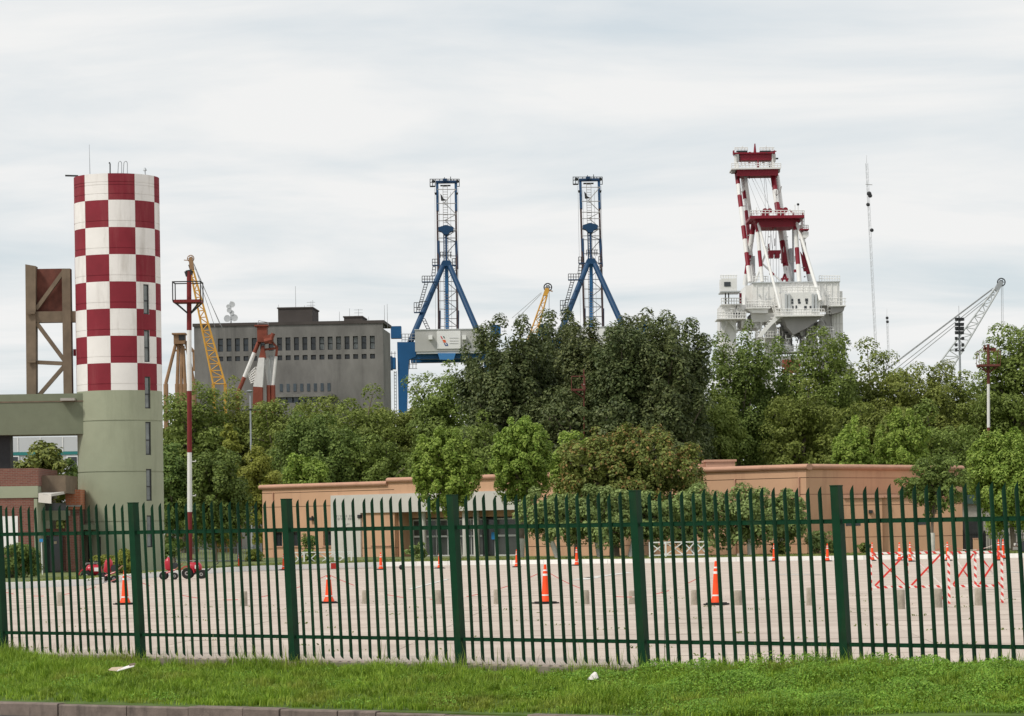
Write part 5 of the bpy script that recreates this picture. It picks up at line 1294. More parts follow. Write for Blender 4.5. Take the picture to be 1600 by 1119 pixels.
striped('left_leg', [(405, 533, 0), (371, 616, 0)], 0.22, (0.22, 0.68), 1, rw, (M_mastwhite, M_rust), CC)
part('main_leg', M_mastwhite, rw, lambda b: b.prism([C_(404, 559, -0.6), C_(413, 559, -0.6), C_(410, 605, -0.6), C_(395.5, 604, -0.6)], (0, 1.2, 0)))
part('main_leg_foot', M_rust, rw, lambda b: b.prism([C_(395.5, 604.2, -0.6), C_(410, 605.2, -0.6), C_(409, 700, -0.6), C_(393, 700, -0.6)], (0, 1.2, 0)))
part('second_leg', M_mastwhite, rw, lambda b: b.prism([C_(412, 559, 0.4), C_(420.5, 559, 0.4), C_(423, 603, 0.4), C_(418, 603, 0.4)], (0, 0.8, 0)))
part('right_leg', M_mastwhite, rw, lambda b: b.tube(C_(431.5, 557), C_(426.5, 603), 0.16, 0.16, 7))
part('foot', M_rust, rw, lambda b: [b.tube(C_(x, 602), (C_(x, 602).x, D, 0), 0.25, 0.25, 6) for x in (420, 426.5)] + [b.tube(C_(371.5, 614), (C_(371, 616).x, D, 0), 0.25, 0.25, 6)])
def f_(b):
    for k in range(6):
        b.tube(C_(388 + k * 2.4, 586 - k * 2.6), C_(393 + k * 2.2, 599 - k * 3.5), 0.05, 0.05, 4); b.tube(C_(387 + k * 0.9, 586 + k * 2.6), C_(399 + k * 0.4, 574 + k * 4.2), 0.05, 0.05, 4)
part('stair_cage', M_mastwhite, rw, f_)['kind'] = 'stuff'
tubes('rigging', M_lightgrey, rw, [(C_(421 + k * 1.6, 556), C_(419 + k * 1.6, 603)) for k in range(5)], 0.03, 4)
tubes('top_rail', M_cable, rw, [(C_(404, 501), C_(419, 504)), (C_(403, 508), C_(404, 501)), (C_(419, 508), C_(419, 504)), (C_(402, 505), C_(420, 506))], 0.03, 4)

D = 370.0; C_ = conv_at(D)
y2 = thing('yellow_jib_crane', 'yellow crane jib with black wheel above the dark poplars', 'crane', (X(815, D, 0), D, 0))
lattice_boom(y2, M_yellow, C_, (849, 463), (855, 461), (800, 600), (818, 600), 1.2, 12, 0.11, 0.05)
part('jib_root', M_yellow, y2, lambda b: (b.bar(C_(800, 600), (X(809, D, 2), D, 2), 0.4), b.bar(C_(818, 600), (X(809, D, 2), D, 2), 0.4), b.box(X(790, D, 0), X(830, D, 0), D - 2, D + 2, 0, 3)))
part('jib_head', M_yellow, y2, lambda b: b.prism([C_(848, 462, -0.4), C_(852, 450, -0.4), C_(857, 450, -0.4), C_(858, 455, -0.4), C_(855, 462, -0.4)], (0, 0.8, 0)))
crane_head(y2, C_, 856, 449, 6, D, M_yellow, M_black)
tubes('hoist_cable', M_cable, y2, [(C_(858, 456), C_(858, 600)), (C_(846, 459), C_(806, 500)), (C_(846, 457), C_(800, 497))], 0.03, 4)
part('head_arm', M_tan, y2, lambda b: b.bar(C_(856, 453), C_(863.5, 455.5), 0.14))

D = 420.0; C_ = conv_at(D)
gc = thing('grey_luffing_crane', 'pale grey lattice crane jib with wheel at the far right', 'crane', (X(1470, D, 0), D, 0))
lattice_boom(gc, M_lightgrey, C_, (1555, 450), (1560, 454), (1450, 592), (1478, 592), 1.6, 16, 0.13, 0.06)
part('jib_root', M_lightgrey, gc, lambda b: (b.bar(C_(1450, 592), (X(1455, D, 2), D, 2), 0.5), b.bar(C_(1478, 592), (X(1462, D, 2), D, 2), 0.5), b.box(X(1420, D, 0), X(1475, D, 0), D - 3, D + 3, 0, 4), b.bar(C_(1370, 588), (X(1425, D, 3), D, 3), 0.4)))
part('jib_head', M_galv, gc, lambda b: b.prism([C_(1553, 452, -0.4), C_(1562, 438, -0.4), C_(1568, 442, -0.4), C_(1560, 456, -0.4)], (0, 0.8, 0)))
crane_head(gc, C_, 1564.5, 441, 6, D, M_galv, M_darkmetal)
tubes('stay_cable', M_cable, gc, [(C_(1552, 450), C_(1370, 588)), (C_(1550, 453), C_(1371, 589)), (C_(1553, 456), C_(1385, 588)), (C_(1554, 459), C_(1393, 589))], 0.055, 4)
tubes('hoist_cable', M_cable, gc, [(C_(1564.5, 447), C_(1565, 520)), (C_(1567, 447), C_(1567.5, 520))], 0.03, 4)

# ------------------------------------------------------------------ masts and poles
D = 300.0; C_ = conv_at(D)
fp_ = thing('floodlight_pole', 'tall grey floodlight pole with stacked lamps before the pale crane', 'light pole', (X(1500, D, 0), D, 0))
part('pole', M_galv, fp_, lambda b: b.tube((C_(1501, 575).x, D, 0), C_(1498.5, 494), 0.17, 0.1, 8))
for i, y in enumerate((499, 507, 513, 520, 529, 539, 547)):
    for dx in (-5.0, -2.2, 2.2, 5.2):
        if (i >= 4 and abs(dx) < 4): continue
        part('lamp', M_darkmetal, fp_, lambda b: b.prism([C_(1499.5 + dx - 1.9, y - 2.6, -0.3), C_(1499.5 + dx + 1.9, y - 2.6, -0.3), C_(1499.5 + dx + 1.5, y + 2.2, -0.3), C_(1499.5 + dx - 1.5, y + 2.2, -0.3)], (0, 0.4, 0)))
for y in (500, 516, 529.5, 548): part('lamp_arm', M_darkmetal, fp_, lambda b: b.bar(C_(1493, y), C_(1507, y), 0.1))
tubes('spike', M_cable, fp_, [(C_(1498.5, 494), C_(1498, 478))], 0.02, 4)

def guyed(name, label, xt, yt, xb, yb, D, w, r, dishes):
    C_ = conv_at(D); th = thing(name, label, 'radio mast', (C_(xb, yb).x, D, 0))
    n = 46; base = C_(xb, yb); top = C_(xt, yt); dirv = (base - top); k = (base.z) / (top.z - base.z); foot = base + (base - top) * k
    offs = [(-w / 2, -w * 0.3), (w / 2, -w * 0.3), (0, w * 0.5)]
    for o_ in offs: part('leg', M_lightgrey, th, lambda b: b.tube(foot + Vector((o_[0], o_[1], 0)), top + Vector((o_[0], o_[1], 0)), r, r, 4))
    def f_(b):
        for i in range(n):
            p0, p1 = foot.lerp(top, i / n), foot.lerp(top, (i + 1) / n)
            for j in range(3):
                a, c = offs[j], offs[(j + 1) % 3]; b.tube(p0 + Vector((a[0], a[1], 0)), p1 + Vector((c[0], c[1], 0)), r * 0.6, r * 0.6, 3)
    part('lacing', M_lightgrey, th, f_)['kind'] = 'stuff'
    part('spike', M_cgrey, th, lambda b: b.tube(top, C_(xt, yt - 12), r, r * 0.6, 4))
    for (dx, y, rr) in dishes:
        xm = xt + (xb - xt) * (y - yt) / (yb - yt)
        part('dish', M_darkmetal, th, lambda b: b.lathe(C_(xm + dx, y, -w), [(0.05, 0), (rr, -0.1), (rr, -0.5), (0.05, -0.6)], 10, axis=(0.3, 1, 0)))
    return th, C_
rm, C_ = guyed('radio_mast', 'tall thin lattice radio mast right of the white crane', 1354, 255, 1368.5, 548, 620, 0.5, 0.032, ((2, 303, 0.5), (3.4, 306, 0.45), (-0.5, 320, 0.4), (3.4, 360, 0.4)))
part('crossarm', M_cgrey, rm, lambda b: b.bar(C_(1352.5, 288), C_(1363, 289), 0.12))
rm2, C_ = guyed('far_radio_mast', 'short faint radio mast between tall mast and pale crane', 1385.8, 494, 1388.5, 560, 800, 0.5, 0.032, ((0.5, 497, 0.4), (0.8, 503, 0.4)))

def cage_mast(name, label, D, x, ytop, cuts, plat, base_z, redm, r):
    """striped pole with a square lamp cage; plat = (x0, x1, ydeck, yrail, ystrut)"""
    C_ = conv_at(D); th = thing(name, label, 'mast', (C_(x, cuts[-1]).x, D, base_z))
    ys_ = [ytop] + list(cuts)
    for k in range(len(ys_) - 1):
        a, c = C_(x + (ys_[k + 1] - 640) * 0.003, ys_[k + 1]), C_(x + (ys_[k] - 640) * 0.003, ys_[k])
        if k == len(ys_) - 2: a.z = base_z
        part('pole_section', redm if k % 2 == 0 else M_mastwhite, th, lambda b: b.tube(a, c, r, r * 0.93, 12), True)
    x0, x1, yd, yr, ysx = plat; w = (C_(x1, yd).x - C_(x0, yd).x) / 2; cx_ = (x0 + x1) / 2
    ctr = C_(cx_, yd); ctr2 = C_(cx_, yr)
    cs = [(-w, -w * 0.8), (w, -w * 0.8), (w, w * 0.8), (-w, w * 0.8)]
    part('cage_deck', redm, th, lambda b: b.box(ctr.x - w, ctr.x + w, D - w * 0.8, D + w * 0.8, ctr.z - 0.1, ctr.z + 0.06))
    for (dx, dy) in cs: part('cage_post', M_darkmetal if redm is M_mastred else redm, th, lambda b: b.bar((ctr.x + dx, D + dy, ctr.z), (ctr.x + dx, D + dy, ctr2.z), 0.06 if redm is M_mastred else 0.035))
    for k in range(4):
        a, c = cs[k], cs[(k + 1) % 4]
        part('cage_rail', M_darkmetal if redm is M_mastred else redm, th, lambda b: b.bar((ctr.x + a[0], D + a[1], ctr2.z), (ctr.x + c[0], D + c[1], ctr2.z), 0.06 if redm is M_mastred else 0.035))
    for (dx, dy) in cs: part('strut', M_darkmetal if redm is M_mastred else redm, th, lambda b: b.bar((ctr.x + dx, D + dy, ctr.z), C_(x, ysx), 0.07))
    return th, C_
m1, C_ = cage_mast('striped_mast', 'red and white striped lamp mast with square cage beside the tower', 168, 296, 424, (516, 611, 707, 800, 868), (272, 315.5, 471, 441.5, 492), LZ, M_mastred, 0.145)
part('head_lamp', M_darkmetal, m1, lambda b: (b.bar(C_(291, 427), C_(300, 425), 0.2, 0.3), b.tube(C_(293, 432), C_(291.5, 424), 0.1, 0.14, 8), b.tube(C_(297, 429), C_(299, 423), 0.1, 0.14, 8)))
for y in (721, 774.5): part('step_bolt', M_mastwhite, m1, lambda b: (b.bar(C_(297, y), C_(306, y), 0.05), b.bar(C_(305.5, y), C_(305.5, y - 2), 0.05)))
m2, C_ = cage_mast('rusty_mast', 'rust red and white mast with small deck at the right edge', 226, 1544.5, 538, (600, 668, 862), (1528, 1561, 571, 549, 583), LZ, M_oldred, 0.12)
part('lamp_rack', M_oldred, m2, lambda b: [b.bar(C_(1538 + 4 * k, 540 + 2 * k), C_(1540 + 5 * k, 548), 0.12) for k in range(4)] + [b.bar(C_(1536, 545), C_(1556, 545), 0.12)])
m3, C_ = cage_mast('hidden_mast', 'small red lamp cage on a pole half hidden among the dark poplars', 238, 912.5, 577, (600, 601, 862), (893, 914, 609, 588, 622), LZ, M_oldred, 0.05)
part('lamp_rack', M_oldred, m3, lambda b: b.bar(C_(909, 600), C_(914, 608), 0.2))
lm = thing('lamp_post', 'slim grey lamp post with crossarm above the olive trees', 'lamp post', (X(391, 250, 0), 250, LZ)); C_ = conv_at(250)
part('pole', M_galv, lm, lambda b: b.tube((C_(392, 700).x, 250, LZ), C_(391, 613), 0.1, 0.07, 8))
part('lamp_head', M_galv, lm, lambda b: (b.lathe(C_(390, 613.5), [(0.12, 0), (0.3, 0.06), (0.34, 0.14), (0.06, 0.22)], 12)))
part('crossarm', M_darkmetal, lm, lambda b: (b.bar(C_(374.5, 641), C_(406.5, 640.5), 0.06), b.bar(C_(388, 640), C_(394, 640), 0.16)))

# ------------------------------------------------------------------ cones
def make_cone():
    th = thing('traffic_cone', 'x', 'traffic cone')
    b = MB(); b.box(-0.27, 0.27, -0.27, 0.27, 0.0, 0.035); b.box(-0.22, 0.22, -0.22, 0.22, 0.035, 0.055); b.build('base', M_black, th)
    b = MB(); b.lathe((0, 0, 0), [(0.165, 0.055), (0.15, 0.10), (0.118, 0.17), (0.108, 0.19), (0.062, 0.80), (0.06, 0.80), (0.058, 0.83), (0.042, 0.90), (0.036, 0.99), (0.02, 1.0)], 16); b.build('body', M_orange, th, True)
    for (z0, z1) in ((0.20, 0.235), (0.71, 0.765), (0.835, 0.87)):
        def rr(z): return 0.108 + (0.062 - 0.108) * (z - 0.19) / 0.61 + 0.003 if z < 0.8 else 0.0605 - (z - 0.83) * 0.2
        b = MB(); b.lathe((0, 0, 0), [(rr(z0), z0), (rr(z1), z1)], 16); b.build('band', M_refl, th, True)
    return th
CONES = [
    (195.5, 945, 1.0, 'tall orange cone standing left of the second fence post from left', 0),
    (514, 943, 0.95, 'near orange cone between the second and third thick fence posts', 0),
    (852.5, 943.5, 1.05, 'near orange cone mid lot holding the middle of the tape', 0),
    (1119.5, 945.5, 1.12, 'largest orange cone on the lot, right of the central fence post', 0),
    (374, 892, 0.95, 'far orange cone at the kerb, farthest left in the row', 1), (443.5, 891, 0.9, 'far orange cone behind the third fence post, left of white railing', 1),
    (417 + 178, 890.5, 0.92, 'far orange cone below the pale pillar of the entrance', 1), (687, 888.5, 0.95, 'far orange cone before the glazed entrance', 1), (807.5, 886.5, 0.95, 'far orange cone at the foot of the dark trunk', 1),
    (901, 884, 1.0, 'far orange cone under the bushy trees left of central fence post', 1), (1209.5, 877.5, 1.02, 'far orange cone below the right corner of the salmon building', 1), (1293, 877.3, 0.98, 'far orange cone just left of the right thick fence post', 1),
    (1363, 876.5, 1.02, 'far orange cone behind the left end of the striped barrier', 1), (1405.5, 876, 1.0, 'far orange cone behind the first diagonal of the striped barrier', 1), (1422, 877.8, 1.05, 'far orange cone behind the middle post of first striped barrier', 1),
    (1480.5, 876.5, 1.02, 'far orange cone behind the gap between the two striped barriers', 1), (1560.5, 876, 1.12, 'left of two paired orange cones by the right barrier end', 1), (1567.5, 873.5, 1.08, 'right of two paired orange cones by the right barrier end', 1)]
proto = make_cone(); cone_at = []
for i, (x, y, h, lb, far_) in enumerate(CONES):
    o = proto if i == 0 else copy_tree(proto)
    p = G(x, y, 0.0); o.location = (p.x, p.y, 0.0065); o.scale = (0.98 if not far_ else 0.8, 0.98 if not far_ else 0.8, h); o.rotation_euler = (0, 0, rng.uniform(0, 1.5))
    o['label'] = lb; o['group'] = 'orange cones across the lot'; cone_at.append(Vector((p.x, p.y, 0.86 * h)))
rb_ = thing('red_box', 'small red box on the kerb by the white railing', 'box', G(523, 889, 0))
part('body', M_barred, rb_, lambda b: b.box(rb_.location.x - 0.2, rb_.location.x + 0.22, rb_.location.y - 0.15, rb_.location.y + 0.15, 0.004, 0.32))
part('lid', M_refl, rb_, lambda b: b.box(rb_.location.x - 0.22, rb_.location.x + 0.24, rb_.location.y - 0.17, rb_.location.y + 0.17, 0.32, 0.36))
bl_ = tag(MB(G(627, 886, 0)).build('x', M_black) if False else (lambda b: (b.lathe(G(627, 886.5, 0.14), [(0.02, -0.13), (0.09, -0.1), (0.13, 0), (0.09, 0.1), (0.02, 0.13)], 12), b.build('ball', M_black, None, True))[1])(MB(G(627, 886.5, 0.14))), 'small black ball lying by the far kerb', 'ball')

# tape between cones
def tape(a, c, sag, label, w=0.02, grp='red and white tape spans'):
    n = 28; d = c - a; b = MB(a); nn = Vector((0, 0, 1))
    pts = []
    for i in range(n + 1):
        t = i / n; p = a + d * t; z = p.z - sag * 4 * t * (1 - t); pts.append(Vector((p.x, p.y, max(0.02, z))))
    for i in range(n):
        b.bar(pts[i], pts[i + 1], 0.006, w)
    return tag(b.build('barrier_tape', M_tape), label, 'tape', grp)
lc = cone_at
p_l = G(-60, 940, 0); p_l.z = 0.8
tape(p_l, lc[0], 0.62, 'sagging tape running out of frame left of the tall cone')
tape(lc[0], lc[1], 0.72, 'sagging tape between the two leftmost near cones')
tape(lc[1], lc[2], 0.74, 'sagging tape from the second near cone to the middle near cone')
tape(lc[2], lc[3], 0.74, 'sagging tape from the middle near cone to the largest cone')
p_r = G(1362, 945, 0); p_r.z = 0.9
for i, j, lb in ((14, 15, 'pale tape between cones behind the first striped barrier'), (15, 16, 'pale tape between cones behind the second striped barrier')):
    tape(lc[i], lc[j], 0.35, lb, 0.025)

# concrete stubs
STUBS = [(95, 947, 22, 'leftmost concrete stub post, before the brick building'), (381, 947, 23, 'concrete stub between the first two near cones'), (571.5, 943.5, 21, 'concrete stub right of the second near cone'), (685.5, 944, 22, 'concrete stub left of the third thick fence post'), (777.5, 944, 23, 'concrete stub left of the middle near cone'),
         (915, 944, 22, 'concrete stub right of the middle near cone'), (988.5, 944, 21, 'concrete stub against the central thick fence post'), (1086, 945, 23, 'weedy brown concrete stub left of the largest cone'), (1153, 945.5, 23, 'concrete stub just right of the largest cone'), (1267, 946, 28, 'dark stained concrete stub left of the right thick post'),
         (1407, 951.5, 30, 'concrete stub under the middle of first striped barrier'), (1465.5, 949, 29, 'brown concrete stub under the right end of first barrier'), (1530, 946, 27, 'concrete stub under the second striped barrier'), (1155, 876.5, 10, 'small far concrete stub by the white kerb')]
for i, (x, y, hp, lb) in enumerate(STUBS):
    p = G(x, y, 0); s_ = F / p.y; h = hp / s_; r_ = 0.105 if i < 9 else 0.11
    if i == 13: r_ = 0.13; h = 0.42
    b = MB((p.x, p.y, 0)); k = rng.uniform(0, 9)
    b.lathe((p.x, p.y, 0), [(r_ * 1.02, -0.05), (r_, 0.06), (r_ * 0.98, h * 0.6), (r_ * 0.97, h - 0.03), (r_ * 0.86, h), (0.02, h + 0.004)], 14)
    tag(b.build('concrete_stub', M_stub, None, True), lb, 'bollard', 'short concrete stubs in a row')

# striped barriers
def barrier(xs, ytop, ybot, yfoot, label, D):
    C_ = conv_at(D); th = thing('striped_barrier', label, 'barrier', (C_(xs[0], yfoot[0]).x, D, 0.0), 'red and white barriers')
    zt = C_(xs[1], ytop).z; zl = C_(xs[1], ybot).z
    X_ = [C_(x, ytop).x for x in xs]
    dys = [0.0, 0.0, 0.0]
    for k in (0, 2): part('post', M_stripe, th, lambda b: b.bar((X_[k], D, 0.005), (X_[k], D, zt + 0.03), 0.06, 0.05))
    part('mid_post', M_stripe, th, lambda b: b.bar((X_[1], D, zl), (X_[1], D, zt), 0.06, 0.045))
    for z in (zt, zl): part('rail', M_stripe, th, lambda b: b.bar((X_[0] + 0.04, D - 0.035, z), (X_[2] - 0.04, D - 0.035, z), 0.045, 0.06))
    for k in (0, 1):
        part('brace', M_barred, th, lambda b: b.bar((X_[k] + 0.1, D - 0.03, zl + 0.04), (X_[k + 1] - 0.05, D - 0.03, zt - 0.04), 0.04, 0.045))
        part('brace', M_stripe, th, lambda b: b.bar((X_[k] + 0.1, D + 0.03, zt - 0.04), (X_[k + 1] - 0.05, D + 0.03, zl + 0.04), 0.035, 0.035))
    return th
Db = G(1360, 944, 0).y
barrier((1360, 1417, 1473), 864, 917, (944, 0, 944), 'left of two red and white striped barriers on the lot', Db)
barrier((1482, 1523.5, 1565), 863, 915.5, (945, 0, 944), 'right of two red and white striped barriers on the lot', Db - 0.9)

# white cross-braced railings on the lawn edge
def xrail(xs, y0, y1, D, label, zb):
    C_ = conv_at(D); th = thing('white_railing', label, 'railing', (C_(xs[0], y1).x, D, zb), 'white cross braced railings')
    zt = C_(xs[len(xs) // 2], y0).z; zl = C_(xs[len(xs) // 2], y1).z; X_ = [C_(x, y0).x for x in xs]
    for x in X_: part('post', M_white, th, lambda b: b.bar((x, D, zb), (x, D, zt + 0.03), 0.09))
    part('rail', M_white, th, lambda b: b.bar((X_[0], D, zt), (X_[-1], D, zt), 0.07)); part('rail', M_white, th, lambda b: b.bar((X_[0], D, zl), (X_[-1], D, zl), 0.07))
    for k in range(len(X_) - 1):
        part('brace', M_white, th, lambda b: b.bar((X_[k], D, zl), (X_[k + 1], D, zt), 0.06)); part('brace', M_white, th, lambda b: b.bar((X_[k], D + 0.07, zt), (X_[k + 1], D + 0.07, zl), 0.06))
    return th
xrail((1015, 1040, 1068, 1086, 1105), 847, 867, 170.5, 'white cross braced railing on the lawn below the bushy trees', LZ)
xrail((458, 475, 497, 523, 549), 863, 882, 173.5, 'white cross braced railing at the left end of the salmon building', LZ)

# ------------------------------------------------------------------ red wheeled machines at the left kerb
def wheel(th, c, r, w):
    o = part('wheel', M_tyre, th, lambda b: b.lathe((c[0], c[1] - w / 2, c[2]), [(r * 0.55, 0), (r * 0.85, 0.0), (r, w * 0.25), (r, w * 0.75), (r * 0.85, w), (r * 0.55, w)], 18, axis=(0, 1, 0)), True)
    part('rim', M_cgrey, th, lambda b: b.lathe((c[0], c[1] - w / 2 - 0.01, c[2]), [(0.02, 0.02), (r * 0.3, 0.0), (r * 0.56, 0.03), (r * 0.56, w * 0.9)], 14, axis=(0, 1, 0)), True, parent=o)
def tank_trailer(x0, x1, ybase, label, flip):
    g_ = G((x0 + x1) / 2, ybase, 0); D = g_.y; s_ = D / F; x = g_.x; w = (x1 - x0) * s_; sg = -1 if flip else 1
    th = thing('tank_trailer', label, 'trailer', (x, D, 0.005), 'red wheeled tanks at the kerb')
    zc = 0.50
    part('tank', M_machred, th, lambda b: b.lathe((x - w * 0.30, D, zc), [(0.03, 0), (0.16, 0.03), (0.24, 0.10), (0.26, 0.2), (0.26, w * 0.60 - 0.2), (0.24, w * 0.60 - 0.1), (0.16, w * 0.60 - 0.03), (0.03, w * 0.60)], 18, axis=(1, 0, 0)), True)
    part('chassis', M_darkmetal, th, lambda b: (b.bar((x - w * 0.42, D - 0.2, 0.26), (x + w * 0.42, D - 0.2, 0.26), 0.07), b.bar((x - w * 0.42, D + 0.2, 0.26), (x + w * 0.42, D + 0.2, 0.26), 0.07), b.bar((x, D - 0.25, 0.22), (x, D + 0.25, 0.22), 0.06)))
    wheel(th, (x - sg * w * 0.25, D - 0.36, 0.255), 0.25, 0.13); wheel(th, (x - sg * w * 0.25, D + 0.36, 0.255), 0.25, 0.13)
    wheel(th, (x + sg * w * 0.30, D - 0.34, 0.205), 0.20, 0.12); wheel(th, (x + sg * w * 0.30, D + 0.34, 0.205), 0.20, 0.12)
    part('mudguard', M_machred, th, lambda b: b.prism([(x - sg * w * 0.25 + 0.33 * math.cos(t), D - 0.42, 0.27 + 0.33 * math.sin(t)) for t in [math.pi * k / 8 for k in range(9)]] + [(x - sg * w * 0.25 + 0.29 * math.cos(t), D - 0.42, 0.27 + 0.29 * math.sin(t)) for t in [math.pi * k / 8 for k in range(8, -1, -1)]], (0, 0.14, 0)))
    part('label_plate', M_white, th, lambda b: b.box(x + sg * w * 0.12 - 0.09, x + sg * w * 0.12 + 0.09, D - 0.275, D - 0.262, 0.46, 0.62))
    part('valve', M_darkmetal, th, lambda b: (b.tube((x + 0.05, D, 0.74), (x + 0.05, D, 0.86), 0.05, 0.05, 8), b.ring((x + 0.05, D, 0.88), (0, 0, 1), 0.09, 0.015, 12)))
    part('tow_bar', M_darkmetal, th, lambda b: (b.bar((x + sg * w * 0.42, D - 0.2, 0.28), (x + sg * w * 0.62, D, 0.45), 0.05), b.bar((x + sg * w * 0.42, D + 0.2, 0.28), (x + sg * w * 0.62, D, 0.45), 0.05), b.tube((x + sg * w * 0.6, D, 0.44), (x + sg * w * 0.95, D, 0.72), 0.025, 0.025, 6)))
    part('rail', M_cgrey, th, lambda b: (b.bar((x - w * 0.28, D - 0.1, 0.82), (x + w * 0.2, D - 0.1, 0.82), 0.03), b.bar((x - w * 0.28, D - 0.1, 0.74), (x - w * 0.28, D - 0.1, 0.82), 0.03), b.bar((x + w * 0.2, D - 0.1, 0.74), (x + w * 0.2, D - 0.1, 0.82), 0.03)))
    return th
def drum_cart(x, ybase, hpx, label, lean_):
    g_ = G(x, ybase, 0); D = g_.y; s_ = D / F; xw = g_.x; h = hpx * s_
    th = thing('drum_cart', label, 'cart', (xw, D, 0.005), 'red wheeled tanks at the kerb')
    ax = Vector((lean_, 0, 1)).normalized()
    part('drum', M_machred, th, lambda b: b.lathe((xw - lean_ * 0.2, D, 0.42), [(0.05, 0), (0.15, 0.03), (0.18, 0.10), (0.18, h - 0.66), (0.15, h - 0.55), (0.06, h - 0.48), (0.05, h - 0.44)], 16, axis=ax), True)
    part('nozzle', M_cgrey, th, lambda b: b.tube(Vector((xw, D, h - 0.06)) + ax * 0.02, Vector((xw, D, h - 0.06)) + ax * 0.1, 0.04, 0.03, 8))
    part('frame', M_machred, th, lambda b: (b.tube((xw - 0.30, D - 0.16, 0.22), (xw + 0.32, D - 0.16, 0.46), 0.03, 0.03, 6), b.tube((xw - 0.30, D + 0.16, 0.22), (xw + 0.32, D + 0.16, 0.46), 0.03, 0.03, 6), b.bar((xw - 0.2, D, 0.26), (xw + 0.1, D, 0.42), 0.3, 0.06)))
    part('hose_reel', M_darkmetal, th, lambda b: b.tube((xw + 0.28, D - 0.12, 0.62), (xw + 0.28, D + 0.12, 0.62), 0.15, 0.15, 14))
    part('handle', M_tan, th, lambda b: (b.tube((xw + 0.32, D - 0.16, 0.46), (xw + 0.62, D - 0.16, 0.72), 0.022, 0.022, 6), b.tube((xw + 0.32, D + 0.16, 0.46), (xw + 0.62, D + 0.16, 0.72), 0.022, 0.022, 6), b.tube((xw + 0.62, D - 0.16, 0.72), (xw + 0.62, D + 0.16, 0.72), 0.022, 0.022, 6)))
    wheel(th, (xw - 0.22, D - 0.26, 0.185), 0.18, 0.1); wheel(th, (xw - 0.22, D + 0.26, 0.185), 0.18, 0.1); wheel(th, (xw + 0.28, D - 0.2, 0.165), 0.16, 0.08)
    return th
tank_trailer(126, 168, 909, 'red tank trailer on small wheels left of the tall cone', False)
drum_cart(169, 911, 40, 'red upright drum on a cart just left of the tall cone', 0.15)
drum_cart(264, 906, 36, 'red upright drum on a cart right of the second fence post', -0.05)
tank_trailer(284, 324, 904.5, 'red tank trailer with grey wheels right of the second fence post', False)

# ------------------------------------------------------------------ parked car at the right edge
D = 166.0
car = thing('parked_car', 'dark parked car cut off by the right edge of the picture', 'car', (X(1588, D, 0) + 2.2, D, 0.005)); cx0 = X(1588, D, 0.5)
M_car = mat('car_paint', (0.03, 0.032, 0.04, 1), 0.25, 0.1, 1, spec=0.6)
prof = [(0.0, 0.42), (0.02, 0.70), (0.12, 0.86), (0.55, 0.94), (1.15, 1.00), (1.75, 1.46), (2.2, 1.54), (3.1, 1.52), (3.7, 1.22), (4.3, 1.08), (4.42, 0.85), (4.42, 0.38), (3.9, 0.30), (0.3, 0.30)]
part('body', M_car, car, lambda b: b.prism([(cx0 + x, D - 0.85, z) for x, z in prof], (0, 1.7, 0)))
for yy in (D - 0.862, D + 0.85):
    o = part('side_window', M_glass, car, lambda b: b.prism([(cx0 + 1.3, yy, 1.02), (cx0 + 1.82, yy, 1.42), (cx0 + 3.05, yy, 1.46), (cx0 + 3.55, yy, 1.18), (cx0 + 3.5, yy, 1.04)], (0, 0.012, 0)))
part('windscreen', M_glassgrey, car, lambda b: b.prism([(cx0 + 1.13, D - 0.7, 1.02), (cx0 + 1.72, D - 0.7, 1.47), (cx0 + 1.70, D - 0.7, 1.48), (cx0 + 1.10, D - 0.7, 1.03)], (0, 1.4, 0)))
for yy in (D - 0.75, D + 0.45): part('headlight', M_refl, car, lambda b: b.box(cx0 - 0.015, cx0 + 0.12, yy, yy + 0.3, 0.66, 0.80))
part('bumper', M_cgrey, car, lambda b: b.box(cx0 - 0.06, cx0 + 0.1, D - 0.8, D + 0.8, 0.42, 0.58))
for xx in (0.85, 3.55):
    for yy in (D - 0.80, D + 0.80): wheel(car, (cx0 + xx, yy, 0.315), 0.31, 0.2)

# ------------------------------------------------------------------ litter on the verge
def verge_at(px, py):
    best = None
    for i in range(0, 260):
        for j in range(1, 40):
            s_, w_ = -2 + i * 0.1, j / 40.0
            q = verge_p(s_, w_); u, v = q[0] / q[1], (q[2] - EYE) / q[1]
            x = 800 + F * (u * cr - v * sr); y = HOR - F * (u * sr + v * cr)
            d = (x - px) ** 2 + (y - py) ** 2
            if best is None or d < best[0]: best = (d, Vector(q))
    return best[1]
p = verge_at(192, 1058)
cbm = thing('crumpled_cardboard', 'torn flap of pale cardboard lying on the grass, left', 'litter', p)
part('flap', M_kraft, cbm, lambda b: b.prism([p + Vector((-0.20, 0, 0.10)), p + Vector((-0.04, -0.05, 0.085)), p + Vector((0.02, 0.02, 0.14)), p + Vector((-0.16, 0.08, 0.13))], (0, 0.01, 0.012)))
part('torn_edge', M_paper, cbm, lambda b: b.prism([p + Vector((-0.06, -0.08, 0.085)), p + Vector((0.20, -0.02, 0.155)), p + Vector((0.16, 0.06, 0.175)), p + Vector((-0.02, 0.03, 0.12))], (0.0, 0.005, 0.012)))
part('fold', M_brown, cbm, lambda b: b.prism([p + Vector((0.12, 0.0, 0.16)), p + Vector((0.22, 0.0, 0.18)), p + Vector((0.20, 0.06, 0.20)), p + Vector((0.12, 0.05, 0.185))], (0, 0.005, 0.01)))
p = verge_at(927, 1067)
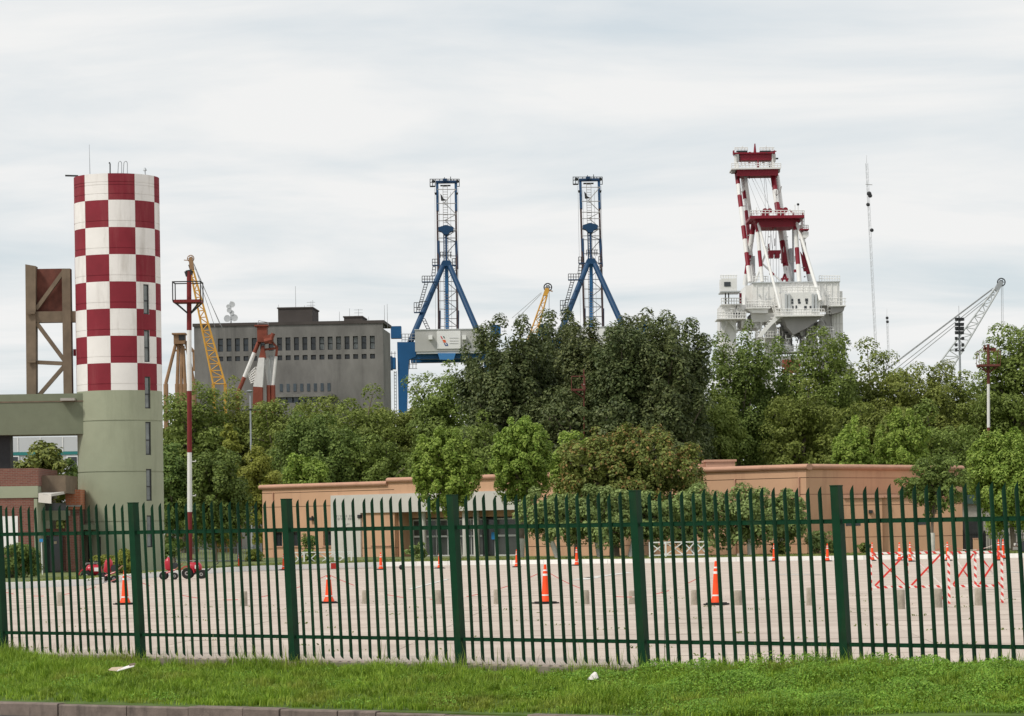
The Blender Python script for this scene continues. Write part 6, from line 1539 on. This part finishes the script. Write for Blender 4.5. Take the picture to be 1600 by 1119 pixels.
def f_(b):
    r_ = random.Random(4); ring0 = [(0.09 * math.cos(t) * r_.uniform(0.7, 1.2), 0.07 * math.sin(t), 0.06 + r_.uniform(-0.015, 0.02)) for t in [k * 0.785 for k in range(8)]]
    ring1 = [(x * 0.6, y * 0.6, z + 0.05 + r_.uniform(-0.01, 0.03)) for x, y, z in ring0]
    k = [p + Vector(v) for v in ring0 + ring1] + [p + Vector((0.0, 0, 0.16)), p + Vector((0, 0, 0.04))]
    b._add(k, [(i, (i + 1) % 8, 8 + (i + 1) % 8, 8 + i) for i in range(8)] + [(8 + i, 8 + (i + 1) % 8, 16) for i in range(8)] + [(i, 17, (i + 1) % 8) for i in range(8)])
pw_ = MB(p); f_(pw_); tag(pw_.build('crumpled_paper', M_paper), 'crumpled white paper ball lying on the grass near centre', 'litter')
#STAGE7
# ------------------------------------------------------------------ foliage
def leaf_mesh(name, pos, nrm, size, mats, midx=None, aspect=0.62, nr=None):
    """one folded four-corner leaf per point"""
    n = len(pos); nr = nr or np.random.default_rng(1)
    nrm = nrm / np.maximum(1e-6, np.linalg.norm(nrm, axis=1, keepdims=True))
    rnd = nr.normal(size=(n, 3)); t = np.cross(nrm, rnd); t /= np.maximum(1e-6, np.linalg.norm(t, axis=1, keepdims=True))
    t[:, 2] -= 0.25; t /= np.linalg.norm(t, axis=1, keepdims=True)
    s = np.cross(nrm, t); s /= np.maximum(1e-6, np.linalg.norm(s, axis=1, keepdims=True))
    L2 = size[:, None] * 0.5; W2 = L2 * aspect
    v = np.empty((n, 4, 3), np.float32)
    v[:, 0] = pos - t * L2; v[:, 2] = pos + t * L2
    v[:, 1] = pos + s * W2 + nrm * L2 * 0.22; v[:, 3] = pos - s * W2 + nrm * L2 * 0.22
    me = bpy.data.meshes.new(name)
    me.vertices.add(n * 4); me.vertices.foreach_set('co', v.reshape(-1))
    base = (np.arange(n) * 4)[:, None]
    tri = np.concatenate([base + np.array([[0, 1, 2]]), base + np.array([[0, 2, 3]])], axis=1).reshape(-1).astype(np.int32)
    me.loops.add(n * 6); me.loops.foreach_set('vertex_index', tri)
    me.polygons.add(n * 2); me.polygons.foreach_set('loop_start', np.arange(n * 2, dtype=np.int32) * 3)
    for m in mats: me.materials.append(m)
    if midx is not None: me.polygons.foreach_set('material_index', np.repeat(midx.astype(np.int32), 2))
    me.update(calc_edges=True)
    return me

def clump_cloud(nr, rx, ry, rz, ncl, nleaf, shape, cl_scale):
    """clump centres inside an egg, leaves through the outer part of each clump"""
    c = nr.normal(size=(ncl * 4, 3)); c /= np.linalg.norm(c, axis=1, keepdims=True)
    rad = nr.uniform(0.2, 1.0, size=(ncl * 4, 1)) ** 0.45
    c = c * rad
    if shape == 'poplar':
        f = np.clip(1.08 - 0.28 * np.maximum(0, c[:, 2]) ** 2, 0.25, 1.1); rxy = np.maximum(1e-3, np.hypot(c[:, 0], c[:, 1])); f = np.minimum(1.0, rxy ** 0.55) / rxy * np.where(c[:, 2] > 0.8, 0.85, 1.0); c[:, 0] *= f; c[:, 1] *= f; c[:, 2] = np.clip(c[:, 2], -1, 0.9)
    elif shape == 'dome':
        c[:, 2] = np.abs(c[:, 2]) * 1.7 - 0.85
        f = np.sqrt(np.clip(1 - np.maximum(0, c[:, 2]) ** 2, 0.05, 1)); 
    elif shape == 'ball':
        c = c / np.maximum(0.2, np.linalg.norm(c, axis=1, keepdims=True)) * nr.uniform(0.7, 1.0, size=(len(c), 1))
    elif shape == 'spray':
        c[:, 2] = c[:, 2] * (1 - 0.2 * np.abs(c[:, 0]))
    c = c[:ncl]
    # lumpy outline
    ph = nr.uniform(0, 6.28, 6)
    az = np.arctan2(c[:, 1], c[:, 0]); wa = 0.3 if shape == 'ball' else 1.0; wob = 1 + wa * 0.16 * np.sin(2 * az + ph[0]) * np.cos(3 * c[:, 2] + ph[1]) + wa * 0.10 * np.sin(5 * az + ph[2] + 4 * c[:, 2])
    c = c * wob[:, None] * 0.90
    cen = c * np.array([rx, ry, rz])
    rm = (rx * rz) ** 0.5
    crad = rm * cl_scale * nr.uniform(0.65, 1.35, ncl)
    pick = nr.choice(ncl, size=nleaf, p=crad ** 2 / np.sum(crad ** 2))
    d = nr.normal(size=(nleaf, 3)); d /= np.linalg.norm(d, axis=1, keepdims=True)
    flip = (d[:, 2] < -0.2) & (nr.random(nleaf) < 0.6); d[flip, 2] *= -1
    rr = crad[pick][:, None] * nr.uniform(0.35, 1.0, size=(nleaf, 1)) ** 0.5
    sq = np.array([1.0, 1.0, 0.8])
    if shape in ('up', 'poplar', 'ball'): sq = np.array([0.85, 0.85, 1.2])
    pos = cen[pick] + d * rr * sq
    outw = pos / np.array([rx, ry, rz])
    ncore = nleaf // 7                                   # bigger shade leaves fill the inside of the crown
    dc = nr.normal(size=(ncore, 3)); dc /= np.linalg.norm(dc, axis=1, keepdims=True)
    pos[:ncore] = cen[pick[:ncore]] * nr.uniform(0.3, 0.95, size=(ncore, 1)) + dc * crad[pick[:ncore]][:, None] * 0.6
    outw = pos / np.array([rx, ry, rz])
    nrm = d * 0.8 + outw * 0.5 + np.array([0, 0, 0.45]) + nr.normal(size=(nleaf, 3)) * 0.45
    return cen, crad, pos, nrm, outw

TREES = []
def tree(label, xc, ytop, ybot, wpx, D, lm, shape='round', leaf=0.22, n=9000, ncl=70, cls=0.24, trunk_x=None, wash=False, seed=None, group=None, cat='tree', name='tree', depth=None, extra=None, base_z=LZ, trunk_r=None):
    seed = seed if seed is not None else len(TREES) * 7 + 3
    n = int(n * 1.35); nr = np.random.default_rng(seed); s_ = F / D
    rz = (ybot - ytop) / s_ / 2; rx = wpx * 1.05 / s_ / 2; ry = depth or rx * 0.85
    c = P(xc, (ytop + ybot) / 2, D)
    tx = X(trunk_x if trunk_x is not None else xc, D, 1.0)
    th = thing(name, label, cat, (tx, D, base_z), group)
    cen, crad, pos, nrm, outw = clump_cloud(nr, rx, ry, rz, ncl, n, shape, cls)
    zz_ = c.z + pos[:, 2]
    n_ = len(pos); size = leaf * 1.08 * nr.uniform(0.6, 1.4, n_); size[:n_ // 7] *= 2.0
    off = np.array([c.x - tx, 0.0, c.z - base_z])
    keep = zz_ > base_z + 0.1
    pos = (pos + off)[keep]; nrm = nrm[keep]; size = size[keep]; outw = outw[keep]
    midx = None; mats = [lm]
    if extra is not None:
        m2, frac = extra; mats.append(m2)
        rr = np.linalg.norm(outw, axis=1); midx = ((rr > 0.72) & (outw[:, 2] > -0.5) & (nr.random(len(rr)) < frac)).astype(np.int32)
    me = leaf_mesh('crown', pos, nrm, size, mats, midx, nr=nr)
    o = bpy.data.objects.new('crown', me); COL.objects.link(o); o.parent = th
    # trunk and limbs
    r0 = trunk_r or max(0.10, min(0.34, rx * 0.07)); b = MB(th.location)
    top = Vector((c.x, D, c.z + rz * 0.2)); base = Vector((tx, D, base_z - 0.05))
    mid = base.lerp(top, 0.45) + Vector((nr.uniform(-0.12, 0.12) * rx, 0, 0)); fork = max(base_z + 0.8, c.z - rz * 0.75)
    pts = [base, base.lerp(mid, 0.5) + Vector((nr.uniform(-0.05, 0.05), 0, 0)), mid, top]
    b.path(pts, r0, 8, r0 * 0.4)
    order = np.argsort(-crad)[:16]
    for i in order:
        e = Vector((c.x + cen[i][0], D + cen[i][1], c.z + cen[i][2])); t = nr.uniform(0.25, 0.8); st = mid.lerp(top, t) if t > 0.4 else base.lerp(mid, 0.6 + t)
        m_ = st.lerp(e, 0.5) + Vector((0, 0, 0.1 * rz)); b.path([st, m_, e], r0 * 0.42, 5, r0 * 0.10)
    b.build('trunk', M_trunk, th, True)
    if wash:
        b = MB(th.location); b.tube(base, base.lerp(mid, min(1.0, 1.3 / max(0.1, (mid - base).length))), r0 * 1.04, r0 * 1.0, 10); b.build('limewash', M_trunkw, th, True)
    TREES.append(th); return th

BACK = 'belt of trees behind the salmon building'
FRONT = 'small trees in front of the salmon building'
# far belt
specs = [
 ('olive tree just right of the tower under the yellow crane', 300, 572, 800, 120, 262, L_olive, 'round', 9500),
 ('olive tree below the rust red derrick', 368, 592, 800, 120, 266, L_olive, 'round', 9000),
 ('olive tree behind the slim lamp post', 437, 602, 790, 112, 258, L_olive, 'round', 8500),
 ('olive tree under the right windows of the grey block', 503, 606, 790, 100, 270, L_olive, 'round', 7500),
 ('broad olive tree at the right end of the grey block', 566, 588, 790, 120, 262, L_olive, 'round', 10000),
 ('olive tree hiding the left leg of the blue crane', 632, 612, 790, 90, 268, L_olive, 'round', 7500),
 ('yellowish olive tree below the grey machinery house', 694, 551, 790, 130, 262, L_olive, 'round', 12000),
 ('leftmost dark poplar of the central clump', 790, 489, 735, 112, 246, L_dark, 'poplar', 12000),
 ('dark poplar right of the yellow jib', 868, 484, 720, 96, 252, L_dark, 'poplar', 10000),
 ('tallest dark poplar in front of the right blue crane', 929, 474, 735, 120, 244, L_dark, 'poplar', 13000),
 ('dark poplar right of the blue crane leg', 1006, 476, 735, 116, 250, L_dark, 'poplar', 12000),
 ('rightmost dark poplar of the central clump', 1062, 488, 735, 104, 244, L_dark, 'poplar', 11000),
 ('dark poplar filling the gap right of the leftmost poplar', 828, 500, 735, 92, 249, L_dark, 'poplar', 8500),
 ('dark poplar hiding the second grey machinery house', 968, 494, 735, 96, 240, L_dark, 'poplar', 9000),
 ('dark poplar under the right foot of the second blue crane', 1036, 490, 735, 88, 240, L_dark, 'poplar', 8500),
 ('dark poplar at the left edge of the central clump', 757, 512, 735, 70, 250, L_dark, 'poplar', 6500),
 ('low dark tree filling the foot of the poplars', 900, 590, 780, 180, 240, L_dark, 'round', 9000),
 ('low dark tree at the right foot of the poplars', 1030, 600, 780, 150, 240, L_dark, 'round', 9000),
 ('tree with pointed top left of the white crane', 1153, 494, 745, 104, 258, L_mid, 'poplar', 11000),
 ('shadowy tree between poplars and the pointed tree', 1108, 590, 745, 100, 250, L_olive, 'round', 7500),
 ('slender tree right under the white crane', 1212, 524, 745, 84, 262, L_mid, 'poplar', 8500),
 ('tall leafy tree at the right foot of white crane', 1290, 503, 745, 122, 258, L_olive, 'poplar', 11500),
 ('leafy tree right of white crane below the tall mast', 1368, 540, 740, 130, 262, L_olive, 'round', 10000),
 ('low olive tree behind the roof corner', 1255, 600, 750, 130, 250, L_olive, 'round', 8500),
 ('rounded olive tree left of the floodlight pole', 1436, 548, 740, 126, 258, L_olive, 'round', 9500),
 ('olive tree beneath the floodlight pole', 1498, 572, 760, 110, 262, L_olive, 'round', 9500),
 ('low olive tree left of the rusty mast', 1465, 640, 800, 140, 240, L_olive, 'round', 8500),
 ('tall tree at the right edge behind rusty mast', 1592, 474, 760, 140, 252, L_olive, 'round', 13000),
 ('olive tree behind the rusty mast pole', 1540, 585, 780, 100, 256, L_olive, 'round', 8500),
 ('low olive tree behind the right roof end', 1372, 630, 760, 160, 236, L_olive, 'round', 8500),
 ('low shadowed tree behind the left roof', 600, 680, 820, 150, 236, L_olive, 'round', 8000),
 ('low tree behind the middle of the roof', 740, 640, 820, 150, 238, L_olive, 'round', 9000),
]
for i, (lb, x, y0, y1, w, D, lm_, sh, n) in enumerate(specs):
    tree(lb, x, y0, y1 + 40, w * 1.06, D, lm_, sh, leaf=0.22 if lm_ is not L_dark else 0.24, n=int(n * 1.45), ncl=120 if sh == 'poplar' else 110, cls=0.16 if sh == 'poplar' else 0.175, group=BACK, seed=100 + int(x), base_z=0.15)
BROW = ['back row tree seen over the ' + k for k in ('left garden railing', 'striped mast foot', 'dense round tree', 'lamp post foot', 'sparse yellow green tree', 'left roof end of salmon building', 'small bright bush tree', 'dark green tree by the roof', 'grey block corner', 'blue crane leg', 'left roof step', 'lollipop tree', 'tree with dark trunk', 'leftmost poplar foot', 'yellow jib poplar foot', 'hidden red lamp cage', 'red tipped tree', 'right poplar foot', 'roof box of the salmon building', 'pointed tree foot', 'slender tree foot', 'right roof corner', 'two bright rounded trees', 'feathery small tree', 'grey store roof', 'right edge tree')]
for i in range(26):
    xx = 230 + i * 58; nrm_ = rng.uniform(-12, 12)
    tree(BROW[i], xx + nrm_, rng.uniform(618, 640) - (40 if 720 < xx < 1120 else 0), 850, 105, 285 + rng.uniform(-6, 6), L_olive if not 760 < xx < 1110 else L_dark, 'round', leaf=0.38, n=2600, ncl=45, cls=0.26, group='back row trees', seed=300 + i, base_z=0.15)
# middle distance, left
tree('dark green tree above the left end of the salmon roof', 502, 640, 800, 152, 236, L_mid, 'ball', 0.2, 17000, 130, 0.16, group=BACK, seed=41)
tree('small bright bush tree peeking over the salmon roof', 479, 703, 800, 72, 228, L_bright, 'ball', 0.2, 6000, 40, 0.24, group=BACK, seed=42)
tree('sparse yellow green tree left of the salmon building', 402, 690, 850, 92, 224, L_yellow, 'spray', 0.2, 5200, 60, 0.17, group=BACK, seed=43)
tree('yellow shoot tree standing above the others near the lamp post', 362, 655, 760, 34, 226, L_yellow, 'spray', 0.2, 1500, 16, 0.25, group=BACK, seed=44)
tree('dense round tree right of the striped mast', 336, 696, 862, 112, 186, L_mid, 'ball', 0.17, 15000, 130, 0.16, group=FRONT, seed=45)
tree('dense dark tree between tower and striped mast', 272, 675, 860, 70, 188, L_mid, 'round', 0.19, 9000, 60, 0.22, group=FRONT, seed=46)
tree('dark broadleaf tree behind the brick building', 70, 688, 850, 112, 176, L_redbase, 'round', 0.26, 6000, 60, 0.24, group=FRONT, seed=47)
tree('dark tree close against the left side of tower', 118, 712, 850, 50, 178, L_mid, 'round', 0.22, 3500, 40, 0.24, group=FRONT, seed=48)
# front row
tree('round bright lollipop tree before the glazed entrance', 697, 660, 812, 114, 180, L_bright, 'ball', 0.16, 16500, 210, 0.12, trunk_x=718, wash=True, group=FRONT, seed=51, trunk_r=0.2)
tree('bright tree with dark trunk left of the red tipped tree', 816, 646, 800, 108, 182, L_bright, 'ball', 0.16, 16500, 210, 0.12, trunk_x=813, wash=True, group=FRONT, seed=52, trunk_r=0.24)
tree('bright tree top half hidden behind the red tipped tree', 900, 662, 800, 90, 186, L_bright, 'up', 0.19, 7000, 60, 0.2, group=FRONT, seed=53)
tree('wide red tipped evergreen tree in the middle', 982, 660, 836, 256, 179, L_redbase, 'ball', 0.19, 25000, 230, 0.125, group=FRONT, seed=54, extra=(L_redtip, 0.14), depth=3.5, trunk_x=960)
for i, (x, y0, y1, w, tx, lb) in enumerate(((860, 762, 862, 106, 872, 'bushy low tree with pale trunk, leftmost of the row'), (938, 760, 864, 114, 937, 'bushy low tree with forked pale trunk, second of the row'), (1010, 766, 862, 100, 984, 'bushy low tree behind the central fence post'), (1085, 754, 864, 122, 1085, 'bushy low tree above the white railing'), (1170, 756, 868, 122, 1172, 'bushy low tree right of the white railing'), (1226, 764, 850, 76, 1222, 'bushy low tree at the right end of the row'))):
    tree(lb, x, y0, y1, w, 173.5 + i * 0.4, L_hedge, 'round', 0.17, 6500, 55, 0.23, trunk_x=tx, wash=True, group='row of low bushy trees by the lawn', seed=61 + i, trunk_r=0.16)
tree('left of two bright rounded trees behind the right roof', 1331, 650, 790, 74, 214, L_bright, 'ball', 0.18, 9000, 130, 0.13, group=BACK, seed=71)
tree('right of two bright rounded trees behind the right roof', 1411, 636, 790, 98, 216, L_bright, 'ball', 0.18, 12500, 160, 0.13, group=BACK, seed=72)
tree('feathery small tree with white trunk before the right wing', 1462, 700, 815, 128, 172, L_mid, 'spray', 0.16, 5200, 75, 0.15, trunk_x=1457, wash=True, group=FRONT, seed=73, trunk_r=0.14)
tree('dense dark green tree at the far right edge', 1572, 664, 846, 128, 181, L_bright, 'ball', 0.17, 18000, 150, 0.15, trunk_x=1585, group=FRONT, seed=74)
# shrubs
def shrub(label, xc, ytop, ybot, wpx, D, lm_, leaf, n, seed, grp='shrubs by the buildings', base_z=LZ):
    s_ = F / D; nr = np.random.default_rng(seed); rx = wpx / s_ / 2; rz = (ybot - ytop) / s_ / 2
    c = P(xc, (ytop + ybot) / 2, D); th = thing('shrub', label, 'shrub', (c.x, D, base_z), grp)
    cen, crad, pos, nrm, _ = clump_cloud(nr, rx, min(rx, 1.0), rz, 28, n, 'round', 0.33)
    pos = pos + np.array([0, 0, c.z - base_z]); k = pos[:, 2] > 0.0
    me = leaf_mesh('foliage', pos[k], nrm[k], leaf * nr.uniform(0.6, 1.3, k.sum()), [lm_], nr=nr)
    o = bpy.data.objects.new('foliage', me); COL.objects.link(o); o.parent = th
    b = MB(th.location)
    for q in range(6): b.tube((c.x + rng.uniform(-0.1, 0.1), D, base_z - 0.03), (c.x + cen[q][0] * 0.7, D + cen[q][1], max(base_z + 0.1, c.z + cen[q][2] * 0.7)), 0.025, 0.01, 5)
    b.build('stem', M_trunk, th)
    return th
shrub('large dark hedge shrub at the left edge', 18, 852, 908, 90, 128, L_mid, 0.11, 9000, 81)
shrub('low shrub right of the large dark hedge', 52, 872, 902, 34, 131, L_hedge, 0.1, 2500, 82)
shrub('bright green shrub at the foot of checkered tower', 188, 858, 902, 84, 138, L_yellow, 0.12, 6500, 83)
shrub('spiky yucca like plant before the glazed entrance', 652, 848, 874, 34, 182, L_hedge, 0.2, 700, 84)
shrub('small round shrub behind the white left railing', 484, 856, 880, 26, 182, L_bright, 0.13, 1200, 85)
shrub('feathery shrub by the left windows', 483, 832, 868, 26, 187, L_mid, 0.14, 1000, 86)
shrub('grey green ornamental grass at right building corner', 1278, 824, 864, 46, 177.5, L_hedge, 0.15, 2200, 87)
shrub('small dark shrub beside the ornamental grass', 1302, 846, 866, 26, 177, L_redbase, 0.14, 900, 88)
shrub('small brownish shrub before the low right wing', 1352, 848, 864, 26, 178.5, L_redbase, 0.14, 900, 89)
shrub('dark shrub at the right end of bushy row', 1218, 846, 868, 36, 175, L_redbase, 0.14, 1400, 90)
shrub('low shrub between tower and striped mast', 262, 850, 884, 30, 168, L_mid, 0.14, 1500, 91)
shrub('low shrub at the foot of the yellow green tree', 398, 858, 882, 36, 186, L_yellow, 0.14, 1500, 92)

# ------------------------------------------------------------------ grass on the near verge
nr = np.random.default_rng(5)
def verge_np(s, w):
    a = np.array(FA)[None, :2] + np.array(FD)[None, :2] * s[:, None]
    b = np.array(K0)[None, :2] + np.array(KD)[None, :2] * (s - 0.8)[:, None]
    p = a + (b - a) * w[:, None]
    x, y = s * 0.8, w * 5
    n2 = (np.sin(x * 1.7 + y * 0.9 + 1.3) + np.sin(x * 0.63 - y * 1.9 + 4.0) + np.sin(x * 3.1 + y * 2.7)) / 3
    z = -0.14 - 0.26 * w ** 1.35 + 0.05 * n2 * np.minimum(1, w * 4) * np.minimum(1, (1 - w) * 5)
    k = np.clip((s - 12.2) / 4.5, 0, 1); k = k * k * (3 - 2 * k)
    z = z + k * 0.26 * (1 - 0.5 * w) * np.minimum(1, w * 9 + 0.25) + np.clip((4 - s) / 4, 0, 1) * 0.12 * (1 - w)
    return np.concatenate([p, z[:, None]], axis=1)
def blades(name, s, w, h, width, m, bend=0.5, azim=None):
    n = len(s); p = verge_np(s, w)
    az = nr.uniform(0, 2 * np.pi, n) if azim is None else azim; side = np.stack([np.cos(az), np.sin(az), np.zeros(n)], 1); fwd = np.stack([-np.sin(az), np.cos(az), np.zeros(n)], 1)
    bd = (nr.uniform(0.15, 1.0, n) * bend)[:, None] * h[:, None]
    up = np.array([0, 0, 1.0])[None]
    m1 = p + up * (h * 0.55)[:, None] + fwd * bd * 0.35; tip = p + up * (h * (1 - 0.25 * bd[:, 0] / np.maximum(h, 1e-6)))[:, None] + fwd * bd
    W = width[:, None] / 2
    v = np.empty((n, 5, 3), np.float32)
    v[:, 0] = p - side * W; v[:, 1] = p + side * W; v[:, 2] = m1 + side * W * 0.8; v[:, 3] = m1 - side * W * 0.8; v[:, 4] = tip
    me = bpy.data.meshes.new(name); me.vertices.add(n * 5); me.vertices.foreach_set('co', v.reshape(-1))
    base = (np.arange(n) * 5)[:, None]
    tri = np.concatenate([base + np.array([[0, 1, 2]]), base + np.array([[0, 2, 3]]), base + np.array([[3, 2, 4]])], 1).reshape(-1).astype(np.int32)
    me.loops.add(n * 9); me.loops.foreach_set('vertex_index', tri); me.polygons.add(n * 3); me.polygons.foreach_set('loop_start', np.arange(n * 3, dtype=np.int32) * 3)
    me.materials.append(m); me.update(calc_edges=True)
    o = bpy.data.objects.new(name, me); COL.objects.link(o); return o
N = 74000
s = nr.uniform(-3.0, 23.0, N); w = nr.uniform(0.012, 0.975, N)
patch = (np.sin(s * 2.3 + 9 * w) + np.sin(s * 0.9 - 6 * w + 1.7) + np.sin(s * 5.1 + w * 17 + 0.6) * 0.6 + np.sin(s * 11.3 - w * 31) * 0.4) / 3.0
h = 0.05 + 0.05 * np.clip(patch + 0.35, 0, 1.2) + nr.exponential(0.015, N)
go = blades('grass', s, w, h, nr.uniform(0.006, 0.014, N), L_grass, 0.8)
tag(go, 'bright green unmown grass on the bank below the fence', 'grass', kind='stuff')
# tussocks: blades leaning out from a shared foot
NT = 5200; ts = nr.uniform(-3.0, 23.0, NT); tw_ = nr.uniform(0.02, 0.965, NT)
pt = (np.sin(ts * 2.3 + 9 * tw_) + np.sin(ts * 0.9 - 6 * tw_ + 1.7) + np.sin(ts * 5.1 + tw_ * 17 + 0.6) * 0.6) / 2.6
thh = (0.08 + 0.10 * np.clip(pt + 0.3, 0, 1.2) + nr.exponential(0.03, NT)) * np.where(tw_ > 0.9, 0.65, 1.0) + np.clip((2.5 - ts) / 3, 0, 1) * 0.07 * (tw_ < 0.5)
nb_ = nr.integers(14, 34, NT); idx = np.repeat(np.arange(NT), nb_); n = len(idx)
az = nr.uniform(0, 2 * np.pi, n); rr = np.abs(nr.normal(0, 0.035, n))
fx, fy = -np.sin(az) * rr, np.cos(az) * rr
s = ts[idx] + fx * FD.x + fy * FD.y; w = np.clip(tw_[idx] - (fx * FN.x + fy * FN.y) * -1.0 / 6.0, 0.008, 0.985)
h = thh[idx] * nr.uniform(0.5, 1.15, n)
go = blades('grass_tussocks', s, w, h, nr.uniform(0.006, 0.015, n), L_grass, 1.0, az)
tag(go, 'tussocks of longer grass scattered over the bank', 'grass', kind='stuff')
# rough tall grass and dry stalks along the fence foot
N = 13000; s = nr.uniform(-3, 22, N); w = np.abs(nr.normal(0.015, 0.04, N)) + 0.006
keep = (np.sin(s * 1.9 + 2.2) + np.sin(s * 4.7) * 0.6 + nr.normal(0, 0.7, N)) > 0.15; s, w = s[keep], w[keep]
to = blades('tall_grass', s, w, 0.14 + nr.exponential(0.07, len(s)), nr.uniform(0.006, 0.012, len(s)), L_grass, 0.6); tag(to, 'tufts of tall grass along the foot of the fence', 'grass', kind='stuff')
N = 420; s = nr.uniform(-2, 14, N); w = np.abs(nr.normal(0.015, 0.03, N)) + 0.006
keep = (np.sin(s * 1.3 + 0.4) + nr.normal(0, 0.5, N)) > 0.3; s, w = s[keep], w[keep]
do = blades('dry_grass_stalks', s, w, 0.25 + nr.exponential(0.12, len(s)), np.full(len(s), 0.007), L_dry, 0.7); tag(do, 'thin dry grass stalks along the foot of the fence', 'grass', kind='stuff')
# leafy weeds on the mound at the right
N = 150000; s = nr.uniform(10.2, 22.5, N); w = nr.uniform(0.008, 0.97, N)
dens = np.clip((s - 10.8) / 3.5, 0, 1) * (0.62 + 0.38 * np.sin(s * 2.1 + w * 7) * np.sin(s * 0.7 - w * 9 + 1)); keep = nr.random(N) < dens; s, w = s[keep], w[keep]
p = verge_np(s, w); lum = 0.5 + 0.5 * np.sin(s * 2.1 + w * 8) * np.sin(s * 1.3 - w * 10 + 0.8) + 0.25 * np.sin(s * 7 + w * 23)
p[:, 2] += nr.uniform(0.0, 1, len(s)) ** 0.7 * (0.07 + 0.16 * np.clip(lum, 0, 1)) * (1.1 - 0.35 * w) * np.clip((s - 10) / 3, 0.4, 1)
nm = np.array([-0.2, -0.45, 1.0])[None] + nr.normal(size=(len(s), 3)) * 0.55
me = leaf_mesh('leafy_weeds', p, nm, 0.02 + 0.022 * nr.random(len(s)), [L_weed], aspect=0.7, nr=nr)
wo = bpy.data.objects.new('leafy_weeds', me); COL.objects.link(wo); tag(wo, 'low leafy weeds covering the mound at the right', 'weeds', kind='stuff')
# small weeds growing in the joints of the paving
N = 9000; jr = nr.integers(14, 28, N) * SLAB + nr.normal(0, 0.02, N); ja = nr.uniform(-16, 16, N)
jk = (np.sin(ja * 1.3 + jr * 0.7) + np.sin(ja * 3.7 - jr) + nr.normal(0, 0.4, N)) > 1.45; jr, ja = jr[jk], ja[jk]
jx, jy = ja * ca - jr * sa, ja * sa + jr * ca
ok = ((jx - FA.x) * -FN.x + (jy - FA.y) * -FN.y) > 0.3; jx, jy = jx[ok], jy[ok]
pp = np.stack([jx, jy, nr.uniform(0.0, 0.035, len(jx))], 1); nm = np.array([0, -1.0, 0.4])[None] + nr.normal(size=(len(jx), 3)) * 0.4
me = leaf_mesh('joint_weeds', pp, nm, nr.uniform(0.03, 0.07, len(jx)), [L_lawn], aspect=0.5, nr=nr)
wo = bpy.data.objects.new('joint_weeds', me); COL.objects.link(wo); tag(wo, 'tiny weeds sprouting in the joints of the paving', 'weeds', kind='stuff')
N = 26000; s = nr.uniform(-3, 12, N); w = nr.uniform(0.1, 0.96, N); keep = (np.sin(s * 2.7 + w * 8) * np.sin(s * 1.1 - w * 6)) > 0.35; s, w = s[keep], w[keep]
p = verge_np(s, w); p[:, 2] += nr.uniform(0.01, 0.10, len(s)); nm = np.array([0, -0.35, 1.0])[None] + nr.normal(size=(len(s), 3)) * 0.5
me = leaf_mesh('clover_patches', p, nm, 0.022 + 0.02 * nr.random(len(s)), [L_weed], aspect=0.8, nr=nr)
wo = bpy.data.objects.new('clover_patches', me); COL.objects.link(wo); tag(wo, 'patches of small clover leaves in the grass', 'weeds', kind='stuff')
# grass along the far lawn edge
N = 26000; xs = nr.uniform(-30, 40, N); ys = nr.uniform(0.4, 14, N) ** 1.0
KX = np.array([p_.x for p_ in KW]); KY = np.array([p_.y for p_ in KW])
yk = np.interp(xs, KX, KY) + ys
pp = np.stack([xs, yk, np.full(N, LZ) + nr.uniform(0.0, 0.06, N)], 1); nm = np.array([0, -0.9, 0.6])[None] + nr.normal(size=(N, 3)) * 0.4
me = leaf_mesh('lawn_grass', pp, nm, nr.uniform(0.08, 0.2, N), [L_lawn], aspect=0.5, nr=nr)
wo = bpy.data.objects.new('lawn_grass', me); COL.objects.link(wo); tag(wo, 'short lawn grass behind the white kerb', 'grass', kind='stuff')
